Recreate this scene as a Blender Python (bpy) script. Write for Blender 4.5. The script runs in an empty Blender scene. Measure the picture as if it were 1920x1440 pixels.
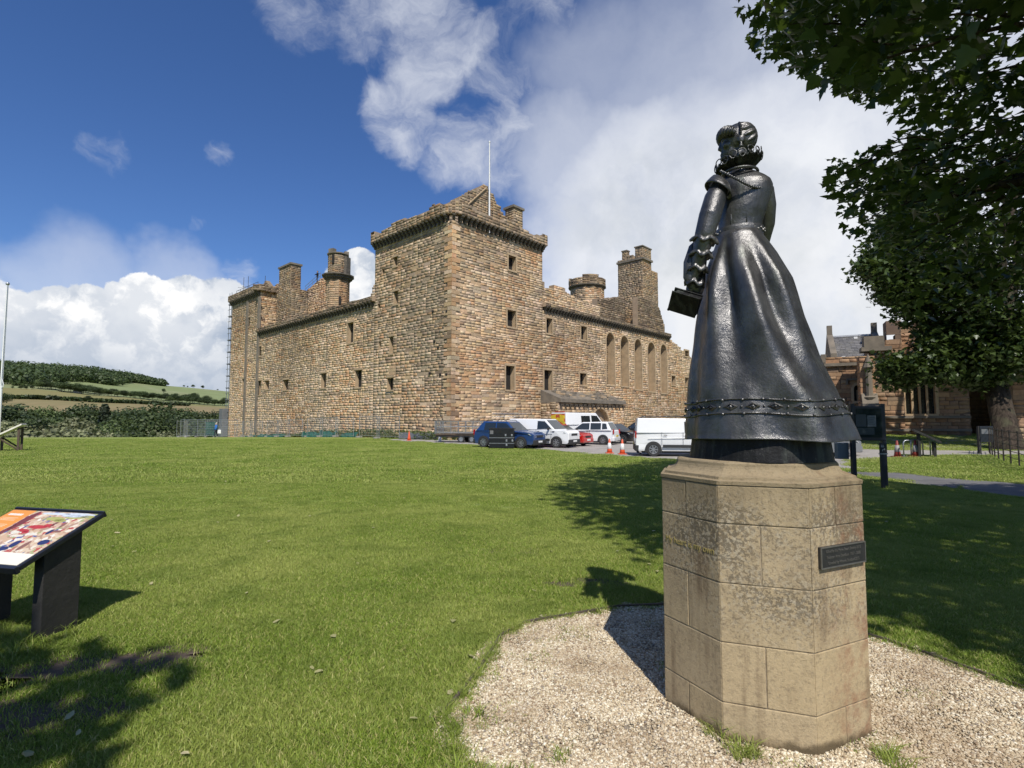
import bpy, bmesh, math, random
import numpy as np
from math import sin, cos, tan, pi, radians, sqrt, atan2, exp
from mathutils import Vector, Matrix, noise

random.seed(7)
RNG = np.random.default_rng(11)
SC = bpy.context.scene
COL = SC.collection

# ------------------------------------------------------------------ camera
FOC = 1000.0                      # focal length in pixels of the 1920 px wide photograph
PITCH = radians(3.72)
EYE = Vector((0.0, 0.0, 1.6))
cam_d = bpy.data.cameras.new('camera')
cam_d.sensor_width = 36.0
cam_d.lens = FOC / 1920.0 * 36.0
cam_d.clip_start = 0.05
cam_d.clip_end = 9000.0
cam = bpy.data.objects.new('camera', cam_d)
COL.objects.link(cam)
cam.location = EYE
cam.rotation_euler = (radians(90) + PITCH, 0, 0)
SC.camera = cam

# ------------------------------------------------------------------ view transform
SC.view_settings.view_transform = 'Standard'
SC.view_settings.look = 'None'
SC.view_settings.exposure = 0.0
SC.view_settings.gamma = 1.0
SC.view_settings.use_curve_mapping = False
SC.render.engine = 'CYCLES'
SC.cycles.use_denoising = True
try:
    SC.cycles.denoiser = 'OPENIMAGEDENOISE'
    SC.cycles.denoising_input_passes = 'RGB_ALBEDO_NORMAL'
    SC.cycles.denoising_prefilter = 'ACCURATE'
except Exception:
    pass
SC.cycles.max_bounces = 8
SC.cycles.diffuse_bounces = 3
SC.cycles.glossy_bounces = 3
SC.cycles.transparent_max_bounces = 6
SC.cycles.sample_clamp_indirect = 8.0

# ------------------------------------------------------------------ sun
SUN_EL = radians(51.0)
SUN_AZ = radians(170.0)           # clockwise from +Y, towards +X
SUN_DIR = Vector((sin(SUN_AZ) * cos(SUN_EL), cos(SUN_AZ) * cos(SUN_EL), sin(SUN_EL)))
sun_d = bpy.data.lights.new('sun', 'SUN')
sun_d.energy = 5.0
sun_d.angle = radians(0.53)
sun_d.color = (1.0, 0.945, 0.865)
sun = bpy.data.objects.new('sun', sun_d)
COL.objects.link(sun)
sun.location = (20, -60, 80)
sun.rotation_euler = SUN_DIR.to_track_quat('Z', 'Y').to_euler()


def ray(px, py):
    x, u = (px - 960.0) / FOC, -(py - 720.0) / FOC
    return Vector((x, cos(PITCH) - u * sin(PITCH), sin(PITCH) + u * cos(PITCH)))


def gnd(px, py):
    """where the line of sight meets the ground"""
    d = ray(px, py)
    z = 0.0
    for _ in range(9):
        p = EYE + d * ((z - EYE.z) / d.z)
        z = 0.5 * z + 0.5 * gz(p.x, p.y)
    return p


def at_y(px, py, y):
    d = ray(px, py)
    return EYE + d * (y / d.y)


def proj(p):
    v = Vector(p) - EYE
    f = v.y * cos(PITCH) + v.z * sin(PITCH)
    u = -v.y * sin(PITCH) + v.z * cos(PITCH)
    if f < 0.05:
        return None
    return (960 + FOC * v.x / f, 720 - FOC * u / f)


# ------------------------------------------------------------------ node helpers
def nd(nt, t, **kw):
    n = nt.nodes.new(t)
    for k, v in kw.items():
        if k.startswith('i_'):
            k = k[2:]
            s = n.inputs[int(k)] if k.isdigit() else n.inputs[k]
            if isinstance(v, bpy.types.NodeSocket):
                nt.links.new(v, s)
            else:
                s.default_value = v
        else:
            setattr(n, k, v)
    return n


def mth(nt, op, a, b=None, c=None, clamp=False):
    n = nt.nodes.new('ShaderNodeMath')
    n.operation = op
    n.use_clamp = clamp
    for i, v in enumerate((a, b, c)):
        if v is None:
            continue
        if isinstance(v, bpy.types.NodeSocket):
            nt.links.new(v, n.inputs[i])
        else:
            n.inputs[i].default_value = v
    return n.outputs[0]


def vmth(nt, op, a, b=None):
    n = nt.nodes.new('ShaderNodeVectorMath')
    n.operation = op
    for i, v in enumerate((a, b)):
        if v is None:
            continue
        if isinstance(v, bpy.types.NodeSocket):
            nt.links.new(v, n.inputs[i])
        else:
            n.inputs[i].default_value = v
    return n.outputs['Value'] if op in ('DOT_PRODUCT', 'LENGTH') else n.outputs[0]


def vscale(nt, a, s):
    n = nt.nodes.new('ShaderNodeVectorMath')
    n.operation = 'SCALE'
    nt.links.new(a, n.inputs[0])
    if isinstance(s, bpy.types.NodeSocket):
        nt.links.new(s, n.inputs['Scale'])
    else:
        n.inputs['Scale'].default_value = s
    return n.outputs[0]


def mrange(nt, v, a, b, lo=0.0, hi=1.0, smooth=False):
    n = nt.nodes.new('ShaderNodeMapRange')
    n.interpolation_type = 'SMOOTHSTEP' if smooth else 'LINEAR'
    n.clamp = True
    nt.links.new(v, n.inputs['Value'])
    for k, x in (('From Min', a), ('From Max', b), ('To Min', lo), ('To Max', hi)):
        n.inputs[k].default_value = x
    return n.outputs[0]


def mixc(nt, f, a, b, mode='MIX'):
    n = nt.nodes.new('ShaderNodeMix')
    n.data_type = 'RGBA'
    n.blend_type = mode
    for i, v in ((0, f), (6, a), (7, b)):
        if isinstance(v, bpy.types.NodeSocket):
            nt.links.new(v, n.inputs[i])
        else:
            n.inputs[i].default_value = v if i == 0 else (*v[:3], 1)
    return n.outputs[2]


def noi(nt, vec, scale, detail=4, rough=0.55, dist=0.0, out='Fac'):
    n = nt.nodes.new('ShaderNodeTexNoise')
    if vec is not None:
        nt.links.new(vec, n.inputs['Vector'])
    n.inputs['Scale'].default_value = scale
    n.inputs['Detail'].default_value = detail
    n.inputs['Roughness'].default_value = rough
    n.inputs['Distortion'].default_value = dist
    return n.outputs[out]


# ------------------------------------------------------------------ sky
SKY_STRENGTH = 0.085
CLOUD_LEVEL = 0.92
world = bpy.data.worlds.new('World')
SC.world = world
world.use_nodes = True
nt = world.node_tree
nt.nodes.clear()
sky = nd(nt, 'ShaderNodeTexSky', sky_type='NISHITA', sun_disc=False, sun_elevation=SUN_EL, sun_rotation=SUN_AZ,
         altitude=60.0, air_density=1.0, dust_density=0.35, ozone_density=2.2)
tc = nd(nt, 'ShaderNodeTexCoord')
D = tc.outputs['Generated']
sep = nd(nt, 'ShaderNodeSeparateXYZ')
nt.links.new(D, sep.inputs[0])
EL = sep.outputs['Z']
sky_c = nd(nt, 'ShaderNodeHueSaturation', i_Saturation=1.12, i_Value=1.0)
nt.links.new(sky.outputs[0], sky_c.inputs['Color'])
sky_t = mixc(nt, 1.0, sky_c.outputs[0], (0.82, 1.00, 1.36), 'MULTIPLY')


def warp(scale, amount, detail=5, rough=0.6):
    c = noi(nt, D, scale, detail, rough, out='Color')
    c = vmth(nt, 'SUBTRACT', c, (0.5, 0.5, 0.5))
    return vmth(nt, 'NORMALIZE', vmth(nt, 'ADD', D, vscale(nt, c, amount)))


def blobs(vec, lst):
    tot = None
    for (px, py, r, w) in lst:
        c = ray(px, py).normalized()
        dot = vmth(nt, 'DOT_PRODUCT', vec, tuple(c))
        ang = r / FOC / (1 + ((px - 960) ** 2 + (py - 720) ** 2) / FOC ** 2) ** 0.75
        v = mrange(nt, dot, cos(ang), 1.0 - 0.12 * (1 - cos(ang)), 0.0, w, True)
        tot = v if tot is None else mth(nt, 'MAXIMUM', tot, v)
    return tot


# thin high cloud: the curled streak over the castle
w1 = warp(3.2, 0.17, 6, 0.62)
streak = blobs(w1, [(560, 0, 120, .5), (690, 15, 130, .6), (800, 0, 140, .9), (850, 70, 125, .95), (805, 140, 115, 1.0), (750, 205, 95, 1.0), (785, 262, 95, 1.0), (735, 268, 50, .7),
                    (860, 300, 100, .9), (950, 285, 120, .85), (1050, 270, 130, .8), (1010, 90, 140, .62), (930, 150, 110, .55), (910, 230, 80, .5),
                    (205, 243, 62, .50), (432, 278, 34, .52), (385, 400, 24, .36), (440, 515, 60, .5)])
fib = noi(nt, vmth(nt, 'MULTIPLY', w1, (10.0, 10.0, 14.0)), 1.0, 9, 0.64, 0.5)
streak_m = mrange(nt, mth(nt, 'ADD', streak, mth(nt, 'MULTIPLY', mth(nt, 'SUBTRACT', fib, 0.5), 1.9)), 0.20, 1.50, 0.0, 0.68, True)
streak_m = mth(nt, 'MULTIPLY', streak_m, mrange(nt, streak, 0.0, 0.18, 0.0, 1.0, True))
# pale veil on the right of the frame and beyond it
w2 = warp(2.4, 0.30, 6, 0.6)
veil = blobs(w2, [(1500, 500, 560, 1.0), (1250, 420, 300, .92), (1150, 520, 260, .9), (1700, 250, 500, .9), (1300, 150, 260, .45), (1450, 40, 300, .55),
                  (1000, 560, 170, .5), (1120, 330, 200, .55), (1130, 150, 190, .36), (2200, 400, 700, .9), (130, 600, 200, .42), (330, 560, 120, .40)])
veil_n = noi(nt, w2, 4.5, 7, 0.6)
veil_m = mth(nt, 'MULTIPLY', veil, mrange(nt, veil_n, 0.25, 0.62, 0.74, 1.0, True))
# general cloud in the part of the sky that is out of frame
gen = mrange(nt, noi(nt, D, 2.1, 7, 0.58, 0.3), 0.53, 0.72, 0.0, 0.5, True)
gen = mth(nt, 'MULTIPLY', gen, mrange(nt, sep.outputs['Y'], 0.25, -0.15, 0.0, 1.0, True))
thin = mth(nt, 'MAXIMUM', mth(nt, 'MAXIMUM', streak_m, veil_m), gen)
# cumulus banks
w3 = warp(6.0, 0.075, 7, 0.62)
heap = blobs(w3, [(20, 610, 110, 1.0), (95, 590, 85, 1.0), (165, 580, 75, 1.0), (60, 690, 170, .95), (240, 572, 62, 1.0), (285, 560, 70, 1.0), (345, 568, 82, 1.0), (410, 590, 95, 1.0), (470, 620, 95, 1.0),
                  (300, 650, 150, 1.0), (190, 660, 130, 1.0), (430, 700, 110, .95), (640, 520, 42, .9), (678, 498, 48, 1.0), (695, 545, 62, 1.0), (655, 560, 52, .9), (-130, 610, 210, 1.0), (740, 560, 80, 1.0)])
puff = noi(nt, w3, 11.0, 10, 0.62)
heap_v = mth(nt, 'ADD', heap, mth(nt, 'MULTIPLY', mth(nt, 'SUBTRACT', puff, 0.5), 0.95))
heap_m = mrange(nt, heap_v, 0.36, 0.54, 0.0, 1.0, True)
# billows: bright where the heap turns up to the light, grey-blue in the folds and bellies
off = vmth(nt, 'ADD', w3, (0.010, -0.016, 0.026))
bil = mth(nt, 'SUBTRACT', noi(nt, off, 11.0, 8, 0.58), puff)
lit = mrange(nt, bil, -0.09, 0.08, 1.0, 0.0, True)
lowd = mrange(nt, EL, 0.045, 0.17, 0.0, 1.0, True)
bank = mrange(nt, noi(nt, w3, 5.2, 6, 0.55), 0.36, 0.60, 0.0, 1.0, True)
lit2 = mth(nt, 'MULTIPLY', mth(nt, 'ADD', mth(nt, 'MULTIPLY', lit, 0.55), mth(nt, 'MULTIPLY', bank, 0.62)), mth(nt, 'ADD', mth(nt, 'MULTIPLY', lowd, 0.75), 0.25), clamp=True)
heap_c = mixc(nt, lit2, (0.37, 0.45, 0.58), (1.0, 1.0, 1.0))
greyb = blobs(w2, [(1240, 430, 210, 1.0), (1140, 500, 170, .9), (1350, 370, 150, .8), (1500, 560, 260, .7), (1700, 520, 260, .7)])
greym = mth(nt, 'MULTIPLY', greyb, mrange(nt, noi(nt, w3, 4.0, 7, .58), 0.40, 0.60, 0.0, 0.55, True))
thin_c = mixc(nt, mrange(nt, EL, 0.1, 0.75, 0.0, 1.0), (1.0, 1.01, 1.03), (0.90, 0.94, 1.02))
thin_c = mixc(nt, greym, thin_c, (0.60, 0.645, 0.69))
# haze band just above the skyline
low = mrange(nt, EL, -0.02, 0.12, 0.75, 0.0, True)
bg_sky = nd(nt, 'ShaderNodeBackground', i_Strength=SKY_STRENGTH)
nt.links.new(sky_t, bg_sky.inputs['Color'])
bg_thin = nd(nt, 'ShaderNodeBackground', i_Strength=CLOUD_LEVEL)
nt.links.new(thin_c, bg_thin.inputs['Color'])
bg_heap = nd(nt, 'ShaderNodeBackground', i_Strength=CLOUD_LEVEL * 1.12)
nt.links.new(heap_c, bg_heap.inputs['Color'])
bg_low = nd(nt, 'ShaderNodeBackground', i_Strength=CLOUD_LEVEL)
bg_low.inputs['Color'].default_value = (0.42, 0.52, 0.68, 1)
m0 = nd(nt, 'ShaderNodeMixShader')
nt.links.new(low, m0.inputs[0]); nt.links.new(bg_sky.outputs[0], m0.inputs[1]); nt.links.new(bg_low.outputs[0], m0.inputs[2])
m1 = nd(nt, 'ShaderNodeMixShader')
nt.links.new(thin, m1.inputs[0]); nt.links.new(m0.outputs[0], m1.inputs[1]); nt.links.new(bg_thin.outputs[0], m1.inputs[2])
m2 = nd(nt, 'ShaderNodeMixShader')
nt.links.new(heap_m, m2.inputs[0]); nt.links.new(m1.outputs[0], m2.inputs[1]); nt.links.new(bg_heap.outputs[0], m2.inputs[2])
wo = nd(nt, 'ShaderNodeOutputWorld')
nt.links.new(m2.outputs[0], wo.inputs[0])
try:
    world.cycles.sampling_method = 'MANUAL'
    world.cycles.sample_map_resolution = 512
except Exception:
    pass


# ------------------------------------------------------------------ object helpers
def link(name, data, parent=None):
    o = bpy.data.objects.new(name, data)
    COL.objects.link(o)
    if parent is not None:
        put(o, parent)
    return o


def put(o, parent):
    """parent o, whose coordinates are the world's, under parent"""
    o.parent = parent
    o.matrix_parent_inverse = (Matrix.Translation(parent.location) @ parent.rotation_euler.to_matrix().to_4x4()).inverted()


def tag(o, label=None, category=None, group=None, kind=None):
    for k, v in (('label', label), ('category', category), ('group', group), ('kind', kind)):
        if v:
            o[k] = v
    return o


def empty(name, loc, label=None, category=None, group=None, rz=0.0):
    o = bpy.data.objects.new(name, None)
    COL.objects.link(o)
    o.empty_display_size = 0.2
    o.location = loc
    o.rotation_euler = (0, 0, rz)
    return tag(o, label, category, group)


def kids(o):
    return [c for c in bpy.data.objects if c.parent == o]


def copy_tree(o, parent=None, table=None):
    if table is None:
        table = {}
        for c in bpy.data.objects:
            if c.parent is not None:
                table.setdefault(c.parent.name, []).append(c)
    c = o.copy()
    COL.objects.link(c)
    if parent is not None:
        c.parent = parent
    for ch in table.get(o.name, []):
        copy_tree(ch, c, table)
    return c


class MB:
    """collects faces, then becomes ONE mesh"""
    def __init__(self):
        self.v, self.f, self.m, self.c = [], [], [], []

    def add(self, vs, fs, mi=0, col=None):
        b = len(self.v)
        self.v.extend([tuple(p) for p in vs])
        self.f.extend([tuple(i + b for i in f) for f in fs])
        self.m.extend([mi] * len(fs))
        if col is not None:
            self.c.extend([col] * len(vs))
        return self

    def quad(self, a, b, c, d, mi=0, col=None):
        return self.add((a, b, c, d), ((0, 1, 2, 3),), mi, col)

    def box(self, c, s, rz=0.0, M=None, mi=0, taper=1.0):
        x, y, z = s[0] / 2, s[1] / 2, s[2] / 2
        vs = [Vector((sx * x * (taper if sz > 0 else 1), sy * y * (taper if sz > 0 else 1), sz * z)) for sz in (-1, 1) for sx, sy in ((-1, -1), (1, -1), (1, 1), (-1, 1))]
        R = M if M is not None else Matrix.Rotation(rz, 3, 'Z')
        vs = [R @ v + Vector(c) for v in vs]
        return self.add(vs, ((3, 2, 1, 0), (4, 5, 6, 7), (0, 1, 5, 4), (1, 2, 6, 5), (2, 3, 7, 6), (3, 0, 4, 7)), mi)

    def tube(self, path, rad, n=8, mi=0, cap=True, flat=1.0, up=None):
        path = [Vector(p) for p in path]
        if not isinstance(rad, (list, tuple)):
            rad = [rad] * len(path)
        rings, N = [], None
        for i, p in enumerate(path):
            a = path[max(0, i - 1)]
            b = path[min(len(path) - 1, i + 1)]
            t = (b - a).normalized()
            if N is None:
                g = Vector(up) if up is not None else (Vector((0, 0, 1)) if abs(t.z) < 0.9 else Vector((1, 0, 0)))
                N = (g - t * g.dot(t)).normalized()
            else:
                N = (N - t * N.dot(t)).normalized()
            B = t.cross(N)
            rings.append([p + (N * cos(2 * pi * k / n) + B * sin(2 * pi * k / n) * flat) * rad[i] for k in range(n)])
        return self.loft(rings, mi, cap)

    def loft(self, rings, mi=0, cap=True, closed=True):
        n = len(rings[0])
        vs = [p for r in rings for p in r]
        fs = []
        for i in range(len(rings) - 1):
            for k in range(n if closed else n - 1):
                k2 = (k + 1) % n
                fs.append((i * n + k, i * n + k2, (i + 1) * n + k2, (i + 1) * n + k))
        if cap and closed:
            fs.append(tuple(range(n - 1, -1, -1)))
            fs.append(tuple((len(rings) - 1) * n + k for k in range(n)))
        return self.add(vs, fs, mi)

    def lathe(self, prof, c, n=16, mi=0, cap=True):
        c = Vector(c)
        return self.loft([[c + Vector((r * cos(2 * pi * k / n), r * sin(2 * pi * k / n), z)) for k in range(n)] for r, z in prof], mi, cap)

    def ball(self, c, r, n=10, m=7, mi=0, R=None):
        c = Vector(c)
        if not isinstance(r, (tuple, list)):
            r = (r, r, r)
        rings = []
        for j in range(m + 1):
            a = -pi / 2 + pi * j / m
            k0 = max(cos(a), 0.02)
            ring = [Vector((r[0] * k0 * cos(2 * pi * k / n), r[1] * k0 * sin(2 * pi * k / n), r[2] * sin(a))) for k in range(n)]
            rings.append([(R @ p if R is not None else p) + c for p in ring])
        return self.loft(rings, mi)

    def prism(self, poly, ext, mi=0):
        """poly: list of points, extruded by the vector ext"""
        poly = [Vector(p) for p in poly]
        ext = Vector(ext)
        n = len(poly)
        vs = poly + [p + ext for p in poly]
        fs = [tuple(range(n - 1, -1, -1)), tuple(range(n, 2 * n))] + [(i, (i + 1) % n, n + (i + 1) % n, n + i) for i in range(n)]
        return self.add(vs, fs, mi)

    def mesh(self, name, mats, smooth=False):
        me = bpy.data.meshes.new(name)
        me.from_pydata(self.v, [], self.f)
        for m in (mats if isinstance(mats, (list, tuple)) else [mats]):
            me.materials.append(m)
        if any(self.m):
            me.polygons.foreach_set('material_index', self.m)
        if self.c and len(self.c) == len(self.v):
            ca = me.color_attributes.new('Col', 'FLOAT_COLOR', 'POINT')
            ca.data.foreach_set('color', np.array([(*c[:3], 1.0) for c in self.c], dtype=np.float32).ravel())
        if smooth:
            me.polygons.foreach_set('use_smooth', [True] * len(me.polygons))
        me.update()
        return me

    def build(self, name, mats, parent=None, smooth=False, world=True, bevel=0, bseg=2, fix=False):
        me = self.mesh(name, mats, smooth)
        if fix:
            bm = bmesh.new(); bm.from_mesh(me); bmesh.ops.recalc_face_normals(bm, faces=bm.faces); bm.to_mesh(me); bm.free()
        o = bpy.data.objects.new(name, me)
        COL.objects.link(o)
        if parent is not None:
            if world:
                put(o, parent)
            else:
                o.parent = parent
        if bevel:
            b = o.modifiers.new('bevel', 'BEVEL')
            b.width = bevel; b.segments = bseg; b.limit_method = 'ANGLE'; b.angle_limit = radians(35)
            b.harden_normals = False
        return o


def np_mesh(name, V, F, mats, smooth=False, col=None):
    """V (n,3) and F (m,k) numpy arrays to a mesh"""
    me = bpy.data.meshes.new(name)
    n, (m, k) = len(V), F.shape
    me.vertices.add(n)
    me.vertices.foreach_set('co', V.astype(np.float32).ravel())
    me.loops.add(m * k)
    me.loops.foreach_set('vertex_index', F.astype(np.int32).ravel())
    me.polygons.add(m)
    me.polygons.foreach_set('loop_start', np.arange(0, m * k, k, dtype=np.int32))
    try:
        me.polygons.foreach_set('loop_total', np.full(m, k, dtype=np.int32))
    except Exception:
        pass
    for mt in (mats if isinstance(mats, (list, tuple)) else [mats]):
        me.materials.append(mt)
    if smooth:
        me.polygons.foreach_set('use_smooth', np.ones(m, dtype=bool))
    if col is not None:
        ca = me.color_attributes.new('Col', 'FLOAT_COLOR', 'POINT')
        ca.data.foreach_set('color', np.hstack([col, np.ones((n, 1))]).astype(np.float32).ravel())
    me.update(calc_edges=True)
    me.validate()
    return me


# ------------------------------------------------------------------ materials
def new_mat(name):
    m = bpy.data.materials.new(name)
    m.use_nodes = True
    t = m.node_tree
    t.nodes.clear()
    b = nd(t, 'ShaderNodeBsdfPrincipled')
    o = nd(t, 'ShaderNodeOutputMaterial')
    t.links.new(b.outputs[0], o.inputs[0])
    return m, t, b


def pm(name, c1, c2=None, scale=8.0, rough=0.6, metal=0.0, bump=0.0, bscale=None, coat=0.0, spec=0.5, wear=None):
    """plain surface: two tones in noise, a bump, optional wear colour"""
    m, t, b = new_mat(name)
    co = nd(t, 'ShaderNodeTexCoord').outputs['Object']
    c2 = c2 or tuple(x * 0.8 for x in c1)
    n = noi(t, co, scale, 5, 0.6)
    c = mixc(t, mrange(t, n, 0.3, 0.7), c1, c2)
    if wear:
        c = mixc(t, mrange(t, noi(t, co, scale * 2.7, 6, 0.65), 0.56, 0.72), c, wear)
    t.links.new(c, b.inputs['Base Color'])
    r = mrange(t, noi(t, co, scale * 3, 4), 0.2, 0.8, max(0, rough - 0.08), min(1, rough + 0.08))
    t.links.new(r, b.inputs['Roughness'])
    b.inputs['Metallic'].default_value = metal
    b.inputs['Coat Weight'].default_value = coat
    b.inputs['Specular IOR Level'].default_value = spec
    if bump:
        bp = nd(t, 'ShaderNodeBump', i_Strength=bump, i_Distance=0.02)
        t.links.new(noi(t, co, bscale or scale * 4, 6, 0.65), bp.inputs['Height'])
        t.links.new(bp.outputs[0], b.inputs['Normal'])
    return m


def stone_mat(name, fine=3.0):
    """masonry: colour per stone from the Col attribute, grain, weathering and pitting on top"""
    m, t, b = new_mat(name)
    co = nd(t, 'ShaderNodeTexCoord').outputs['Object']
    a = nd(t, 'ShaderNodeVertexColor', layer_name='Col')
    g = mrange(t, noi(t, co, fine * 1.6, 6, 0.7), 0.25, 0.75, 0.72, 1.26)
    c = mixc(t, 1.0, a.outputs[0], (1, 1, 1), 'MULTIPLY')
    cc = nd(t, 'ShaderNodeVectorMath', operation='SCALE')
    t.links.new(c, cc.inputs[0]); t.links.new(g, cc.inputs['Scale'])
    st = vmth(t, 'MULTIPLY', co, (0.9, 0.9, 0.10))
    streak = mrange(t, noi(t, st, 1.0, 5, 0.6), 0.57, 0.72, 0.0, 0.5)
    c2 = mixc(t, streak, cc.outputs[0], (0.13, 0.105, 0.08))
    t.links.new(c2, b.inputs['Base Color'])
    b.inputs['Roughness'].default_value = 0.92
    b.inputs['Specular IOR Level'].default_value = 0.2
    bp = nd(t, 'ShaderNodeBump', i_Strength=0.6, i_Distance=0.04)
    t.links.new(noi(t, co, fine * 2.6, 7, 0.7), bp.inputs['Height'])
    t.links.new(bp.outputs[0], b.inputs['Normal'])
    return m


def leaf_mat(name, dark, light, trans=0.35, island=True, rough=0.55, vary=False):
    m, t, b = new_mat(name)
    if island:
        r = nd(t, 'ShaderNodeNewGeometry').outputs['Random Per Island']
    else:
        r = nd(t, 'ShaderNodeObjectInfo').outputs['Random']
    co = nd(t, 'ShaderNodeTexCoord').outputs['Object']
    big = noi(t, co, 0.35, 3)
    f = mth(t, 'ADD', mth(t, 'MULTIPLY', r, 0.6), mth(t, 'MULTIPLY', big, 0.4))
    c = mixc(t, mrange(t, f, 0.15, 0.85), dark, light)
    if vary:                                  # every tree has its own green
        c = vscale(t, c, mrange(t, nd(t, 'ShaderNodeObjectInfo').outputs['Random'], 0, 1, .62, 1.5))
    t.links.new(c, b.inputs['Base Color'])
    b.inputs['Roughness'].default_value = rough
    b.inputs['Specular IOR Level'].default_value = 0.35
    tr = nd(t, 'ShaderNodeBsdfTranslucent')
    t.links.new(mixc(t, 0.5, c, (0.13, 0.2, 0.02)), tr.inputs['Color'])
    mx = nd(t, 'ShaderNodeMixShader')
    mx.inputs[0].default_value = trans
    t.links.new(b.outputs[0], mx.inputs[1]); t.links.new(tr.outputs[0], mx.inputs[2])
    out = [n for n in t.nodes if n.type == 'OUTPUT_MATERIAL'][0]
    t.links.new(mx.outputs[0], out.inputs[0])
    return m


M_STONE = stone_mat('castle_masonry')
M_CORE = pm('lime_mortar', (0.39, 0.29, 0.195), (0.26, 0.195, 0.135), 1.6, 0.95, bump=0.6, bscale=9)
M_SOOT_SHADE = pm('weathered_shaded_stone', (0.13, 0.11, 0.085), (0.06, 0.052, 0.042), 2.2, 0.95, bump=0.7, bscale=9, wear=(0.27, 0.23, 0.17))  # blackened stone, with the shade beneath the overhang also put into its colour
M_DRESS = pm('dressed_stone', (0.47, 0.345, 0.21), (0.32, 0.235, 0.145), 1.8, 0.9, bump=0.5, bscale=12)
M_VOID_SHADE = pm('painted_interior_shade', (0.022, 0.019, 0.016), (0.012, 0.011, 0.01), 2.0, 0.95)  # near-black: the darkness of unlit rooms behind openings, painted as colour
M_CAP = pm('capstone', (0.22, 0.185, 0.14), (0.12, 0.105, 0.085), 1.3, 0.95, bump=0.6, bscale=8)
M_GALV = pm('galvanised_steel', (0.46, 0.47, 0.48), (0.33, 0.34, 0.35), 14, 0.42, 0.75)
M_BLACK = pm('black_paint', (0.012, 0.012, 0.013), (0.02, 0.02, 0.021), 9, 0.42)
M_WHITE = pm('white_paint', (0.80, 0.80, 0.78), (0.72, 0.72, 0.70), 5, 0.4)
M_WOOD = pm('weathered_timber', (0.12, 0.085, 0.055), (0.06, 0.042, 0.03), 5, 0.85, bump=0.5, bscale=18)
def bark_mat():
    m, t, b = new_mat('sycamore_bark')
    co = nd(t, 'ShaderNodeTexCoord').outputs['Object']
    st = vmth(t, 'MULTIPLY', co, (1.0, 1.0, 0.16))
    f = noi(t, st, 9.0, 7, 0.68, 0.6)
    c = mixc(t, mrange(t, f, 0.36, 0.62), (0.018, 0.014, 0.011), (0.075, 0.058, 0.044))
    c = mixc(t, mrange(t, noi(t, co, 1.6, 5, 0.6), 0.52, 0.68, 0, .6), c, (0.085, 0.085, 0.05))
    t.links.new(c, b.inputs['Base Color'])
    b.inputs['Roughness'].default_value = 0.95
    b.inputs['Specular IOR Level'].default_value = 0.15
    bp = nd(t, 'ShaderNodeBump', i_Strength=1.0, i_Distance=0.06)
    t.links.new(f, bp.inputs['Height'])
    t.links.new(bp.outputs[0], b.inputs['Normal'])
    return m


M_BARK = bark_mat()
M_RUBBER = pm('tyre_rubber', (0.02, 0.02, 0.02), (0.03, 0.03, 0.03), 12, 0.85)
# ================================================================== ground
BED = [(-.36, 2.98), (-.2, 2.44), (0.0, 1.7), (.9, 1.05), (2.3, 1.1), (3.2, 1.8), (3.32, 2.4), (3.04, 3.17), (2.67, 3.93), (1.95, 4.72), (.89, 4.6), (.1, 4.25), (-.08, 4.0), (-.2, 3.5)]


def inside(poly, x, y):
    c = False
    j = len(poly) - 1
    for i in range(len(poly)):
        xi, yi = poly[i]; xj, yj = poly[j]
        if (yi > y) != (yj > y) and x < (xj - xi) * (y - yi) / (yj - yi) + xi:
            c = not c
        j = i
    return c


def sst(a, b, x):
    t = min(1.0, max(0.0, (x - a) / (b - a)))
    return t * t * (3 - 2 * t)


def gz(x, y):
    z = -0.22 * sst(11, 25, y) * sst(19, 14, x) - 0.033 * min(max(y - 52.0, 0.0), 20.0) * sst(2, -14, x)
    if y > 70 and x < -24:
        z -= 0.16 * (y - 70) * sst(-24, -36, x)
    if x < -48:
        z -= 0.10 * max(0.0, -48 - x) * sst(40, 75, y)
    z += 0.55 * sst(27.5, 37, y) * sst(13, 19, x)
    z += 0.03 * (noise.noise(Vector((x * .09, y * .09, 3.3)))) * sst(6, 25, sqrt(x * x + y * y))
    return max(z, -26.0)


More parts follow.
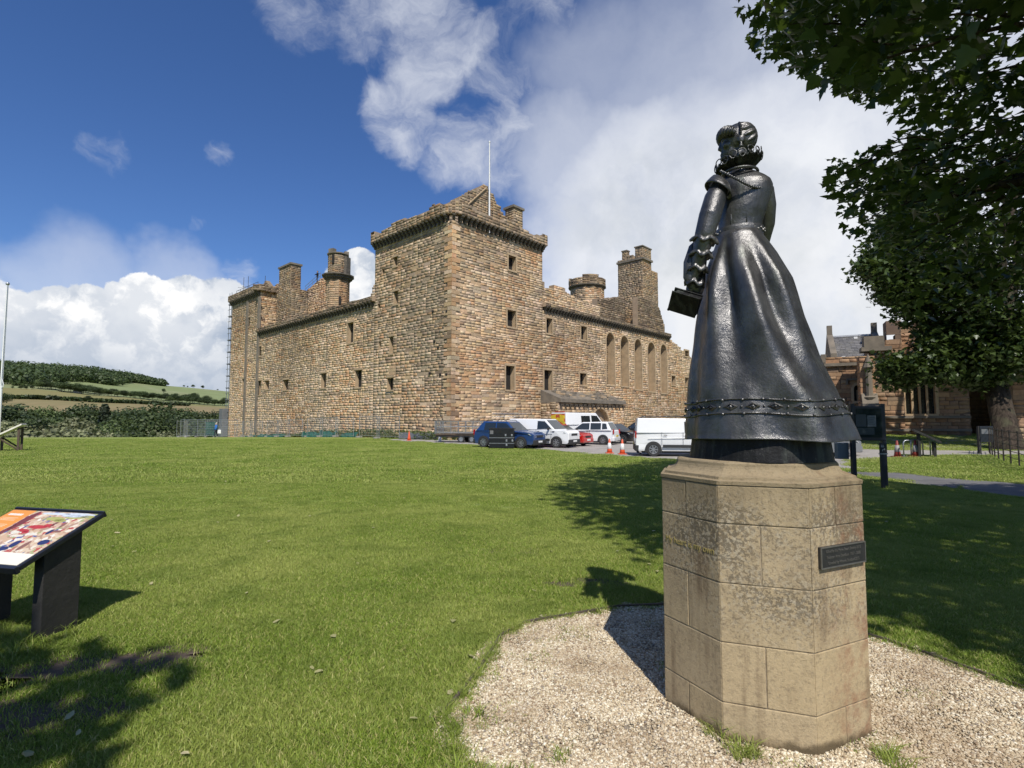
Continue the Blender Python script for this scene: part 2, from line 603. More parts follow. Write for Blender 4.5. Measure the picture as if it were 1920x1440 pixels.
def lawn_mat():
    m, t, b = new_mat('lawn_turf')
    co = nd(t, 'ShaderNodeTexCoord').outputs['Object']
    c = mixc(t, mrange(t, noi(t, co, 0.55, 6, 0.65), 0.3, 0.7), (0.148, 0.230, 0.032), (0.245, 0.325, 0.055))
    c = mixc(t, mrange(t, noi(t, co, 0.9, 6, 0.7), 0.50, 0.72, 0, .55), c, (0.085, 0.145, 0.022))
    c = mixc(t, mrange(t, noi(t, co, 0.13, 5, 0.55), 0.40, 0.66), c, (0.300, 0.310, 0.090))
    c = mixc(t, mrange(t, noi(t, co, 26.0, 4, 0.7), 0.42, 0.74), c, (0.27, 0.33, 0.10))
    c = mixc(t, mrange(t, noi(t, co, 55.0, 3, 0.7), 0.50, 0.25), c, (0.065, 0.115, 0.020))
    # bare and dry patches worn along the walking line, as blotches
    p = mth(t, 'MULTIPLY', mrange(t, noi(t, co, 0.42, 6, 0.7), 0.57, 0.68), mrange(t, noi(t, co, 3.4, 5, 0.7), 0.42, 0.62))
    c = mixc(t, mth(t, 'MULTIPLY', p, 0.7), c, (0.17, 0.125, 0.075))
    t.links.new(c, b.inputs['Base Color'])
    b.inputs['Roughness'].default_value = 0.9
    b.inputs['Specular IOR Level'].default_value = 0.15
    bp = nd(t, 'ShaderNodeBump', i_Strength=0.9, i_Distance=0.04)
    h = mth(t, 'ADD', noi(t, co, 38.0, 4, 0.75), mth(t, 'MULTIPLY', noi(t, co, 7.0, 4, 0.7), 1.6))
    t.links.new(h, bp.inputs['Height'])
    t.links.new(bp.outputs[0], b.inputs['Normal'])
    return m


M_LAWN = lawn_mat()
xs = np.concatenate([np.linspace(-300, -62, 18, endpoint=False), np.linspace(-62, 62, 125), np.linspace(70, 300, 16)])
ys = np.concatenate([np.linspace(-300, -22, 16, endpoint=False), np.linspace(-22, 100, 123), np.linspace(106, 240, 24)])
V = np.array([(x, y, gz(x, y)) for y in ys for x in xs])
nx = len(xs)
F = np.array([(j * nx + i, j * nx + i + 1, (j + 1) * nx + i + 1, (j + 1) * nx + i) for j in range(len(ys) - 1) for i in range(nx - 1)])
lawn = link('lawn', np_mesh('lawn', V, F, M_LAWN, True))
tag(lawn, kind='structure')


def sheet(name, poly, mat, lift, kind='structure', step=None):
    bm = bmesh.new()
    vs = [bm.verts.new((x, y, 0)) for x, y in poly]
    bm.faces.new(vs)
    bmesh.ops.triangulate(bm, faces=bm.faces[:])
    if step:
        for _ in range(5):
            es = [e for e in bm.edges if e.calc_length() > step]
            if not es:
                break
            bmesh.ops.subdivide_edges(bm, edges=es, cuts=1)
            bmesh.ops.triangulate(bm, faces=bm.faces[:])
    for v in bm.verts:
        v.co.z = gz(v.co.x, v.co.y) + lift
    bmesh.ops.recalc_face_normals(bm, faces=bm.faces[:])
    me = bpy.data.meshes.new(name)
    bm.to_mesh(me); bm.free()
    if me.polygons and me.polygons[0].normal.z < 0:
        me.flip_normals()
    me.materials.append(mat)
    o = link(name, me)
    return tag(o, kind=kind)


M_PARK = pm('car_park_gravel', (0.36, 0.335, 0.30), (0.25, 0.23, 0.205), 1.1, 0.95, bump=0.5, bscale=26, wear=(0.44, 0.41, 0.36))
M_ASPH = pm('path_asphalt', (0.16, 0.155, 0.15), (0.10, 0.098, 0.096), 0.9, 0.9, bump=0.45, bscale=45, wear=(0.22, 0.205, 0.185))
M_BED = pm('gravel_bed_soil', (0.36, 0.30, 0.22), (0.20, 0.165, 0.12), 18, 0.95, bump=0.8, bscale=60)


def ragged(poly, amp=0.25, step=1.4):
    out = []
    for i, (x, y) in enumerate(poly):
        x2, y2 = poly[(i + 1) % len(poly)]
        n = max(1, int(sqrt((x2 - x) ** 2 + (y2 - y) ** 2) / step))
        for k in range(n):
            a, b2 = x + (x2 - x) * k / n, y + (y2 - y) * k / n
            out.append((a + amp * noise.noise(Vector((a * 1.1, b2 * 1.1, 0.7))), b2 + amp * noise.noise(Vector((a * 1.1, b2 * 1.1, 5.7)))))
    return out


PARK = ragged([(-11, 45.5), (-6.6, 41.2), (-2.2, 36.4), (1.2, 32.2), (3.6, 28.4), (5.7, 25.2), (8.4, 21.4), (10.4, 18.0), (12.4, 17.8), (13.2, 20.8), (15.0, 23.2), (18, 23.4), (25, 23.2), (42, 23.2), (42, 26.6),
               (25, 26.9), (19, 27.6), (16.5, 30), (17, 44), (14, 58), (28.0, 78), (-5.0, 45.3), (-10, 48)], 0.3)
PATH = ragged([(9.6, 17.4), (9.75, 15.2), (10.0, 12.8), (10.3, 10.6), (10.9, 5), (11.3, -20), (14.2, -20), (13.9, 5), (12.9, 11), (12.55, 13.2), (12.2, 16.0), (12.0, 17.0)], 0.12)
sheet('car_park', PARK, M_PARK, 0.006, step=3.0)
sheet('path', PATH, M_ASPH, 0.011, step=3.0)
bed = sheet('gravel_bed', BED, M_BED, 0.012)

M_SOIL = pm('bare_soil', (0.115, 0.085, 0.060), (0.070, 0.052, 0.038), 5, 0.95, bump=.8, bscale=30, wear=(.17, .14, .09))
for bx, by, rx, ry, a in ((-3.1, 3.45, 1.15, .30, .25), (-3.9, 3.05, .95, .45, .2), (-2.75, 2.85, .75, .34, .3), (.1, 6.6, .42, .17, 0.), (.75, 5.3, .36, .15, 0.), (-.4, 7.6, .5, .16, .1)):
    poly = []
    for k in range(40):
        t_ = 2 * pi * k / 40
        f = 1 + .5 * noise.noise(Vector((cos(t_) * 2.2 + bx, sin(t_) * 2.2 + by, 3))) + .25 * noise.noise(Vector((cos(t_) * 7, sin(t_) * 7, by)))
        u, v = rx * f * cos(t_), ry * f * sin(t_)
        poly.append((bx + u * cos(a) - v * sin(a), by + u * sin(a) + v * cos(a)))
    sheet('bare_ground', poly, M_SOIL, 0.004)

# steel edging strips set round the bed, each strip a part of it
M_EDGE = pm('rusted_edging', (0.11, 0.085, 0.062), (0.06, 0.048, 0.038), 9, 0.85, bump=0.4)
for i in range(len(BED)):
    if i in (12, 13, 0, 1):
        a, b = Vector((*BED[i], 0)), Vector((*BED[(i + 1) % len(BED)], 0))
        if i in (0, 1):
            continue
    a, b = Vector((*BED[i], 0)), Vector((*BED[(i + 1) % len(BED)], 0))
    d = b - a
    MB().box((a + b) / 2 + Vector((0, 0, 0.012)), (d.length, 0.016, 0.05), atan2(d.y, d.x)).build('edging_strip', M_EDGE, bed)


# ---------------------------------------------------------------- instancing of tufts and pebbles over points (geometry nodes)
def scatter(name, pts, scales, protos, mat, label):
    me = bpy.data.meshes.new(name)
    me.vertices.add(len(pts))
    me.vertices.foreach_set('co', np.asarray(pts, dtype=np.float32).ravel())
    at = me.attributes.new('size', 'FLOAT', 'POINT')
    at.data.foreach_set('value', np.asarray(scales, dtype=np.float32))
    me.materials.append(mat)
    o = link(name, me)
    ng = bpy.data.node_groups.new(name + '_scatter', 'GeometryNodeTree')
    ng.interface.new_socket('Geometry', in_out='INPUT', socket_type='NodeSocketGeometry')
    ng.interface.new_socket('Geometry', in_out='OUTPUT', socket_type='NodeSocketGeometry')
    gi, go = ng.nodes.new('NodeGroupInput'), ng.nodes.new('NodeGroupOutput')
    iop = ng.nodes.new('GeometryNodeInstanceOnPoints')
    mp = ng.nodes.new('GeometryNodeMeshToPoints')
    ng.links.new(gi.outputs[0], mp.inputs['Mesh'])
    ng.links.new(mp.outputs[0], iop.inputs['Points'])
    j = ng.nodes.new('GeometryNodeGeometryToInstance')
    for p in protos:
        oi = ng.nodes.new('GeometryNodeObjectInfo')
        oi.inputs['Object'].default_value = p
        ng.links.new(oi.outputs['Geometry'], j.inputs[0])
    ng.links.new(j.outputs[0], iop.inputs['Instance'])
    iop.inputs['Pick Instance'].default_value = True
    rv = ng.nodes.new('FunctionNodeRandomValue'); rv.data_type = 'FLOAT_VECTOR'
    rv.inputs[0].default_value = (-0.06, -0.06, 0); rv.inputs[1].default_value = (0.06, 0.06, 6.283)
    ng.links.new(rv.outputs[0], iop.inputs['Rotation'])
    na = ng.nodes.new('GeometryNodeInputNamedAttribute'); na.data_type = 'FLOAT'
    na.inputs['Name'].default_value = 'size'
    ng.links.new(na.outputs[0], iop.inputs['Scale'])
    ng.links.new(iop.outputs[0], go.inputs[0])
    md = o.modifiers.new('scatter', 'NODES')
    md.node_group = ng
    tag(o, label, None, None, 'stuff')
    return o


def proto(name, me):
    return bpy.data.objects.new(name, me)   # never linked: only a source for the scatter


def blade_patch(nb, size, hmin, hmax, wid, seed, lean=0.9):
    r = np.random.default_rng(seed)
    P = (r.random((nb, 2)) - .5) * size
    h = hmin + (hmax - hmin) * r.random(nb) ** 1.4
    a = r.random(nb) * 2 * pi
    ln = lean * (0.25 + r.random(nb)) * h
    w = wid * (0.6 + 0.8 * r.random(nb))
    dx, dy = np.cos(a), np.sin(a)
    b = r.random(nb) * 2 * pi
    sx, sy = np.cos(b) * w / 2, np.sin(b) * w / 2
    V = np.zeros((nb, 5, 3))
    V[:, 0] = np.stack([P[:, 0] - sx, P[:, 1] - sy, np.full(nb, -0.004)], 1)
    V[:, 1] = np.stack([P[:, 0] + sx, P[:, 1] + sy, np.full(nb, -0.004)], 1)
    mx, my, mz = P[:, 0] + dx * ln * .35, P[:, 1] + dy * ln * .35, h * .62
    V[:, 2] = np.stack([mx + sx * .8, my + sy * .8, mz], 1)
    V[:, 3] = np.stack([mx - sx * .8, my - sy * .8, mz], 1)
    V[:, 4] = np.stack([P[:, 0] + dx * ln, P[:, 1] + dy * ln, h * .95], 1)
    base = np.arange(nb)[:, None] * 5
    F = np.concatenate([base + np.array([0, 1, 2]), base + np.array([0, 2, 3]), base + np.array([3, 2, 4])])
    return V.reshape(-1, 3), F


def grass_mat(name, dark, light, dry):
    m, t, b = new_mat(name)
    r = nd(t, 'ShaderNodeNewGeometry').outputs['Random Per Island']
    geo = nd(t, 'ShaderNodeNewGeometry').outputs['Position']
    c = mixc(t, r, dark, light)
    c = mixc(t, mrange(t, mth(t, 'FRACT', mth(t, 'MULTIPLY', r, 7.31)), 0.80, 0.86), c, dry)
    big = noi(t, geo, 0.42, 6, 0.62)
    c = mixc(t, mrange(t, big, 0.42, 0.62, 0.0, 0.75), c, tuple(0.5 * (light[i] + dry[i]) for i in range(3)))
    c = mixc(t, mrange(t, noi(t, geo, 1.7, 5, 0.65), 0.46, 0.68, 0.0, 0.62), c, dark)
    t.links.new(c, b.inputs['Base Color'])
    b.inputs['Roughness'].default_value = 0.5
    b.inputs['Specular IOR Level'].default_value = 0.3
    tr = nd(t, 'ShaderNodeBsdfTranslucent')
    t.links.new(c, tr.inputs['Color'])
    mx = nd(t, 'ShaderNodeMixShader'); mx.inputs[0].default_value = 0.3
    t.links.new(b.outputs[0], mx.inputs[1]); t.links.new(tr.outputs[0], mx.inputs[2])
    out = [n for n in t.nodes if n.type == 'OUTPUT_MATERIAL'][0]
    t.links.new(mx.outputs[0], out.inputs[0])
    return m


M_GRASS = grass_mat('grass_blade', (0.125, 0.205, 0.022), (0.352, 0.462, 0.070), (0.52, 0.48, 0.19))
near_p = [proto('grass_tuft', np_mesh('grass_tuft', *blade_patch(300, 0.24, 0.012, 0.036, 0.0036, 30 + k), M_GRASS)) for k in range(4)]
far_p = [proto('grass_sward', np_mesh('grass_sward', *blade_patch(420, 0.95, 0.018, 0.05, 0.011, 60 + k), M_GRASS)) for k in range(3)]

BARE = [(-2.75, 3.55, .95, .24, .28), (-3.5, 3.15, 1.0, .42, .2), (-2.6, 2.95, .7, .22, .3), (.1, 6.6, .55, .25, 0.), (.75, 5.2, .5, .22, .0), (-.1, 5.9, .45, .18, 0.2), (-3.9, 3.75, .5, .35, 0)]


def bare(x, y):
    for bx, by, rx, ry, a in BARE:
        u, v = (x - bx) * cos(a) + (y - by) * sin(a), -(x - bx) * sin(a) + (y - by) * cos(a)
        d = sqrt((u / rx) ** 2 + (v / ry) ** 2) + .55 * noise.noise(Vector((x * 5, y * 5, 1)))
        if d < 1:
            return True
    return False


def blocked(x, y):
    return inside(PARK, x, y) or inside(PATH, x, y)


pts, scl = [], []
for (n, x0, x1, y0, y1) in ((17500, -7.5, 6.5, .2, 5.2), (10500, -9, 9, 5.2, 9.5), (9500, -14, 14, 9.5, 15)):
    for _ in range(n):
        x, y = random.uniform(x0, x1), random.uniform(y0, y1)
        if abs(x) > y * 1.05 + 3.2 or inside(BED, x, y) and not (random.random() < .012) or inside(PATH, x, y):
            continue
        if bare(x, y) and random.random() < (.93 if x < -2 else .6):
            continue
        pts.append((x, y, gz(x, y))); scl.append(random.uniform(.75, 1.25))
scatter('grass', pts, scl, near_p, M_GRASS, 'short mown grass blades of the lawn')
pts, scl = [], []
for _ in range(16000):
    y = 14 + 34 * random.random() ** 1.25
    x = random.uniform(-1.0, 1.0) * (y * 1.05)
    if blocked(x, y):
        continue
    pts.append((x, y, gz(x, y))); scl.append(random.uniform(.8, 1.3))
scatter('grass', pts, scl, far_p, M_GRASS, 'mown grass of the wide lawn before the castle')

# taller unmown tufts at the feet of things and weeds in the gravel
tall_p = [proto('tall_tuft', np_mesh('tall_tuft', *blade_patch(46, 0.10, 0.05, 0.13, 0.0055, 90 + k, 1.0), M_GRASS)) for k in range(3)]
pts, scl = [], []
for (cx, cy, r, n) in ((-3.42, 4.0, .2, 26), (-4.1, 4.2, .2, 14), (1.15, 2.62, .06, 5), (1.72, 2.6, .06, 5), (1.06, 2.75, .05, 3), (-.22, 2.42, .12, 12), (-.3, 2.9, .1, 6), (-1.1, 2.42, .05, 3), (-27, 29, .5, 20), (8.5, 13.6, .4, 20), (9.9, 12.6, .3, 14)):
    for _ in range(n):
        x, y = random.gauss(cx, r), random.gauss(cy, r)
        pts.append((x, y, gz(x, y))); scl.append(random.uniform(.5, 1.0))
for _ in range(260):
    i = random.choice((13, 12, 11, 10, 0, 8, 7, 6))
    a, b = BED[i], BED[(i + 1) % len(BED)]
    f = random.random()
    pts.append((a[0] + (b[0] - a[0]) * f + random.gauss(0, .02), a[1] + (b[1] - a[1]) * f + random.gauss(0, .02), 0)); scl.append(random.uniform(.35, .7))
scatter('grass_tufts', pts, scl, tall_p, M_GRASS, 'longer grass tufts along edges and post feet')


# ---------------------------------------------------------------- gravel
def pebble_mat():
    m, t, b = new_mat('cream_pebble')
    r = nd(t, 'ShaderNodeNewGeometry').outputs['Random Per Island']
    rp = nd(t, 'ShaderNodeValToRGB')
    rp.color_ramp.interpolation = 'CONSTANT'
    els = rp.color_ramp.elements
    cols = [(0.0, (.56, .475, .33)), (.3, (.68, .60, .44)), (.52, (.42, .33, .205)), (.66, (.76, .70, .56)), (.78, (.28, .205, .13)), (.86, (.50, .385, .25)), (.93, (.24, .21, .18))]
    els[0].position = 0; els[0].color = (*cols[0][1], 1)
    els[1].position = cols[1][0]; els[1].color = (*cols[1][1], 1)
    for p, c in cols[2:]:
        e = els.new(p); e.color = (*c, 1)
    t.links.new(r, rp.inputs[0])
    geo = nd(t, 'ShaderNodeNewGeometry').outputs['Position']
    c = mixc(t, mrange(t, noi(t, geo, 1.6, 6, 0.65), 0.44, 0.66, 0.0, 0.65), rp.outputs[0], (0.30, 0.215, 0.13))
    t.links.new(c, b.inputs['Base Color'])
    b.inputs['Roughness'].default_value = 0.75
    return m


M_PEB = pebble_mat()


def pebble_patch(n, size, rmin, rmax, seed):
    r = np.random.default_rng(seed)
    bm = bmesh.new()
    bmesh.ops.create_icosphere(bm, subdivisions=1, radius=1)
    iv = np.array([v.co[:] for v in bm.verts]); jf = np.array([[v.index for v in f.verts] for f in bm.faces])
    bm.free()
    Vs, Fs = [], []
    for k in range(n):
        s = (rmin + (rmax - rmin) * r.random() ** 1.8)
        v = iv * (1 + .35 * (r.random((len(iv), 1)) - .5)) * s * np.array([1 + .5 * r.random(), .7 + .4 * r.random(), .5 + .35 * r.random()])
        q = Matrix.Rotation(r.random() * 6.28, 3, 'Z') @ Matrix.Rotation((r.random() - .5) * 1.6, 3, 'X')
        v = v @ np.array(q).T
        v += np.array([(r.random() - .5) * size, (r.random() - .5) * size, s * .25 + .006 * r.random()])
        Vs.append(v); Fs.append(jf + k * len(iv))
    return np.concatenate(Vs), np.concatenate(Fs)


peb_p = [proto('pebble_patch', np_mesh('pebble_patch', *pebble_patch(200, 0.17, 0.0030, 0.0086, 200 + k), M_PEB)) for k in range(4)]
pts, scl = [], []
for _ in range(3500):
    x, y = random.uniform(-.6, 3.5), random.uniform(.9, 4.9)
    if not inside(BED, x, y):
        continue
    if sqrt((x - 1.45) ** 2 + (y - 3.10) ** 2) < .42:
        continue
    pts.append((x, y, .012)); scl.append(random.uniform(.85, 1.15))
for _ in range(70):       # strays kicked out over the lawn edge
    i = random.choice((13, 12, 0, 11, 1))
    a, b = BED[i], BED[(i + 1) % len(BED)]
    f = random.random()
    pts.append((a[0] + (b[0] - a[0]) * f - .02, a[1] + (b[1] - a[1]) * f, .008)); scl.append(random.uniform(.4, .8))
scatter('gravel', pts, scl, peb_p, M_PEB, 'cream pebbles spread in the bed round the pedestal')

# fallen leaves on the lawn
M_FALLEN = leaf_mat('fallen_leaf', (0.26, 0.27, 0.10), (0.50, 0.44, 0.26), 0.1, island=False)
fl = MB()
fl.add([(-.04, -.02, 0), (0, -.035, .006), (.05, -.01, .012), (.06, .012, .004), (.01, .032, .01), (-.045, .02, .003)], ((0, 1, 2, 3, 4, 5),))
fme = fl.mesh('fallen_leaf', M_FALLEN)
for k in range(90):
    y = 2.6 + 14 * random.random() ** 1.5
    x = random.uniform(-.95, .75) * y
    if inside(BED, x, y) or blocked(x, y):
        continue
    o = link('fallen_leaf', fme)
    o.location = (x, y, gz(x, y) + .034)
    o.rotation_euler = (random.uniform(-.3, .3), random.uniform(-.3, .3), random.uniform(0, 6.28))
    s = random.uniform(.3, .7)
    o.scale = (s, s, s)
    tag(o, 'pale dry leaf lying on the mown grass of the lawn', 'leaf', 'dry leaves fallen on the lawn')

# ================================================================== far hills
HILL_R = [90, 150, 230, 320, 450, 620, 800, 980, 1150, 1300, 1450, 1600, 1800, 2200, 3000, 4500]


H_LOW = [(0, 747.5), (107, 750), (175, 753), (240, 755), (306, 759.5), (354, 762), (420, 765)]      # hedge line, 715 m off
H_MID = [(0, 726), (70, 729), (175, 742), (240, 746), (328, 756), (415, 762)]                           # foot of the tree line, 1000 m
H_TOP = [(0, 694), (98, 699), (170, 703), (238, 714), (306, 723), (341, 726), (415, 733), (470, 738)]    # the bare ridge, 1600 m


def tabv(tab, v):
    if v <= tab[0][0]:
        return tab[0][1]
    for (a, b), (c, d) in zip(tab, tab[1:]):
        if v <= c:
            return b + (d - b) * (v - a) / (c - a)
    return tab[-1][1]


def hill_z(r, az):
    """height of the far ground r metres away; az the tangent x/y of the bearing"""
    px = 960 + FOC * az
    k = sst(620, 450, px)

    def lvl(tab, rr):
        d = ray(px, tabv(tab, px))
        return EYE.z + d.z / d.y * rr / sqrt(1 + az * az)
    e = [(90, -30), (150, -24), (230, -19), (320, -16), (450, -10), (600, 4), (715, lvl(H_LOW, 715)), (1000, lvl(H_MID, 1000)), (1600, lvl(H_TOP, 1600)), (2200, lvl(H_TOP, 1600) - 12), (4500, 20)]
    base = tabv(e, r)
    base = base * k + (1 - k) * min(base, 12)
    return base + 1.2 * noise.noise(Vector((az * 6, r / 240., 0)))


def field_col(r, az):
    if r < 560:
        return (.13, .12, .055)
    if r < 712:
        return (.25, .185, .105)
    if r < 985:
        return (.235, .205, .085)
    return (.215, .270, .125) if noise.noise(Vector((az * 9, r / 300, 2))) > -.15 else (.245, .280, .150)


azs = np.concatenate([np.linspace(-pi, -1.0, 30, endpoint=False), np.linspace(-1.0, -.2, 110), np.linspace(-.15, pi, 40)])
rs = np.concatenate([np.linspace(90, 560, 18), np.linspace(575, 1700, 60), np.array([1850, 2100, 2600, 3300, 4500])])
V, Cc = [], []
for r in rs:
    for a in azs:
        tz = tan(a) if abs(a) < 1.2 else (-2.5 if a < 0 else 2.5)
        V.append((r * sin(a), r * cos(a), hill_z(r, tz)))
        Cc.append(field_col(r, tz))
na_ = len(azs)
F = np.array([(j * na_ + i, j * na_ + (i + 1) % na_, (j + 1) * na_ + (i + 1) % na_, (j + 1) * na_ + i) for j in range(len(rs) - 1) for i in range(na_)])
mh, t, b = new_mat('hill_fields')
a = nd(t, 'ShaderNodeVertexColor', layer_name='Col')
co = nd(t, 'ShaderNodeTexCoord').outputs['Object']
c = mixc(t, mrange(t, noi(t, co, 0.012, 6, 0.65), 0.38, 0.65, 0, .3), a.outputs[0], (0.14, 0.17, 0.06))
c = mixc(t, mrange(t, noi(t, vmth(t, 'MULTIPLY', co, (.9, .12, 1.0)), 0.2, 3, 0.6), .42, .62, 0, .35), c, (.13, .13, .055))
t.links.new(mixc(t, mrange(t, noi(t, co, 0.12, 5, 0.7), 0.4, 0.7, 0, .4), c, (0.24, 0.23, 0.11)), b.inputs['Base Color'])
b.inputs['Roughness'].default_value = 0.95
b.inputs['Specular IOR Level'].default_value = 0.1
hills = link('hills', np_mesh('hills', np.array(V), F, mh, True, np.array(Cc)))
tag(hills, kind='structure')


# ------------------------------------------------------------------ leaf-card crowns for trees seen from afar
def crown_mesh(name, n, dims, card, mat, seed, lobes=9, droop=0.0, conic=False, low=-.35):
    r = np.random.default_rng(seed)
    cs = []
    for k in range(lobes):
        a = r.random() * 2 * pi
        q = r.random() ** .6
        zz = low + (1 - low) * r.random()
        wr = (1 - zz) * .55 if conic else sqrt(max(0.05, 1 - max(zz, 0) ** 2)) * .62
        cs.append((cos(a) * q * wr, sin(a) * q * wr, zz * .62, .30 + .22 * r.random() if not conic else .16 + .2 * (1 - zz)))
    cs.append((0, 0, .1, .55 if not conic else .3))
    cs = np.array(cs)
    idx = r.integers(0, len(cs), n)
    d = r.normal(size=(n, 3)); d /= np.linalg.norm(d, axis=1)[:, None]
    rad = cs[idx, 3] * (0.55 + .62 * r.random(n))
    P = (cs[idx, :3] + d * rad[:, None]) * np.array(dims)
    nor = d + .7 * r.normal(size=(n, 3)); nor /= np.linalg.norm(nor, axis=1)[:, None]
    t1 = np.cross(nor, r.normal(size=(n, 3))); t1 /= np.linalg.norm(t1, axis=1)[:, None]
    t2 = np.cross(nor, t1)
    s = card * (.6 + .9 * r.random(n))[:, None]
    V = np.stack([P - t1 * s - t2 * s * .35, P - t2 * s * .8 + t1 * s * .2, P + t1 * s * .95 - t2 * s * .2, P + t1 * s * .5 + t2 * s * .75, P - t1 * s * .6 + t2 * s * .6], 1)
    V[:, 2, 2] -= droop * s[:, 0]
    F = np.arange(n)[:, None] * 5 + np.array([0, 1, 2, 3, 4])
    return np_mesh(name, V.reshape(-1, 3), F, mat)


M_FAR_DARK = leaf_mat('dark_broadleaf_foliage', (0.020, 0.034, 0.013), (0.058, 0.082, 0.026), 0.15, vary=True)
M_FAR_MID = leaf_mat('green_broadleaf_foliage', (0.034, 0.056, 0.017), (0.092, 0.120, 0.036), 0.15, vary=True)
M_FAR_PALE = leaf_mat('willow_foliage', (0.090, 0.105, 0.046), (0.195, 0.200, 0.100), 0.15, vary=True)
M_FAR_FIR = leaf_mat('conifer_foliage', (0.018, 0.026, 0.014), (0.045, 0.058, 0.028), 0.1)
tr_me = MB().tube([(0, 0, -1), (.05, .02, 3), (0, .1, 7)], [.42, .3, .16], 6).mesh('far_trunk', M_BARK)

KINDS = {
    'dark': ([crown_mesh('dark_crown', 3600, (7, 7, 7), .25, M_FAR_DARK, 300 + k) for k in range(3)], 'dark green broadleaf tree in the belt below the far fields'),
    'mid': ([crown_mesh('green_crown', 3600, (7, 7, 7), .25, M_FAR_MID, 310 + k) for k in range(3)], 'mid green broadleaf tree in the belt below the far fields'),
    'pale': ([crown_mesh('willow_crown', 3600, (7, 7, 5.6), .24, M_FAR_PALE, 320 + k, droop=.3) for k in range(3)], 'pale grey-green willow at the front of the tree belt'),
    'fir': ([crown_mesh('conifer_crown', 2600, (4.2, 4.2, 9.5), .27, M_FAR_FIR, 330 + k, 14, .8, True) for k in range(2)], 'dark conifer standing up out of the tree belt'),
}


def far_tree(kind, px, r, topy, width=1.0, label=None, group=None, base=None):
    """a tree r metres off whose crown top shows at height topy"""
    d = ray(px, topy)
    az = d.x / d.y
    y = r / sqrt(1 + az * az)
    p = EYE + d * (y / d.y)
    zb = hill_z(r, az) if base is None else base
    h = max(4.0, p.z - zb)
    s = h / (14.2 if kind != 'fir' else 17.5)
    t = empty('conifer_tree' if kind == 'fir' else ('willow_tree' if kind == 'pale' else 'broadleaf_tree'), (p.x, p.y, zb), label or KINDS[kind][1], 'tree', group or 'trees of the belt below the far fields', random.uniform(0, 6.28))
    c = bpy.data.objects.new('crown', random.choice(KINDS[kind][0]))
    COL.objects.link(c); c.parent = t
    c.location = (0, 0, 7.2 * s if kind != 'fir' else 8.2 * s)
    wv = width * random.uniform(.8, 1.3)
    c.scale = (s * wv, s * wv, s * random.uniform(.88, 1.0))
    c['kind'] = 'stuff'
    k = bpy.data.objects.new('trunk', tr_me)
    COL.objects.link(k); k.parent = t
    k.scale = (s, s, s)
    return t


random.seed(21)
for i in range(46):      # back of the belt
    px = -60 + i * 11.5 + random.uniform(-8, 8)
    ty = 760 + 9 * noise.noise(Vector((px / 40., 0, 1))) + random.uniform(-7, 9)
    ty += 7 * sst(180, 280, px)
    far_tree(random.choice(('dark', 'mid', 'mid', 'dark')), px, random.uniform(300, 350), ty)
for i in range(34):
    px = -50 + i * 15 + random.uniform(-10, 10)
    ty = 778 + random.uniform(-11, 12)
    k = 'pale' if px < 165 and random.random() < .75 else random.choice(('dark', 'mid', 'dark'))
    far_tree(k, px, random.uniform(235, 275), ty)
for i in range(30):
    px = 20 + i * 13 + random.uniform(-8, 8)
    k = 'pale' if random.random() < (.9 if px < 190 else .5) else random.choice(('dark', 'mid'))
    far_tree(k, px, random.uniform(180, 210), random.uniform(789, 802))
for px, ty in ((197, 743), (248, 757), (262, 760), (284, 757), (303, 754), (318, 760), (232, 764)):
    far_tree('fir' if px < 220 else 'dark', px, random.uniform(262, 300), ty)
for i in range(16):      # low scrub at the brow of the lawn
    px = 30 + i * 26
    far_tree('pale', px, random.uniform(128, 150), random.uniform(803, 812), 1.25, 'low pale bush growing just below the lawn edge', 'bushes below the lawn edge')


# hedges and single trees on the far fields
def hedge(px0, py0, px1, py1, r, h, label):
    d0, d1 = ray(px0, py0), ray(px1, py1)
    n = max(8, int(abs(px1 - px0) / 2.2))
    rr = np.random.default_rng(int(px0 * 7 + py0))
    Vs = []
    for k in range(n * 16):
        f = rr.random()
        az = (d0.x / d0.y) + f * (d1.x / d1.y - d0.x / d0.y)
        yv = r / sqrt(1 + az * az)
        c = np.array([az * yv, yv, hill_z(r, az) + h * rr.random() ** .8]) + rr.normal(size=3) * np.array([1.2, 1.6, .3])
        s = .9 + .9 * rr.random()
        a = rr.normal(size=3); a /= np.linalg.norm(a)
        b2 = np.cross(a, rr.normal(size=3)); b2 /= np.linalg.norm(b2)
        Vs.append([c - a * s, c + b2 * s, c + a * s, c - b2 * s])
    V = np.array(Vs)
    o = link('hedge', np_mesh('hedge', V.reshape(-1, 3), np.arange(len(Vs))[:, None] * 4 + np.arange(4), M_FAR_DARK))
    return tag(o, label, 'hedge', 'hedges between the far fields')


for (a, b, h, txt) in ((8, 52, 3, 'short dark hedge piece at the far end of the hedge line, beside the pole'), (54, 107, 3.4, 'second hedge piece from the flagpole end, between the brown fields'),
                       (115, 160, 3.2, 'hedge piece just before the lone field tree'), (163, 213, 3.4, 'hedge piece under the lone tree in the brown field'),
                       (215, 244, 3, 'short hedge piece behind the tall conifer tip'), (247, 277, 3, 'short hedge piece right of the tall conifer tip'), (280, 354, 3, 'long thin hedge piece running towards the castle')):
    hedge(a, 748, b, 750, 716, h, txt)
for i in range(62):      # line of trees between the lower and the upper field
    px = 70 + i * 5.8 + random.uniform(-3, 3)
    ty = tabv([(60, 716), (122, 719), (236, 735), (328, 741), (415, 748)], px) + random.uniform(-3, 4)
    far_tree(random.choice(('dark', 'dark', 'mid')), px, random.uniform(985, 1030), ty - 2, 1.5, 'small dark tree in the line between the two far fields', 'trees between the far fields')
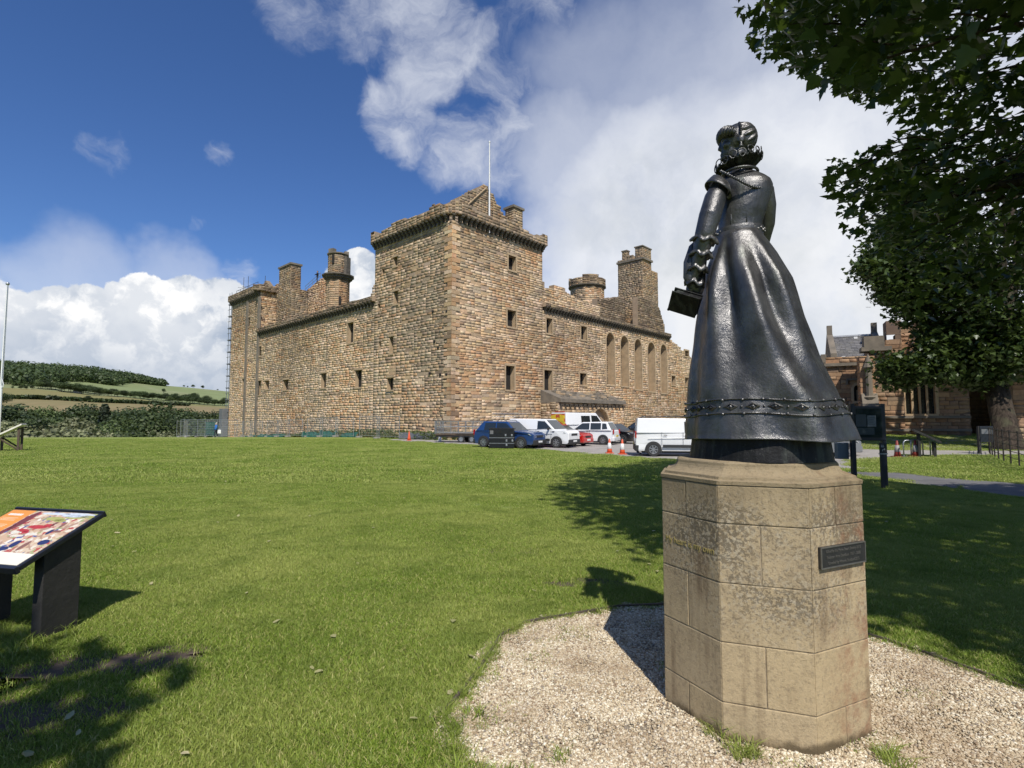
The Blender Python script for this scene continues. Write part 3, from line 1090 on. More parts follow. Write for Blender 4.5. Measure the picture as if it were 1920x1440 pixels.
for px, ty, r in ((167, 741, 717), (307, 728, 1250), (315, 717, 1590), (345, 722, 1590), (352, 723, 1590), (362, 721, 1590), (381, 722, 1590), (362, 735, 1090), (387, 741, 1060), (350, 738, 1090), (408, 731, 1590), (3, 734, 650), (60, 722, 960), (40, 722, 960), (24, 723, 960), (50, 723, 960)):
    far_tree('dark', px, r, ty, 1.3, {167: 'lone round tree standing on the hedge line in the brown field', 307: 'lone round tree in the middle of the pale upper field'}.get(px, 'small dark tree standing alone on the far hillside'), 'single trees on the far hillside' if px not in (167, 307) else None)

# the wood on the hilltop: one mass nobody could count
rr = np.random.default_rng(5)
Vw, Fw = [], []
n = 0
for k in range(900):
    px = rr.uniform(-180, 306)
    az = (px - 960) / FOC
    lo = 1040 + 260 * sst(50, 150, px) + 240 * sst(215, 245, px)
    r = rr.uniform(lo, 1610)
    yv = r / sqrt(1 + az * az)
    h = rr.uniform(15, 25) * (1 - .3 * sst(230, 300, px))
    base = np.array([az * yv, yv, hill_z(r, az) + h * .45])
    m = 90
    d = rr.normal(size=(m, 3)); d /= np.linalg.norm(d, axis=1)[:, None]
    P = base + d * np.array([h * .55, h * .55, h * .55]) * (.8 + .3 * rr.random((m, 1)))
    a = np.cross(d + .5 * rr.normal(size=(m, 3)), rr.normal(size=(m, 3))); a /= np.linalg.norm(a, axis=1)[:, None]
    b2 = np.cross(a, d); b2 /= np.linalg.norm(b2, axis=1)[:, None] + 1e-6
    s = (1.1 + 1.3 * rr.random((m, 1)))
    Vw.append(np.stack([P - a * s, P + b2 * s, P + a * s, P - b2 * s], 1).reshape(-1, 3))
    n += m
wood = link('woodland', np_mesh('woodland', np.concatenate(Vw), np.arange(n)[:, None] * 4 + np.arange(4), M_FAR_DARK))
tag(wood, 'dark wooded hilltop beyond the fields', None, None, 'stuff')

Vw, n = [], 0
for k in range(420):     # and the low belt of wood that closes the view round the rest of the horizon
    a = rr.uniform(-.28, 2.0)
    r = rr.uniform(560, 760)
    h = rr.uniform(11, 20)
    base = np.array([r * sin(a), r * cos(a), hill_z(r, tan(a) if abs(a) < 1.2 else 2.5) + h * .45])
    d = rr.normal(size=(40, 3)); d /= np.linalg.norm(d, axis=1)[:, None]
    P = base + d * np.array([h * .8, h * .8, h * .55]) * (.75 + .35 * rr.random((40, 1)))
    q = np.cross(d + .5 * rr.normal(size=(40, 3)), rr.normal(size=(40, 3))); q /= np.linalg.norm(q, axis=1)[:, None]
    b2 = np.cross(q, d); b2 /= np.linalg.norm(b2, axis=1)[:, None] + 1e-6
    s = (1.6 + 1.8 * rr.random((40, 1)))
    Vw.append(np.stack([P - q * s, P + b2 * s, P + q * s, P - b2 * s], 1).reshape(-1, 3))
    n += 40
tag(link('woodland', np_mesh('woodland', np.concatenate(Vw), np.arange(n)[:, None] * 4 + np.arange(4), M_FAR_DARK)), 'distant belt of wood on the skyline behind the castle and church', None, None, 'stuff')

# white farmhouse by the tree line
p = at_y(145, 738, 780)
fz = hill_z(sqrt(p.x ** 2 + p.y ** 2), p.x / p.y)
fh = empty('farmhouse', (p.x, p.y, fz), 'tiny white farmhouse at the field edge below the hill wood', 'house', rz=-.3)
MB().box((0, 0, 2.6), (9, 6, 6)).build('wall', M_WHITE, fh, world=False)
MB().prism([(-4.6, -3.2, 5.6), (-4.6, 3.2, 5.6), (-4.6, 0, 8.6)], (9.2, 0, 0)).build('roof', pm('slate_far', (.12, .12, .13)), fh, world=False)
MB().box((3.2, 0, 8.8), (.9, .9, 1.8)).build('chimney', M_WHITE, fh, world=False)
for wx in (-2.5, 0, 2.5):
    MB().box((wx, -3.02, 3.2), (1, .1, 1.4)).build('window', M_VOID_SHADE, fh, world=False)
# ================================================================== masonry builder
STONES = {}     # owner name -> list of (verts, colour, projected size)


def pal(u, z, k):
    """albedo of one rubble stone; k picks the mason's mix of the wall it is in"""
    kn = len(k) * 7.1
    n1 = noise.noise(Vector((u * .16, z * .22, kn)))
    n2 = noise.noise(Vector((u * .55, z * .8, kn * 3.3 + 9)))
    r = random.random()
    orange, buff, grey, dark, light = (.455, .262, .134), (.490, .345, .200), (.375, .294, .203), (.222, .163, .113), (.69, .52, .355)
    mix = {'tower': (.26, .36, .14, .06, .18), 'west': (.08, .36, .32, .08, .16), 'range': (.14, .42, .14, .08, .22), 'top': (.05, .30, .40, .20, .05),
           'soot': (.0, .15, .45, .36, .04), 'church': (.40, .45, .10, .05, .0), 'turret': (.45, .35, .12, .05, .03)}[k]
    w = [mix[0] * max(.12, 1 + 4.2 * n1), mix[1], mix[2] * max(.3, 1 - 2.4 * n1), mix[3] * max(.2, 1 + 2.2 * n2), mix[4] * max(.2, 1 - 2.6 * n2)]
    tot = sum(w)
    mean = [sum(c[i] * wt for c, wt in zip((orange, buff, grey, dark, light), w)) / tot for i in range(3)]
    s = tot * r
    for c, wt in zip((orange, buff, grey, dark, light), w):
        s -= wt
        if s <= 0:
            break
    a = .74 if k not in ('church', 'turret') else .4
    f = random.uniform(.86, 1.14)
    if k == 'tower' and 4 < z < 13:                       # rust-stained band across the tower front
        w_ = sst(-.45, .25, noise.noise(Vector((u * .11, z * .16, 5.5)))) * sst(4, 6.5, z) * sst(13, 10, z)
        mean = [mean[0] * (1 - .06 * w_), mean[1] * (1 - .20 * w_), mean[2] * (1 - .34 * w_)]
    if k == 'west':                                       # limewashed foot and drier, paler lower courses
        f *= 1.17 - .021 * max(z, 0)
    g_ = noise.noise(Vector((u * .07 + 3, z * .10, kn)))          # whole zones weathered darker or bleached
    f *= 1 + .44 * g_
    c = [mean[i] + (c[i] - mean[i]) * a for i in range(3)]
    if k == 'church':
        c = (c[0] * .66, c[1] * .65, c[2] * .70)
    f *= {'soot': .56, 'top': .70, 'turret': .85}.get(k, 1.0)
    f = min(f, .66 / max(c))
    return tuple(x * f * random.uniform(.97, 1.03) for x in c)


class Path:
    def __init__(self, pts, closed=False):
        self.p = [Vector((p[0], p[1])) for p in pts]
        if closed:
            self.p.append(self.p[0].copy())
        self.s = [0.0]
        for a, b in zip(self.p, self.p[1:]):
            self.s.append(self.s[-1] + (b - a).length)
        self.L = self.s[-1]

    def seg(self, s):
        for i in range(len(self.s) - 1):
            if s <= self.s[i + 1] + 1e-9 or i == len(self.s) - 2:
                return i

    def at(self, s, off, z, i=None):
        if i is None:
            i = self.seg(s)
        a, b = self.p[i], self.p[i + 1]
        t = (b - a).normalized()
        q = a + t * (s - self.s[i])
        n = Vector((t.y, -t.x))
        q = q + n * off
        return Vector((q.x, q.y, z))

    def nrm(self, s):
        i = self.seg(s)
        t = (self.p[i + 1] - self.p[i]).normalized()
        return Vector((t.y, -t.x, 0)), Vector((t.x, t.y, 0))


def arch_poly(h, n=5):
    """outline of a pointed or round-headed opening in (s, z)"""
    s0, s1, z0, z1 = h['s0'], h['s1'], h['z0'], h['z1']
    w = (s1 - s0) / 2
    c = (s0 + s1) / 2
    rise = w * h.get('rise', 1.0)
    pts = [(s0, z0), (s1, z0)]
    for k in range(2 * n + 1):
        a = pi * k / (2 * n)
        pts.append((c + w * cos(a), z1 - rise + rise * sin(a)))
    return pts


def slices(h):
    if not h.get('arch'):
        return [(h['s0'], h['s1'], h['z0'], h['z1'])]
    w, c = (h['s1'] - h['s0']) / 2, (h['s0'] + h['s1']) / 2
    rise = w * h.get('rise', 1.0)
    out = [(h['s0'], h['s1'], h['z0'], h['z1'] - rise)]
    N = 5
    for k in range(N):
        a, b = h['z1'] - rise + rise * k / N, h['z1'] - rise + rise * (k + 1) / N
        f = sqrt(max(0, 1 - ((k + .5) / N) ** 2))
        out.append((c - w * f, c + w * f, a, b))
    return out


def wall(owner, path, z0, ztop, holes=(), th=1.2, course=(.17, .31), slen=(.32, 1.0), k='west', name='wall', s0=None, s1=None, step=None,
         proud=.018, off=0.0, stones=True, core=None, ragged_top=0.0, soffit=False):
    """a wall standing along path: mortar core with real openings, and every stone of its outer face"""
    s0 = 0.0 if s0 is None else s0
    s1 = path.L if s1 is None else s1
    zt = ztop if callable(ztop) else (lambda s: ztop)
    rects = [r for h in holes for r in slices(h)]
    cut = {s0, s1}
    for x in path.s:
        if s0 < x < s1:
            cut.add(x)
    for r in rects:
        for x in r[:2]:
            if s0 < x < s1:
                cut.add(x)
    if step:
        n = int((s1 - s0) / step)
        for q in range(1, n):
            cut.add(s0 + (s1 - s0) * q / n)
    cut = sorted(cut)
    cut = [c for i, c in enumerate(cut) if i == 0 or c - cut[i - 1] > 1e-4]
    mb = MB()
    co = -.010 + off
    prev = None
    for a, b in zip(cut, cut[1:]):
        m = (a + b) / 2
        i = path.seg(m)
        top = zt(m)
        if top <= z0:
            prev = None
            continue
        hs = sorted([(r[2], r[3]) for r in rects if r[0] < m < r[1]])
        z = z0
        segs = []
        for h0, h1 in hs:
            if h0 > z:
                segs.append((z, min(h0, top)))
            z = max(z, h1)
        if z < top:
            segs.append((z, top))
        for q0, q1 in segs:
            if q1 - q0 > 1e-4:
                mb.quad(path.at(a, co, q0, i), path.at(b, co, q0, i), path.at(b, co, q1, i), path.at(a, co, q1, i))
        mb.quad(path.at(b, off - th, z0, i), path.at(a, off - th, z0, i), path.at(a, off - th, top, i), path.at(b, off - th, top, i))
        tz = top + .002 * (i % 3)
        mb.quad(path.at(a, co, tz, i), path.at(b, co, tz, i), path.at(b, off - th, tz, i), path.at(a, off - th, tz, i))
        if soffit:
            mb.quad(path.at(b, co, z0, i), path.at(a, co, z0, i), path.at(a, off - th, z0, i), path.at(b, off - th, z0, i))
        if prev is None:
            mb.quad(path.at(a, off - th, z0, i), path.at(a, co, z0, i), path.at(a, co, top, i), path.at(a, off - th, top, i))
        elif abs(prev - top) > .01:
            lo, hi = min(prev, top), max(prev, top)
            mb.quad(path.at(a, off - th, lo, i), path.at(a, co, lo, i), path.at(a, co, hi, i), path.at(a, off - th, hi, i))
        prev = top
    if prev is not None:
        i = path.seg(s1)
        mb.quad(path.at(s1, co, z0, i), path.at(s1, off - th, z0, i), path.at(s1, off - th, prev, i), path.at(s1, co, prev, i))
    o = mb.build(name, core or M_CORE, owner)
    if not stones:
        return o
    lst = STONES.setdefault(owner.name, [])
    corner = [x for x in path.s if s0 + .01 < x < s1 - .01]
    # the courses are carried a few metres and then shift, as rubble walling does
    lots = []
    zb, ztall = z0, max(zt(s0 + (s1 - s0) * q / 60.) for q in range(61))
    while zb < ztall - .05:
        ze = zb + random.uniform(1.2, 2.2)
        if ztall - ze < .9 or k == 'church':
            ze = ztall
        a = s0
        while a < s1 - .01:
            b = a + (random.uniform(1.8, 5) if k != 'church' else 99)
            if s1 - b < 1.2:
                b = s1
            for c in corner:
                if a < c < b:
                    b = c
            lots.append((a, min(b, s1), zb, ze))
            a = b
        zb = ze
    for l0, l1, zb, ze in lots:
        mx = min(ze, max(zt(l0 + (l1 - l0) * (q + .5) / 12.) for q in range(12)))
        z = zb
        while z < mx - .05:
            h = random.uniform(*course)
            if mx - z < course[0] * 1.6:
                h = mx - z
            zc = z + h / 2
            free = [(l0, l1)]
            for r in rects:
                if r[2] < z + h * .7 and r[3] > z + h * .3:
                    nf = []
                    for a, b in free:
                        if r[1] <= a or r[0] >= b:
                            nf.append((a, b))
                        else:
                            if r[0] - a > .05:
                                nf.append((a, r[0]))
                            if b - r[1] > .05:
                                nf.append((r[1], b))
                    free = nf
            for a, b in free:
                s = a
                while s < b - .02:
                    ln = random.uniform(*slen) * (.75 + .9 * h)
                    if b - (s + ln) < slen[0] * .8:
                        ln = b - s
                    e = min(b, s + ln)
                    m = (s + e) / 2
                    if zt(m) >= zc + random.uniform(-ragged_top, ragged_top * .4):
                        i = path.seg(m)
                        j = .007
                        pr = off + proud * random.random() ** 1.3
                        dz = .05 * noise.noise(Vector((s * .7, z * 2.1, 1.7))) if k != 'church' else 0
                        q0, q1 = z + j * .8 + dz, min(z + h + dz, zt(m) + .06) - j * .8
                        jt = lambda: random.uniform(-.014, .014)
                        ins = min(.016, (e - s) * .2)
                        vs = [path.at(s + j, off - .05, q0, i), path.at(e - j, off - .05, q0, i), path.at(e - j, off - .05, q1, i), path.at(s + j, off - .05, q1, i),
                              path.at(s + j + ins + jt(), pr + jt() * .6, q0 + ins * .7 + jt(), i), path.at(e - j - ins + jt(), pr + jt() * .6, q0 + ins * .7 + jt(), i),
                              path.at(e - j - ins + jt(), pr + jt() * .6, q1 - ins * .7 + jt(), i), path.at(s + j + ins + jt(), pr + jt() * .6, q1 - ins * .7 + jt(), i)]
                        pc = proj(vs[4])
                        n, _ = path.nrm(m)
                        vd = (vs[4] - EYE)
                        vis = pc is not None and -20 < pc[0] < 1940 and n.x * vd.x + n.y * vd.y < 0
                        size = (e - s) * h / max(1., vd.length_squared) if vis else 0
                        lst.append((vs, pal(m + 31 * i * (0 if len(path.p) < 5 else 1), z, k), size))
                    s = e
            z += h
    return o


SF = ((4, 5, 6, 7), (0, 1, 5, 4), (1, 2, 6, 5), (2, 3, 7, 6), (3, 0, 4, 7))


def lay_stones(owner, mat, limit=296):
    """the stones that show largest become parts, one object each; the rest one part"""
    lst = sorted(STONES[owner.name], key=lambda t: -t[2])
    for vs, c, _ in lst[:limit]:
        MB().add(vs, SF, 0, c).build('stone', mat, owner)
    n = len(lst) - limit
    V = np.array([[tuple(p) for p in t[0]] for t in lst[limit:]]).reshape(-1, 3)
    Cc = np.repeat(np.array([t[1] for t in lst[limit:]]), 8, axis=0)
    F = (np.arange(n)[:, None, None] * 8 + np.array(SF)[None]).reshape(-1, 4)
    o = link('stonework', np_mesh('stonework', V, F, mat, False, Cc), owner)
    o['kind'] = 'stuff'


def window(owner, path, h, i=None, back=M_VOID_SHADE, dress=False, sill=True, lintel=True, name='window', rev=None, off=0.0):
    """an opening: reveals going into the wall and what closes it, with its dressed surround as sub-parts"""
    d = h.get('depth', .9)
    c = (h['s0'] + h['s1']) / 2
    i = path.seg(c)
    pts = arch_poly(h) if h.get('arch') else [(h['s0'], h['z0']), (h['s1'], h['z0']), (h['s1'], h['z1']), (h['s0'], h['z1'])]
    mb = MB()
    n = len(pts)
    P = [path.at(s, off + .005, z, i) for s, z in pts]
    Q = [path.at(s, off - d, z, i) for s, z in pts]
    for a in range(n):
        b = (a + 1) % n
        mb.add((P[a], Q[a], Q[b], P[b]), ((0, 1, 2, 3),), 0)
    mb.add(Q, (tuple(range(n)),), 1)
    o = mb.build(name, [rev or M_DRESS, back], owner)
    nn, tt = path.nrm(c)
    ang = atan2(tt.y, tt.x)
    if dress:
        w = .17
        f = MB()
        if h.get('arch'):
            ap = arch_poly(h, 6)[2:]
            ap = [(h['s1'], h['z0'])] + ap + [(h['s0'], h['z0'])]
            inn = [path.at(s, off + .05, z, i) for s, z in ap]
            cz = h['z1'] - (h['s1'] - h['s0']) / 2
            out = []
            for s, z in ap:
                if z <= cz:
                    out.append(path.at(s + (w if s > c else -w), off + .05, z, i))
                else:
                    ds, dz = s - c, z - cz
                    l = sqrt(ds * ds + dz * dz) or 1
                    out.append(path.at(s + ds / l * w, off + .05, z + dz / l * w, i))
            for a in range(len(ap) - 1):
                A, B, Cq, Dq = inn[a], inn[a + 1], out[a + 1], out[a]
                bk = Vector(nn) * -.09
                f.quad(A, Dq, Cq, B); f.quad(Dq, Dq + bk, Cq + bk, Cq); f.quad(A, B, B + bk, A + bk)
        else:
            for s in (h['s0'] - w / 2, h['s1'] + w / 2):
                f.box(path.at(s, off - .02, (h['z0'] + h['z1']) / 2, i), (w, .15, h['z1'] - h['z0']), ang)
        f.build('window_frame', M_DRESS, o, fix=True)
    if sill:
        MB().box(path.at(c, off - .01, h['z0'] - .08, i), (h['s1'] - h['s0'] + .24, .17, .16), ang).build('sill', M_DRESS, o)
    if lintel and not h.get('arch'):
        MB().box(path.at(c, off - .01, h['z1'] + .11, i), (h['s1'] - h['s0'] + .36, .15, .22), ang).build('lintel', M_DRESS, o)
    return o


def corbel_mesh():
    mb = MB()
    for (y1, z0, z1, w) in ((.20, 0, .22, .24), (.38, .22, .42, .26), (.56, .42, .62, .28)):
        n = 3
        prof = [(-.1, z0), (-.1, z1), (y1, z1)] + [(y1 - .12 * (1 - cos(pi / 2 * q / n)) * 1.0, z0 + (z1 - z0) * (1 - q / n) * .55) for q in range(1, n + 1)]
        mb.prism([(-w / 2, y, z) for y, z in prof], (w, 0, 0))
    me = mb.mesh('corbel', M_SOOT_SHADE)
    bm = bmesh.new(); bm.from_mesh(me); bmesh.ops.recalc_face_normals(bm, faces=bm.faces); bm.to_mesh(me); bm.free()
    return me


CORB = corbel_mesh()


def corbels(owner, path, s0, s1, z, gap=.55, scale=1.0):
    n = max(1, int((s1 - s0) / gap))
    for q in range(n + 1):
        s = s0 + (s1 - s0) * q / n
        nn, tt = path.nrm(s)
        o = bpy.data.objects.new('corbel', CORB)
        COL.objects.link(o)
        o.location = path.at(s, .0, z + random.uniform(-.02, .02))
        o.rotation_euler = (0, 0, atan2(nn.y, nn.x) - pi / 2)
        o.scale = (scale * random.uniform(.9, 1.08), scale, scale)
        put(o, owner)


# ================================================================== the castle
DC = 45.6
C0 = Vector((-.115 * DC, DC))
UL = Vector((-.7306, .6828))
UR = Vector((.6828, .7306))
NL, NR = -UR, -UL
LEN_L, LEN_R = 51.5, 50.0
MAIN = Path([C0 + UL * LEN_L, C0, C0 + UR * LEN_R])


def on_left(px, py, back=0.0):
    """(s, z) on the castle's left face, or on the plane that many metres behind it"""
    d = ray(px, py)
    P0 = C0 - NL * back
    n = NL
    t = ((P0.x - EYE.x) * n.x + (P0.y - EYE.y) * n.y) / (d.x * n.x + d.y * n.y)
    p = EYE + d * t
    u = (Vector((p.x, p.y)) - P0).dot(UL)
    return LEN_L - u, p.z


def on_right(px, py, back=0.0):
    d = ray(px, py)
    P0 = C0 - NR * back
    n = NR
    t = ((P0.x - EYE.x) * n.x + (P0.y - EYE.y) * n.y) / (d.x * n.x + d.y * n.y)
    p = EYE + d * t
    u = (Vector((p.x, p.y)) - P0).dot(UR)
    return LEN_L + u, p.z


def hole(fn, x0, y0, x1, y1, **kw):
    ym, xm = (y0 + y1) / 2, (x0 + x1) / 2
    a, b = fn(x0, ym)[0], fn(x1, ym)[0]
    return dict(s0=min(a, b), s1=max(a, b), z0=fn(xm, y1)[1], z1=fn(xm, y0)[1], **kw)


castle = empty('castle', (C0.x, C0.y, 0), 'roofless ruined stone castle with a tall corner tower and long curtain walls', 'castle')

W_LEFT = [(738, 482, 745, 499), (738, 546, 746, 570), (726, 708, 737, 731), (666, 694, 678, 726), (602, 700, 611, 727), (531, 712, 540, 731), (497, 714, 504, 730), (483, 714, 489, 741), (454, 710, 460, 740),
          (463, 596, 468, 613), (652, 605, 663, 643), (730, 631, 737, 663), (716, 504, 721, 514), (708, 565, 713, 583), (710, 640, 714, 655), (484, 650, 489, 668), (712, 717, 714, 735)]
W_RIGHT = [(953, 480, 967, 507), (951, 582, 967, 613), (948, 686, 964, 731), (1020, 694, 1035, 735), (1024, 597, 1035, 625), (1089, 612, 1100, 637), (1087, 700, 1099, 722), (1259, 705, 1266, 722), (1284, 658, 1291, 668), (1284, 708, 1291, 724)]
LANC = [(1137, 624, 1152, 722), (1164, 630, 1178, 724), (1190, 636, 1203, 730), (1215, 642, 1228, 734), (1239, 646, 1250, 737)]
HL = [hole(on_left, *w, depth=.42) for w in W_LEFT]
HR = [hole(on_right, *w, depth=.50) for w in W_RIGHT]
HA = [hole(on_right, *w, depth=1.0, arch=True, rise=1.15) for w in LANC]
S_C = LEN_L                                   # the near corner
S_TL = on_left(703, 520)[0]                   # where the tower ends on the left face
S_TR = on_right(1017, 520)[0]                 # and on the right face
S_FT = on_left(487, 600)[0]                   # inner edge of the far tower
S_RE = on_right(1254, 640)[0]                 # end of the corbelled range
Z_T = on_right(1017, 470)[1] - .1             # underside of the tower corbels
Z_R = on_right(1016, 581)[1]
Z_L = on_left(690, 575)[1]
Z_F = Z_T - .1


def main_top(s):
    if s < S_FT:
        return Z_F
    if s < S_TL:
        return Z_L if s < S_TL - 1.0 else Z_L + 2.6 * (s - S_TL + 1.0)
    if s < S_TR:
        return Z_T
    if s < S_RE:
        return Z_R
    f = (s - S_RE) / (MAIN.L - S_RE)
    return Z_R + .3 - 3.2 * f - .7 * abs(noise.noise(Vector((s * .8, 0, 0))))


Z_BASE = -1.6
holes = HL + HR + HA
wall(castle, MAIN, Z_BASE, main_top, [h for h in holes if h['s1'] < S_TL], th=1.8, k='west', s0=0, s1=S_TL, step=2.0)
tow = [h for h in holes if S_TL <= h['s1'] <= S_TR]
wall(castle, MAIN, Z_BASE, Z_T, [h for h in tow if h['s1'] < S_C], th=1.6, k='west', s0=S_TL, s1=S_C, course=(.2, .33))
wall(castle, MAIN, Z_BASE, Z_T, [h for h in tow if h['s0'] > S_C], th=1.6, k='tower', s0=S_C, s1=S_TR, course=(.20, .31), slen=(.4, 1.05))
wall(castle, MAIN, Z_BASE, main_top, [h for h in holes if h['s0'] > S_TR], th=1.8, k='range', s0=S_TR, step=1.0, ragged_top=.3)
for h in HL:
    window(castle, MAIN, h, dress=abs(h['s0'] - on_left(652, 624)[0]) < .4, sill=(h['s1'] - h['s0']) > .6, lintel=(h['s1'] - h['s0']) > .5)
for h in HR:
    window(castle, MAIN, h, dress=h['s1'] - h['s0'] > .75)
M_LANC = pm('blocked_lancet_stone', (.50, .38, .235), (.34, .255, .16), 2.6, .95, bump=.9, bscale=6, wear=(.16, .125, .09))
for h in HA:
    w = window(castle, MAIN, h, back=M_LANC, dress=True, name='lancet_window')
    c = (h['s0'] + h['s1']) / 2
    nn, tt = MAIN.nrm(c)
    bp_ = Path([MAIN.at(h['s0'] + .02, -.92, 0).xy, MAIN.at(h['s1'] - .02, -.92, 0).xy])
    wall(castle, bp_, h['z0'], h['z1'] - .25, th=.05, k='top', name='lancet_filling')
    MB().box(MAIN.at(c, -.78, (h['z0'] + h['z1']) / 2 - .2), (.14, .22, h['z1'] - h['z0'] - .4), atan2(tt.y, tt.x)).build('mullion', M_DRESS, w)
# corner quoins, long and short by turns, as dressed blocks of the near corner
ql = STONES[castle.name]
z = 0.0
q = 0
while z < Z_T - .5:
    h = random.uniform(.30, .42)
    for side in (0, 1):
        ln = (.95, .5)[(q + side) % 2]
        a, b = (S_C - ln, S_C + .02) if side == 0 else (S_C - .02, S_C + ln)
        i = 0 if side == 0 else 1
        j = .012
        pr = .052 + .015 * random.random()
        vs = [MAIN.at(a + j, -.05, z + j, i), MAIN.at(b - j, -.05, z + j, i), MAIN.at(b - j, -.05, z + h - j, i), MAIN.at(a + j, -.05, z + h - j, i),
              MAIN.at(a + .03, pr, z + .02, i), MAIN.at(b + (.03 if side == 0 else -.03), pr, z + .02, i), MAIN.at(b + (.03 if side == 0 else -.03), pr, z + h - .02, i), MAIN.at(a + .03, pr, z + h - .02, i)]
        ql.append((vs, pal(S_C + 40, z * 3, 'tower'), ln * h / 2100 * 1.6))
    z += h
    q += 1
# near-black blocks: shade of slits and square drain holes put into their colour
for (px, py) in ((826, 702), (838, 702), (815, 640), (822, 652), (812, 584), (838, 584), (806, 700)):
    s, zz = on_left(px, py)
    MB().box(MAIN.at(s, .03, zz, 0), (.22, .1, .2), atan2(-UL.y, -UL.x)).build('putlog_hole', M_VOID_SHADE, castle)
# projecting strips that run up the far tower
for px in (462, 484):
    s, _ = on_left(px, 690)
    nn, tt = MAIN.nrm(s)
    MB().box(MAIN.at(s, .08, Z_F / 2 - .3, 0), (.5, .26, Z_F), atan2(tt.y, tt.x)).build('wall_shaft', M_CAP, castle)

# ---------------------------------------------------------------- corbel tables and parapets
OFF = .52
rr_ = 1.55


def offp(side, u, o):
    """point u metres from the near corner along a face, o metres outside it"""
    U, N = (UL, NL) if side == 'L' else (UR, NR)
    return C0 + U * u + N * o


cc = C0 + (NL + NR) * (OFF + .06 - rr_)
a0, a1 = atan2(NL.y, NL.x), atan2(NR.y, NR.x)
if a1 < a0:
    a1 += 2 * pi
arc = [cc + Vector((cos(a0 + (a1 - a0) * q / 8), sin(a0 + (a1 - a0) * q / 8))) * rr_ for q in range(9)]
uTL, uTR = S_C - S_TL, S_TR - S_C
inL, inR = offp('L', uTL + .1, OFF) - NL * 6, offp('R', uTR + .25, OFF) - NR * 6
tow_par = Path([inL, offp('L', uTL + .1, OFF)] + arc + [offp('R', uTR + .25, OFF), inR])
wallp = Path([offp('L', uTL, .0)] + [p - (p - cc).normalized() * (OFF + .06) for p in arc] + [offp('R', uTR, 0.)])
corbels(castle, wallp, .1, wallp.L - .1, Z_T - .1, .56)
ZP = Z_T + .52


def tow_top(s):
    b = ZP + .82
    n = noise.noise(Vector((s * .33, 4, 1)))
    st = b + (.28 if n > .12 else 0.) - (.2 if n < -.3 else 0.)
    if abs(s - (6 + uTL - 1.6)) < .65:
        st += .42
    return st


wall(castle, tow_par, ZP, tow_top, th=.65, k='top', name='parapet', step=.7, soffit=True, course=(.2, .3), slen=(.35, .9), proud=.03)
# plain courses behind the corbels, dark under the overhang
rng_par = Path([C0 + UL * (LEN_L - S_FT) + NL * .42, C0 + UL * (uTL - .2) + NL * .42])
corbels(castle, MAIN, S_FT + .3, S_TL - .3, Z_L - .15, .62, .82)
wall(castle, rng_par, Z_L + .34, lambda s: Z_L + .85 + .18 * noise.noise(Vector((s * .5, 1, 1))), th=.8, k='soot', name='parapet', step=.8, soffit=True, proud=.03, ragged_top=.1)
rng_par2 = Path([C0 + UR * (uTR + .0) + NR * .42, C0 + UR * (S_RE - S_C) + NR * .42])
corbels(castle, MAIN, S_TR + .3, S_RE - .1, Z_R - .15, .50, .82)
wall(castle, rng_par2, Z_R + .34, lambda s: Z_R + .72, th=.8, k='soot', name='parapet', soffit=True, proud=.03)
# the far tower's parapet with its corner roundel
cf = C0 + UL * (LEN_L - S_FT)
far_par = Path([C0 + UL * (LEN_L + .4) - NL * 5, C0 + UL * (LEN_L + .4) + NL * .5, cf + UL * .9 + NL * .5, cf + UL * .25 + NL * .95 - UL * .0, cf - UL * .45 + NL * .35, cf - UL * .5 - NL * 5])
corbels(castle, MAIN, .2, S_FT - .2, Z_F - .1, .56)
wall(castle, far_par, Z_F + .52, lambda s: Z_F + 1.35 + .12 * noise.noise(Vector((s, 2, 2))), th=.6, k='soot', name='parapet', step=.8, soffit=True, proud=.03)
# return wall of the far tower above the range
ret = Path([cf + Vector((0, 0)), cf - NL * 6])
wall(castle, ret, Z_L, Z_F + .5, [dict(s0=1.2, s1=2.3, z0=Z_L + .55, z1=Z_L + 1.9, depth=.8)], th=.8, k='range', name='tower_wall')
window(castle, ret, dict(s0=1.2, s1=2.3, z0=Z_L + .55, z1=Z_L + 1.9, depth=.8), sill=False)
# the return wall of the near tower over the right-hand range, and the one over the left
ret2 = Path([C0 + UR * uTR - NR * .0, C0 + UR * uTR - NR * 11.5])
wall(castle, ret2, Z_R, Z_T + .6, th=.8, k='west', name='tower_wall')
ret3 = Path([C0 + UL * uTL - NL * 11.5, C0 + UL * uTL])
wall(castle, ret3, Z_L, Z_T + .6, th=.8, k='west', name='tower_wall', stones=False)


# ---------------------------------------------------------------- what stands behind the wall heads
def face_path(fn, U, N, back, sA, sB):
    """path along a plane `back` metres behind a face, between two s values, left to right"""
    P0 = C0 - N * back
    if U is UL:
        return Path([P0 + UL * (LEN_L - sA), P0 + UL * (LEN_L - sB)])
    return Path([P0 + UR * (sA - LEN_L), P0 + UR * (sB - LEN_L)])


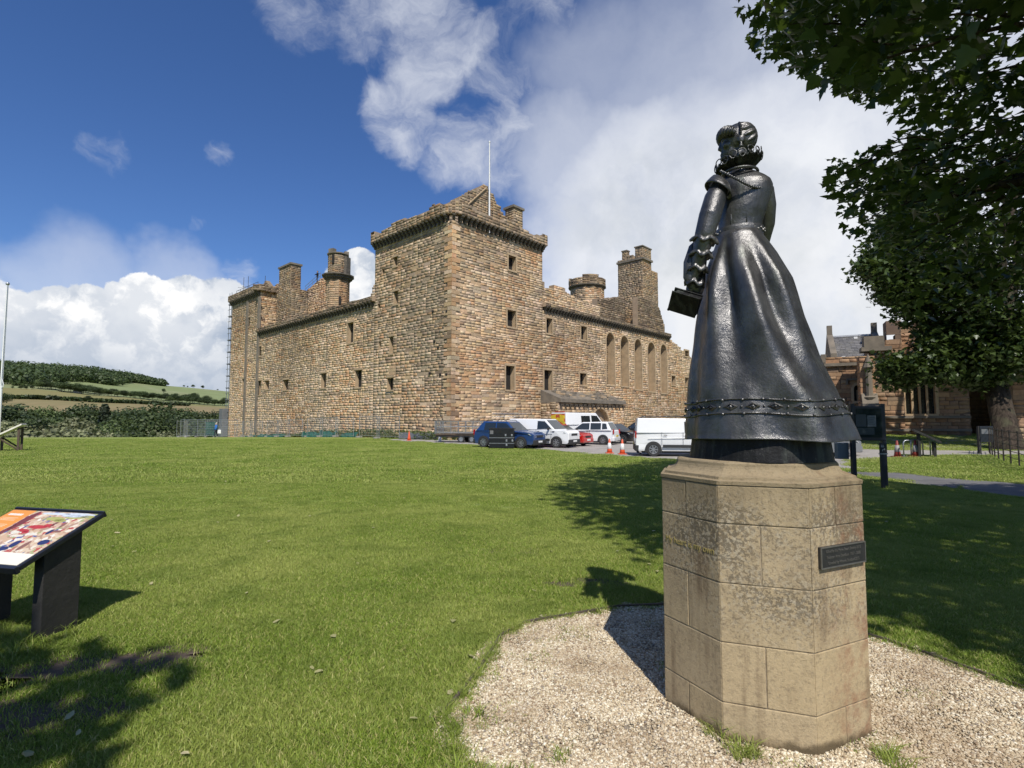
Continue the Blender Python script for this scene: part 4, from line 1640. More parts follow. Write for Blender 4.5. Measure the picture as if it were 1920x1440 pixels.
def block(px0, px1, pyt, back, side, depth, zb, k='top', name='chimney', cap=True, top_fn=None, holes=(), oct_=False):
    """a square stack standing `back` metres behind a face; left and right edges and top read on its front plane"""
    fn, U, N = (on_left, UL, NL) if side == 'L' else (on_right, UR, NR)
    sA, sB = fn(px0, pyt, back)[0], fn(px1, pyt, back)[0]
    zt = fn((px0 + px1) / 2, pyt, back)[1]
    P0 = C0 - N * back
    if side == 'L':
        A, B = P0 + UL * (LEN_L - sA), P0 + UL * (LEN_L - sB)
    else:
        A, B = P0 + UR * (sA - LEN_L), P0 + UR * (sB - LEN_L)
    p = Path([A - N * depth, A, B, B - N * depth, A - N * depth])
    wall(castle, p, zb, top_fn or zt, th=.35, k=k, name=name, course=(.2, .3), slen=(.3, .7), proud=.03)
    if cap:
        c = (A + B) / 2 - N * depth / 2
        MB().box((c.x, c.y, zt + .12), ((B - A).length + .3, depth + .3, .24), atan2((B - A).y, (B - A).x)).build('chimney_cap', M_CAP, castle)
    return A, B, zt


# left range: big stack, broken walls and the capped turret
block(524, 546, 500, 2.2, 'L', 1.4, Z_L - 1, k='top')
block(519, 547, 545, 1.7, 'L', 2.3, Z_L - 1, k='top', name='chimney_base', cap=False)
for (x0, x1, pts, bk) in ((548, 618, [(548, 548), (560, 560), (568, 551), (602, 522), (618, 522)], 7.0), (505, 530, [(505, 545), (520, 532), (530, 535)], 6.0)):
    sA, sB = on_left(x0, 540, bk)[0], on_left(x1, 540, bk)[0]
    pz = [(on_left(x, y, bk)[0] - sA, on_left(x, y, bk)[1]) for x, y in pts]

    def zt(s, pz=pz):
        for (a, za), (b, zb2) in zip(pz, pz[1:]):
            if s <= b:
                return za + (zb2 - za) * max(0, s - a) / max(.01, b - a)
        return pz[-1][1]
    wall(castle, face_path(on_left, UL, NL, bk, sA, sB), Z_L - 2, zt, th=.7, k='range', name='broken_wall', step=.5, ragged_top=.25)
# the gable beside the far tower
sA, sB = on_left(470, 560, 4)[0], on_left(520, 560, 4)[0]
zg = on_left(497, 527, 4)[1]
mg = on_left(497, 560, 4)[0] - sA
wall(castle, face_path(on_left, UL, NL, 4, sA, sB), Z_F - 1, lambda s: zg - .25 * int(abs(s - mg) / .35), th=.6, k='top', name='gable', step=.35, course=(.2, .26), slen=(.25, .5))


def round_tower(px, pyt, pxw, back, side, zb, k, name, n=8, merlons=False, holes=(), top_extra=None, rs=0.0):
    fn, U, N = (on_left, UL, NL) if side == 'L' else (on_right, UR, NR)
    s, zt = fn(px, pyt, back)
    P0 = C0 - N * back
    c = P0 + (UL * (LEN_L - s) if side == 'L' else UR * (s - LEN_L))
    dist = sqrt(c.x ** 2 + c.y ** 2)
    r = pxw / FOC * c.y * .5 * .97
    pts = [c + Vector((cos(-2 * pi * (q + .5) / n + rs), sin(-2 * pi * (q + .5) / n + rs))) * r for q in range(n)]
    p = Path(pts[::-1], closed=True)
    wall(castle, p, zb, top_extra or zt, th=.45, k=k, name=name, course=(.2, .3), slen=(.3, .7), proud=.025, step=.5 if top_extra else None)
    return c, r, zt, p


c, r, zt, p = round_tower(634, 521, 44, 4.5, 'L', Z_L - 1, 'turret', 'stair_turret')
# corbelled ring of the turret and the narrower cap house on it
rg = MB()
for (rad, z0, z1) in ((r + .12, -.55, -.32), (r + .36, -.32, -.05), (r + .58, -.05, .22)):
    rg.lathe([(rad - .15, z0), (rad, z0 + .12), (rad, z1), (rad - .3, z1 + .001)], (c.x, c.y, zt), 12)
rg.build('turret_ring', M_SOOT_SHADE, castle)
c2, r2, zt2, p2 = round_tower(634, 478, 37, 4.5, 'L', zt, 'top', 'cap_house', 10, top_extra=lambda s: on_left(634, 480, 4.5)[1] + .45 * noise.noise(Vector((s * .6, 3, 3))))
for q in (0, 1, 3):
    aq = 2 * pi * q / 5 + .5
    MB().box((c2.x + cos(aq) * (r2 - .2), c2.y + sin(aq) * (r2 - .2), zt2 + .22), (.55, .8, .55), aq).build('merlon', M_CAP, castle)
MB().lathe([(r2 + .02, -.18), (r2 + .16, -.1), (r2 + .16, .03), (r2 - .2, .04)], (c2.x, c2.y, zt2), 12).build('string_course', M_CAP, castle)
# sloping stone roof left on the turret's right-hand side
vr = Vector((p2.p[0].x - c2.x, p2.p[0].y - c2.y)).normalized()
qv = Vector((.85, -.52))
MB().prism([(c2.x + qv.x * r2 * .2, c2.y + qv.y * r2 * .9 - .35, zt + .4), (c2.x + qv.x * r2 * 1.25, c2.y + qv.y * r2 * .9, zt + .4), (c2.x + qv.x * r2 * 1.25, c2.y + qv.y * r2 * .9, zt2 - .35), (c2.x + qv.x * r2 * .95, c2.y + qv.y * r2 * .9, zt2 - .2)], (.25, .9, 0)).build('turret_roof', M_SOOT_SHADE, castle, fix=True)
MB().box((c2.x - .2, c2.y - r2 - .02, (zt + zt2) / 2 + .6), (.3, .12, 1.1)).build('arrow_slit', M_VOID_SHADE, castle)
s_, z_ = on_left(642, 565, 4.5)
MB().box((c.x + .75, c.y - r + .02, z_), (.28, .22, 1.0), .3).build('arrow_slit', M_VOID_SHADE, castle)

# near tower: crow-stepped gable with chimney
bk = 2.6
sA, sB = on_right(833, 400, bk)[0], on_right(957, 430, bk)[0]
sm, zg = on_right(912, 348, bk)
zl = on_right(838, 392, bk)[1]
zr_ = on_right(954, 428, bk)[1]


def gab(s):
    d = s - (sm - sA)
    lim = (sm - sA) if d < 0 else (sB - sm)
    f = min(1, abs(d) / lim)
    stp = 12
    f = int(f * stp) / stp
    return zg - (zg - (zl if d < 0 else zr_)) * f


wall(castle, face_path(on_right, UR, NR, bk, sA, sB), Z_T - .5, gab, th=.7, k='top', name='gable', step=.16, course=(.22, .3), slen=(.3, .7))
a_, b_ = on_right(912, 352, bk - .1), on_right(866, 394, bk - .1)
fp = face_path(on_right, UR, NR, bk - .12, sA, sB)
MB().tube([fp.at(a_[0] - sA, 0, a_[1]), fp.at(b_[0] - sA, 0, b_[1])], .07, 5).build('roof_raggle', M_DRESS, castle)
block(963, 980, 392, 1.6, 'R', 1.2, Z_T, k='top')

# right range: wall heads, round stair turret and the great stack
bk = .5
pts = [(1012, 528), (1020, 528), (1021, 540), (1038, 541), (1039, 534), (1058, 540), (1060, 549), (1066, 550), (1085, 562), (1108, 566), (1111, 572), (1125, 576)]
sA = on_right(1012, 540, bk)[0]
pz = [(on_right(x, y, bk)[0] - sA, on_right(x, y, bk)[1]) for x, y in pts]


def zt_r(s):
    for (a, za), (b, zb2) in zip(pz, pz[1:]):
        if s <= b:
            return za + (zb2 - za) * max(0, s - a) / max(.01, b - a)
    return pz[-1][1]


wall(castle, face_path(on_right, UR, NR, bk, sA, sA + pz[-1][0]), Z_R + .3, zt_r, th=.7, k='tower', name='wall_head', step=.4)
c, r, zt, p = round_tower(1101, 541, 66, 7.5, 'R', Z_R - 1, 'range', 'stair_turret', 12)
rg = MB()
rg.lathe([(r - .1, -.3), (r + .1, -.12), (r + .28, .0), (r + .28, .1), (r - .3, .12)], (c.x, c.y, zt), 16)
rg.build('turret_ring', M_SOOT_SHADE, castle)
pts2 = [c + Vector((cos(-2 * pi * q / 16), sin(-2 * pi * q / 16))) * (r + .22) for q in range(16)]
p = Path(pts2[::-1], closed=True)
wall(castle, p, zt + .1, lambda s: zt + 1.15 + (.25 if noise.noise(Vector((s * .4, 8, 8))) > .1 else -.1), th=.4, k='top', name='parapet', step=.6, proud=.03)
# broken wall between turret and stack
bk = 3.0
sA, sB = on_right(1120, 570, bk)[0], on_right(1172, 560, bk)[0]
za, zb_ = on_right(1122, 562, bk)[1], on_right(1160, 553, bk)[1]
wall(castle, face_path(on_right, UR, NR, bk, sA, sB), Z_R, lambda s: za + (zb_ - za) * s / (sB - sA) + .3 * noise.noise(Vector((s * 1.3, 0, 3))), th=.8, k='soot', name='broken_wall', step=.5, ragged_top=.35)
# the stack: two sides seen, the left one square to the left face
bk = 2.2
A, B, zt = block(1206, 1233, 506, bk, 'R', 4.0, Z_R - .5, k='top', name='great_stack', cap=False)
ang = atan2(UR.y, UR.x)
A2, B2, cz = block(1205, 1221, 489, bk - .04, 'R', 4.05, Z_R - .5, k='top', name='great_stack', cap=False)
m_ = (A2 + B2) / 2 - NR * 2.0
MB().box((m_.x, m_.y, cz + .14), ((B2 - A2).length + .35, 4.4, .28), ang).build('string_course', M_CAP, castle)
zs = cz + .28
bl = Path([A2 - NR * 1.2, A2, B2, B2 - NR * 1.2, A2 - NR * 1.2])
wall(castle, bl, zs, on_right(1212, 466, bk)[1], th=.3, k='top', name='chimney', course=(.2, .28), slen=(.3, .6), proud=.02)
m_ = (A2 + B2) / 2 - NR * .6
MB().box((m_.x, m_.y, on_right(1212, 465, bk)[1] + .06), ((B2 - A2).length + .2, 1.4, .16), ang).build('chimney_cap', M_CAP, castle)
c3 = A2 - NR * 2.6 + UR * .1
bl = Path([c3 - NR * .8, c3, c3 + UR * .75, c3 + UR * .75 - NR * .8, c3 - NR * .8])
wall(castle, bl, zs, cz + 1.75, th=.2, k='top', name='chimney', course=(.2, .28), slen=(.25, .5), proud=.02)
m_ = c3 + UR * .37 - NR * .4
MB().box((m_.x, m_.y, cz + 1.83), (.9, .95, .16), ang).build('chimney_cap', M_CAP, castle)
bl = Path([A2 - NR * 4.1, A2 - NR * 1.25])
wall(castle, bl, zs, lambda s: cz + (.55 if s < .9 else .85 + .45 * noise.noise(Vector((s * 2, 1, 1)))), th=.4, k='top', name='parapet', step=.3, proud=.02, ragged_top=.1)

# rough masonry at the foot of the stack where the roof abutted
s_f0, s_f1 = on_right(1196, 600, 1.6)[0], on_right(1246, 600, 1.6)[0]
zf1, zf0 = on_right(1232, 560, 1.6)[1], on_right(1243, 612, 1.6)[1]
wall(castle, face_path(on_right, UR, NR, 1.6, s_f0, s_f1), Z_R, lambda s: (zf1 - .6 if s < (s_f1 - s_f0) * .72 else zf0 + (zf1 - .6 - zf0) * (1 - (s - (s_f1 - s_f0) * .72) / ((s_f1 - s_f0) * .28))) + .4 * noise.noise(Vector((s * 1.5, 2, 9))), th=.8, k='soot', name='broken_wall', step=.4, ragged_top=.4)

# ---------------------------------------------------------------- the outshoot with the entrance arch
PRO = 2.3
sA, sB = on_right(1047, 770, -PRO)[0], on_right(1170, 770, -PRO)[0]
ztp = on_right(1105, 757, -PRO)[1]
P0 = C0 + NR * PRO
A, B = P0 + UR * (sA - LEN_L), P0 + UR * (sB - LEN_L)
porch = Path([A - NR * PRO, A, B, B - NR * PRO])
dr = hole(lambda x, y: (on_right(x, y, -PRO)[0] - sA + PRO, on_right(x, y, -PRO)[1]), 1110, 766, 1141, 812, depth=1.6, arch=True, rise=1.0)
dr['z0'] = 0.0
wall(castle, porch, -.5, lambda s: ztp + .12 * noise.noise(Vector((s, 3, 3))), [dr], th=.5, k='range', name='porch_wall', step=.8)
window(castle, porch, dr, dress=True, sill=False, name='doorway')
corbels(castle, porch, PRO + .3, PRO + (sB - sA) - .3, ztp - .5, .75, .6)
zr2 = on_right(1100, 736, 0)[1]
MB().prism([(*(A + NR * .3), ztp + .05), (*(A + NR * .3), ztp + .4), (*(A - NR * PRO), zr2), (*(A - NR * PRO), ztp)], (*(UR * (sB - sA)), 0)).build('porch_roof', M_CAP, castle, fix=True)
# rough weathered blocks left lying over the eave and up the slope
for q in range(46):
    f = random.random()
    b_ = random.random() ** 1.4
    pq = A + UR * (.3 + f * (sB - sA - .6)) - NR * (b_ * 2.0)
    w_ = random.uniform(.35, .8)
    MB().box((*pq, ztp + .35 + b_ * (zr2 - ztp - .4) + random.uniform(-.05, .22) * (1 - b_)), (w_, random.uniform(.3, .6), random.uniform(.22, .42)), ang + random.uniform(-.25, .25)).build('roof_block', M_CAP if q % 3 else M_DRESS, castle, bevel=.04, bseg=1)
lay_stones(castle, M_STONE)

# ================================================================== things on the castle
fp_s, fp_z0 = on_right(915, 402, 2.2)
pz_ = face_path(on_right, UR, NR, 2.0, fp_s, fp_s + 1)
b0 = pz_.at(0, 0, Z_T + .4)
ztop = at_y(919, 267, b0.y).z
pole = empty('flagpole', tuple(b0), 'bare white flagpole standing in front of the gable on the castle tower', 'flagpole')
MB().tube([b0, (b0.x, b0.y, ztop)], [.11, .06], 8).build('pole', M_WHITE, pole)
MB().ball((b0.x, b0.y, ztop + .05), .1).build('finial', M_WHITE, pole)
MB().tube([(b0.x + .1, b0.y - .1, b0.z), (b0.x + .06, b0.y - .08, ztop)], .012, 4).build('halyard', M_GALV, pole)
MB().lathe([(.2, 0), (.2, .25), (.12, .3)], tuple(b0), 10).build('socket', M_GALV, pole)

# scaffolding up the far side of the castle
e0 = C0 + UL * (LEN_L + .6)
sc_ = empty('scaffold', (e0.x, e0.y, -1.0), 'narrow steel scaffold climbing the far left corner of the castle', 'scaffold')
for k in range(2):
    q = e0 + UL * (.2 + .9 * k) + NL * -.2
    MB().tube([(q.x, q.y, -1), (q.x, q.y, Z_F + 2.2)], .045, 5).build('standard', M_GALV, sc_)
    q = q - NL * 1.3
    MB().tube([(q.x, q.y, -1), (q.x, q.y, Z_F + 2.2)], .045, 5).build('standard', M_GALV, sc_)
for k in range(11):
    zq = .8 + k * 1.85
    a, b = e0 + UL * 0 - NL * .1, e0 + UL * 1.35 - NL * .1
    lg = MB().tube([(a.x, a.y, zq), (b.x, b.y, zq)], .04, 5)
    lg.tube([(a.x, a.y, zq + 1.0), (b.x, b.y, zq + 1.0)], .04, 5)
    lg.build('ledger', M_GALV, sc_)
    m = (a + b) / 2 - NL * .7
    MB().box((m.x, m.y, zq - .08), (1.3, 1.3, .06), atan2(UL.y, UL.x)).build('deck_board', M_WOOD, sc_)
m = e0 + UL * .9 - NL * .2
MB().box((m.x, m.y, 1.0), (1.3, 1.6, 4.2), atan2(UL.y, UL.x)).build('base_sheeting', pm('grey_sheeting', (.16, .165, .17), (.12, .125, .13), 2, .8), sc_)

# antennas on the far tower
M_WIRE = pm('thin_dark_metal', (.10, .10, .11), (.07, .07, .075), 9, .5, .5)
for i, (px, pt, lab) in enumerate(((440, 520, 'tallest thin antenna mast nearest the scaffold on the far tower'), (445, 518, 'thin antenna mast with cross rods on the far tower'), (476, 517, 'thin lone antenna mast right of the tower railing'))):
    q = MAIN.at(on_left(px, 560)[0] if px > 441 else .2, -1.5, Z_F + .5, 0)
    zt = at_y(px, pt, q.y).z
    a = empty('antenna', tuple(q), lab, 'antenna')
    MB().tube([q, (q.x, q.y, zt)], .035, 5).build('mast', M_WIRE, a)
    cr = MB()
    for k in range(2):
        cr.tube([(q.x - .9, q.y, zt - 1.6 - .5 * k), (q.x + .9, q.y + .3, zt - 1.7 - .5 * k)], .022, 4)
    cr.build('cross_rods', M_WIRE, a)
q0 = MAIN.at(.5, -.4, Z_F + 1.3, 0)
q1 = MAIN.at(S_FT - 2.0, -.4, Z_F + 1.3, 0)
rl = empty('roof_railing', tuple(q0), 'thin safety railing along the head of the far tower', 'railing')
MB().tube([q0 + Vector((0, 0, .95)), q1 + Vector((0, 0, .95))], .03, 5).build('rail', M_WIRE, rl)
MB().tube([q0 + Vector((0, 0, .5)), q1 + Vector((0, 0, .5))], .025, 5).build('rail', M_WIRE, rl)
for k in range(6):
    q = q0 + (q1 - q0) * k / 5
    MB().tube([q, q + Vector((0, 0, .95))], .03, 5).build('post', M_WIRE, rl)
# railing by the turret
rA, rB = [Vector((*(C0 - NL * 7 + UL * (LEN_L - on_left(x, y, 7)[0])), on_left(x, y, 7)[1])) for x, y in ((572, 549), (601, 524))]
rl = empty('wall_railing', tuple(rA), 'sloping steel railing on the broken wall left of the turret', 'railing')
for dz in (1.0, .55):
    MB().tube([rA + Vector((0, 0, dz)), rB + Vector((0, 0, dz))], .03, 5).build('rail', M_GALV, rl)
for k in range(5):
    q = rA + (rB - rA) * k / 4
    MB().tube([q, q + Vector((0, 0, 1.0))], .03, 5).build('post', M_GALV, rl)
rC = Vector((c.x, c.y, 0))

# ================================================================== the church on the right
CHA = radians(-27)
CT = Vector((cos(CHA), sin(CHA)))                # along the front, to the right
CI = Vector((-CT.y, CT.x))                       # inward, away from the camera
p_ = at_y(1553, 815, 39.0)
CH0 = Vector((p_.x, p_.y))


def chf(px, py, back=0.0):
    """(u, z) on the church front, or on the plane that far behind it"""
    d = ray(px, py)
    P0 = CH0 + CI * back
    t = (P0.x * CI.x + P0.y * CI.y) / (d.x * CI.x + d.y * CI.y)
    p = EYE + d * t
    return (Vector((p.x, p.y)) - P0).dot(CT), p.z


def cw(u, b, z):
    q = CH0 + CT * u + CI * b
    return Vector((q.x, q.y, z))


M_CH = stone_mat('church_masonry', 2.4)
church = empty('church', tuple(cw(0, 0, .3)), 'red sandstone church with slate roof half hidden by the trees', 'church')
M_CHCORE = pm('church_mortar', (.17, .115, .08), (.12, .08, .06), 2, .95)


def slate_mat():
    m, t, b = new_mat('slate_roof')
    co = nd(t, 'ShaderNodeTexCoord').outputs['Object']
    r = nd(t, 'ShaderNodeNewGeometry').outputs['Random Per Island']
    c = mixc(t, r, (.085, .085, .09), (.17, .165, .165))
    c = mixc(t, mrange(t, noi(t, co, 1.2, 6, .7), .5, .7, 0, .5), c, (.20, .19, .15))
    t.links.new(c, b.inputs['Base Color'])
    b.inputs['Roughness'].default_value = .8
    return m


M_SLATE = slate_mat()


def cpath(*pts):
    return Path([tuple(CH0 + CT * u + CI * b) for u, b in pts])


def cbox(mb, u, b, z, size):
    return mb.box(cw(u, b, z), size, CHA)


kw = dict(k='church', course=(.24, .34), slen=(.4, 1.0), proud=.02, core=M_CHCORE)
U1 = chf(1650, 700)[0]
z_eave = chf(1600, 684)[1]
wp = cpath((0, 8), (0, 0), (U1 + .3, 0))
h_ = hole(chf, 1601, 722, 1616, 752, depth=.5, arch=True, rise=1.3)
h_['s0'] += 8; h_['s1'] += 8
wall(church, wp, -.4, z_eave, [h_], th=.7, name='vestry_wall', **kw)
w = window(church, wp, h_, dress=True, name='arched_window', back=pm('church_glass', (.05, .06, .07), (.03, .035, .04), 3, .2))
c_ = (h_['s0'] + h_['s1']) / 2
MB().box(wp.at(c_, -.35, (h_['z0'] + h_['z1']) / 2 - .15), (.09, .12, h_['z1'] - h_['z0'] - .35), CHA).build('mullion', M_DRESS, w)
hw_ = (h_['s1'] - h_['s0']) / 2
MB().box(wp.at(c_, .06, h_['z1'] + .42), (hw_ * 2 + .9, .22, .14), CHA).box(wp.at(c_ - hw_ - .4, .06, h_['z1'] + .2), (.12, .2, .35), CHA).build('hood_mould', M_CAP, w)
cbox(MB(), U1 / 2, -.06, z_eave + .05, (U1 + .3, .3, .22)).build('cornice', M_CAP, church)
pzt = chf(1600, 668)[1]
wall(church, cpath((0, .05), (U1 + .2, .05)), z_eave + .16, pzt, th=.4, name='parapet', **kw)
# slates, laid in courses on the roof
RB = 3.2                                        # ridge this far behind the front
u0, u1 = chf(1566, 650, 1.5)[0], chf(1640, 650, 1.5)[0]
z_ridge = chf(1600, 631, RB)[1]
MB().prism([cw(u0, .5, pzt - .3), cw(u0, RB, z_ridge), cw(u0, 2 * RB - .5, pzt - .3)], cw(u1, 0, 0) - cw(u0, 0, 0)).build('roof', M_SLATE, church, fix=True)
smb = MB()
rows = 15
for q in range(rows):
    u = u0 - random.uniform(0, .3)
    fa, fb = q / rows, min(1, (q + 1.2) / rows)
    while u < u1:
        wq = random.uniform(.26, .38)
        a, b = max(u, u0), min(u + wq - .012, u1)
        if b - a > .05:
            up = random.uniform(.045, .06)
            lo = lambda x, e: cw(x, .5 + (RB - .5) * fa - .03, pzt - .3 + (z_ridge - pzt + .3) * fa + e)
            hi = lambda x: cw(x, .5 + (RB - .5) * fb - .01, pzt - .3 + (z_ridge - pzt + .3) * fb + .015)
            smb.quad(lo(a, up), lo(b, up), hi(b), hi(a))
            smb.quad(lo(a, .01), lo(b, .01), lo(b, up), lo(a, up))
        u += wq
smb.build('slates', M_SLATE, church)['kind'] = 'stuff'
cbox(MB(), (u0 + u1) / 2, RB, z_ridge + .06, (u1 - u0, .25, .12)).build('ridge', pm('lead_ridge', (.5, .51, .53), (.42, .43, .45), 5, .5, .3), church)
for (px, py) in ((1604, 636), (1581, 667), (1622, 666)):
    f = 1 - (py - 632) / 40.
    bq = .5 + (RB - .5) * f
    cbox(MB(), chf(px, py, bq)[0], bq - .05, pzt - .3 + (z_ridge - pzt + .3) * f + .06, (.24, .2, .16)).build('roof_vent', M_WHITE, church)
for ug in (u0 - .22, u1 + .22):
    MB().prism([cw(ug - .2, .1, pzt - .2), cw(ug - .2, .1, pzt + .3), cw(ug - .2, RB, z_ridge + .3), cw(ug - .2, 2 * RB - .1, pzt + .3), cw(ug - .2, 2 * RB - .1, pzt - .2)], cw(.4, 0, 0) - cw(0, 0, 0)).build('gable_coping', M_CAP, church, fix=True)
    cbox(MB(), ug, RB, z_ridge + .5, (.36, .36, .9)).build('finial', M_CAP, church)
for q in range(3):
    cbox(MB(), -.1 - .1 * q, .3, pzt - .1 - .62 * q, (.35, .5, .7)).build('corner_stone', M_CAP, church)
# nearer block with stepped head, buttress and great window
NB = -2.2
xa, xb = chf(1634, 700, NB)[0], chf(1693, 700, NB)[0]
BKW = NB + 1.3
xc = chf(1815, 700, BKW)[0]
nbp = cpath((xa, NB + 6), (xa, NB), (xb, NB), (xb, BKW), (xc, BKW))
S1 = 6 + xb - xa
STEP = [(1655, 648), (1668, 640), (1680, 636), (9999, 627)]


def nb_top(s):
    if s < 6:
        return chf(1640, 652, NB)[1]
    if s > S1:
        return chf(1693, 600, NB)[1]
    px = 1634 + (s - 6) / (xb - xa) * 59
    for lim, py in STEP:
        if px < lim:
            return chf(px, py, NB)[1]


g0_, g1_ = chf(1697, 730, BKW)[0], chf(1753, 730, BKW)[0]
o_ = S1 + (BKW - NB) - xb
gw = dict(s0=g0_ + o_, s1=g1_ + o_, z0=chf(1722, 776, BKW)[1], z1=chf(1722, 668, BKW)[1], depth=.5, arch=True, rise=.8)
wall(church, nbp, -.4, nb_top, [gw], th=.8, name='aisle_wall', step=.35, **kw)
w = window(church, nbp, gw, dress=True, name='traceried_window', back=pm('leaded_glass', (.035, .04, .045), (.02, .022, .025), 3, .25))
for q in range(1, 4):
    s = gw['s0'] + (gw['s1'] - gw['s0']) * q / 4
    MB().box(nbp.at(s, -.25, (gw['z0'] + gw['z1']) / 2 - .3), (.12, .2, gw['z1'] - gw['z0'] - .6), CHA).build('mullion', M_DRESS, w)
for py in (782, 806):
    zq = chf(1665, py, NB)[1]
    cbox(MB(), (xa + xb) / 2, NB - .05, zq, (xb - xa + .3, .3, .16)).build('string_course', M_CAP, church)
    cbox(MB(), (xb + xc) / 2 + .15, BKW - .05, zq, (xc - xb - .3, .3, .16)).build('string_course', M_CAP, church)
# canopied buttress left of it
ub = chf(1627, 700, NB)[0]
wall(church, cpath((ub - .5, NB + 1), (ub - .5, NB - .3), (ub + .4, NB - .3), (ub + .4, NB + 1)), -.4, chf(1627, 668, NB)[1], th=.3, name='buttress', **kw)
zc_ = chf(1642, 655, NB)[1]
cbox(cbox(MB(), ub + .5, NB + .2, zc_, (1.7, 1.3, .28)), ub + .4, NB + .2, zc_ + .5, (1.15, 1.0, .75)).build('buttress_cap', M_CAP, church)
MB().lathe([(.02, .9), (.3, .1), (.34, 0), (.2, -.1), (.2, -1.9), (.34, -2.0), (.1, -2.4)], tuple(cw(ub, NB - .45, chf(1627, 690, NB)[1])), 8).build('niche_canopy', M_CAP, church)
zf_ = chf(1627, 738, NB)[1]
MB().prism([cw(ub - .45, NB - .35, zf_), cw(ub - .45, NB - 1.3, zf_ - 1.4), cw(ub - .45, NB - 1.3, -.3), cw(ub - .45, NB - .35, -.3)], cw(.9, 0, 0) - cw(0, 0, 0)).build('buttress_foot', M_CAP, church, fix=True)
# deep shaded porch recess and the wall beyond
wall(church, cpath((xc, BKW), (xc, BKW + 3.5), (xc + 1.9, BKW + 3.5), (xc + 1.9, BKW - .8), (xc + 9, BKW - .8)), -.4, chf(1693, 600, NB)[1], th=.8, name='transept_wall', **kw)
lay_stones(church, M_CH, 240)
# ================================================================== pedestal
def ped_mat():
    m, t, b = new_mat('pedestal_sandstone')
    co = nd(t, 'ShaderNodeTexCoord').outputs['Object']
    sx = nd(t, 'ShaderNodeSeparateXYZ'); t.links.new(co, sx.inputs[0])
    Z = sx.outputs['Z']
    oi = nd(t, 'ShaderNodeObjectInfo').outputs['Random']
    c = mixc(t, mrange(t, noi(t, co, 3.0, 6, .6), .3, .7), (.515, .405, .240), (.410, .315, .182))
    c = mixc(t, mrange(t, oi, 0, 1, 0, .35), c, (.44, .355, .24))
    c = mixc(t, mrange(t, noi(t, co, 120.0, 2, .6), .55, .75, 0, .35), c, (.16, .12, .08))
    # lichen: dark crust flecked with pale islands, thickest in a belt round the upper middle
    belt = mth(t, 'MULTIPLY', mrange(t, Z, .38, .82, 0, 1, True), mrange(t, Z, 1.30, 1.08, .25, 1, True))
    side = mrange(t, noi(t, co, 1.9, 5, .6), .30, .60, .15, 1.0, True)
    amt = mth(t, 'MULTIPLY', belt, side)
    grime = mrange(t, noi(t, co, 6.0, 7, .68), .30, .66, 0, 1)
    c = mixc(t, mth(t, 'MULTIPLY', mth(t, 'MULTIPLY', grime, mth(t, 'ADD', mth(t, 'MULTIPLY', amt, .8), .12)), .72), c, (.20, .165, .112))
    pale = mrange(t, mth(t, 'ADD', noi(t, co, 44.0, 5, .62, .1), mth(t, 'MULTIPLY', amt, .10)), .56, .63, 0, 1)
    c = mixc(t, mth(t, 'MULTIPLY', pale, mth(t, 'ADD', mth(t, 'MULTIPLY', amt, .75), .08)), c, (.44, .385, .285))
    crust = mrange(t, mth(t, 'ADD', noi(t, vmth(t, 'ADD', co, (7.0, 3.0, 1.0)), 60.0, 6, .68, .1), mth(t, 'MULTIPLY', amt, .14)), .585, .64, 0, 1)
    c = mixc(t, mth(t, 'MULTIPLY', crust, mth(t, 'ADD', mth(t, 'MULTIPLY', amt, .62), .12)), c, (.085, .070, .050))
    # rust-red and dark runs down the faces
    st = vmth(t, 'MULTIPLY', co, (11.0, 11.0, .9))
    c = mixc(t, mrange(t, noi(t, co, 38.0, 5, .7), .52, .68, 0, .45), c, (.15, .118, .08))
    run = mrange(t, noi(t, st, 1.0, 5, .6), .50, .66, 0, .85)
    c = mixc(t, mth(t, 'MULTIPLY', run, mrange(t, noi(t, co, 2.1, 3), .42, .62)), c, (.155, .105, .062))
    red = mth(t, 'MULTIPLY', mrange(t, sx.outputs['X'], 1.50, 1.68, 0, 1), mrange(t, noi(t, co, 8.0, 6, .65), .5, .66, 0, .55))
    c = mixc(t, red, c, (.23, .085, .045))
    # darker towards the top, and a darker band at the foot
    up = mth(t, 'MULTIPLY', mrange(t, mth(t, 'ADD', Z, mth(t, 'MULTIPLY', noi(t, st, 1.4, 5, .6), .5)), 1.22, 1.52, 0, 1, True), .48)
    c = mixc(t, up, c, (.15, .118, .072))
    ft = mth(t, 'ADD', Z, mth(t, 'MULTIPLY', noi(t, co, 7.0, 4), .16))
    c = mixc(t, mrange(t, ft, .15, .10, 0, .85, True), c, (.075, .055, .03))
    t.links.new(c, b.inputs['Base Color'])
    b.inputs['Roughness'].default_value = .88
    b.inputs['Specular IOR Level'].default_value = .25
    bp = nd(t, 'ShaderNodeBump', i_Strength=.45, i_Distance=.012)
    h = mth(t, 'ADD', noi(t, co, 55.0, 6, .7), mth(t, 'MULTIPLY', crust, -.35))
    t.links.new(h, bp.inputs['Height'])
    t.links.new(bp.outputs[0], b.inputs['Normal'])
    return m


M_PED = ped_mat()
PX, PY = 1.408, 3.15
PSIDE = .414
PAPO = PSIDE * (1 + sqrt(2)) / 2
PROT = radians(-109.5)           # bearing of the outward normal of the face towards the camera


def octv(k, apo=PAPO):
    """corner k of the octagon, counter-clockwise, corner 0 at the left end of the camera-facing side"""
    r = apo / cos(pi / 8)
    a = PROT - pi / 8 + k * pi / 4
    return Vector((PX + r * cos(a), PY + r * sin(a)))


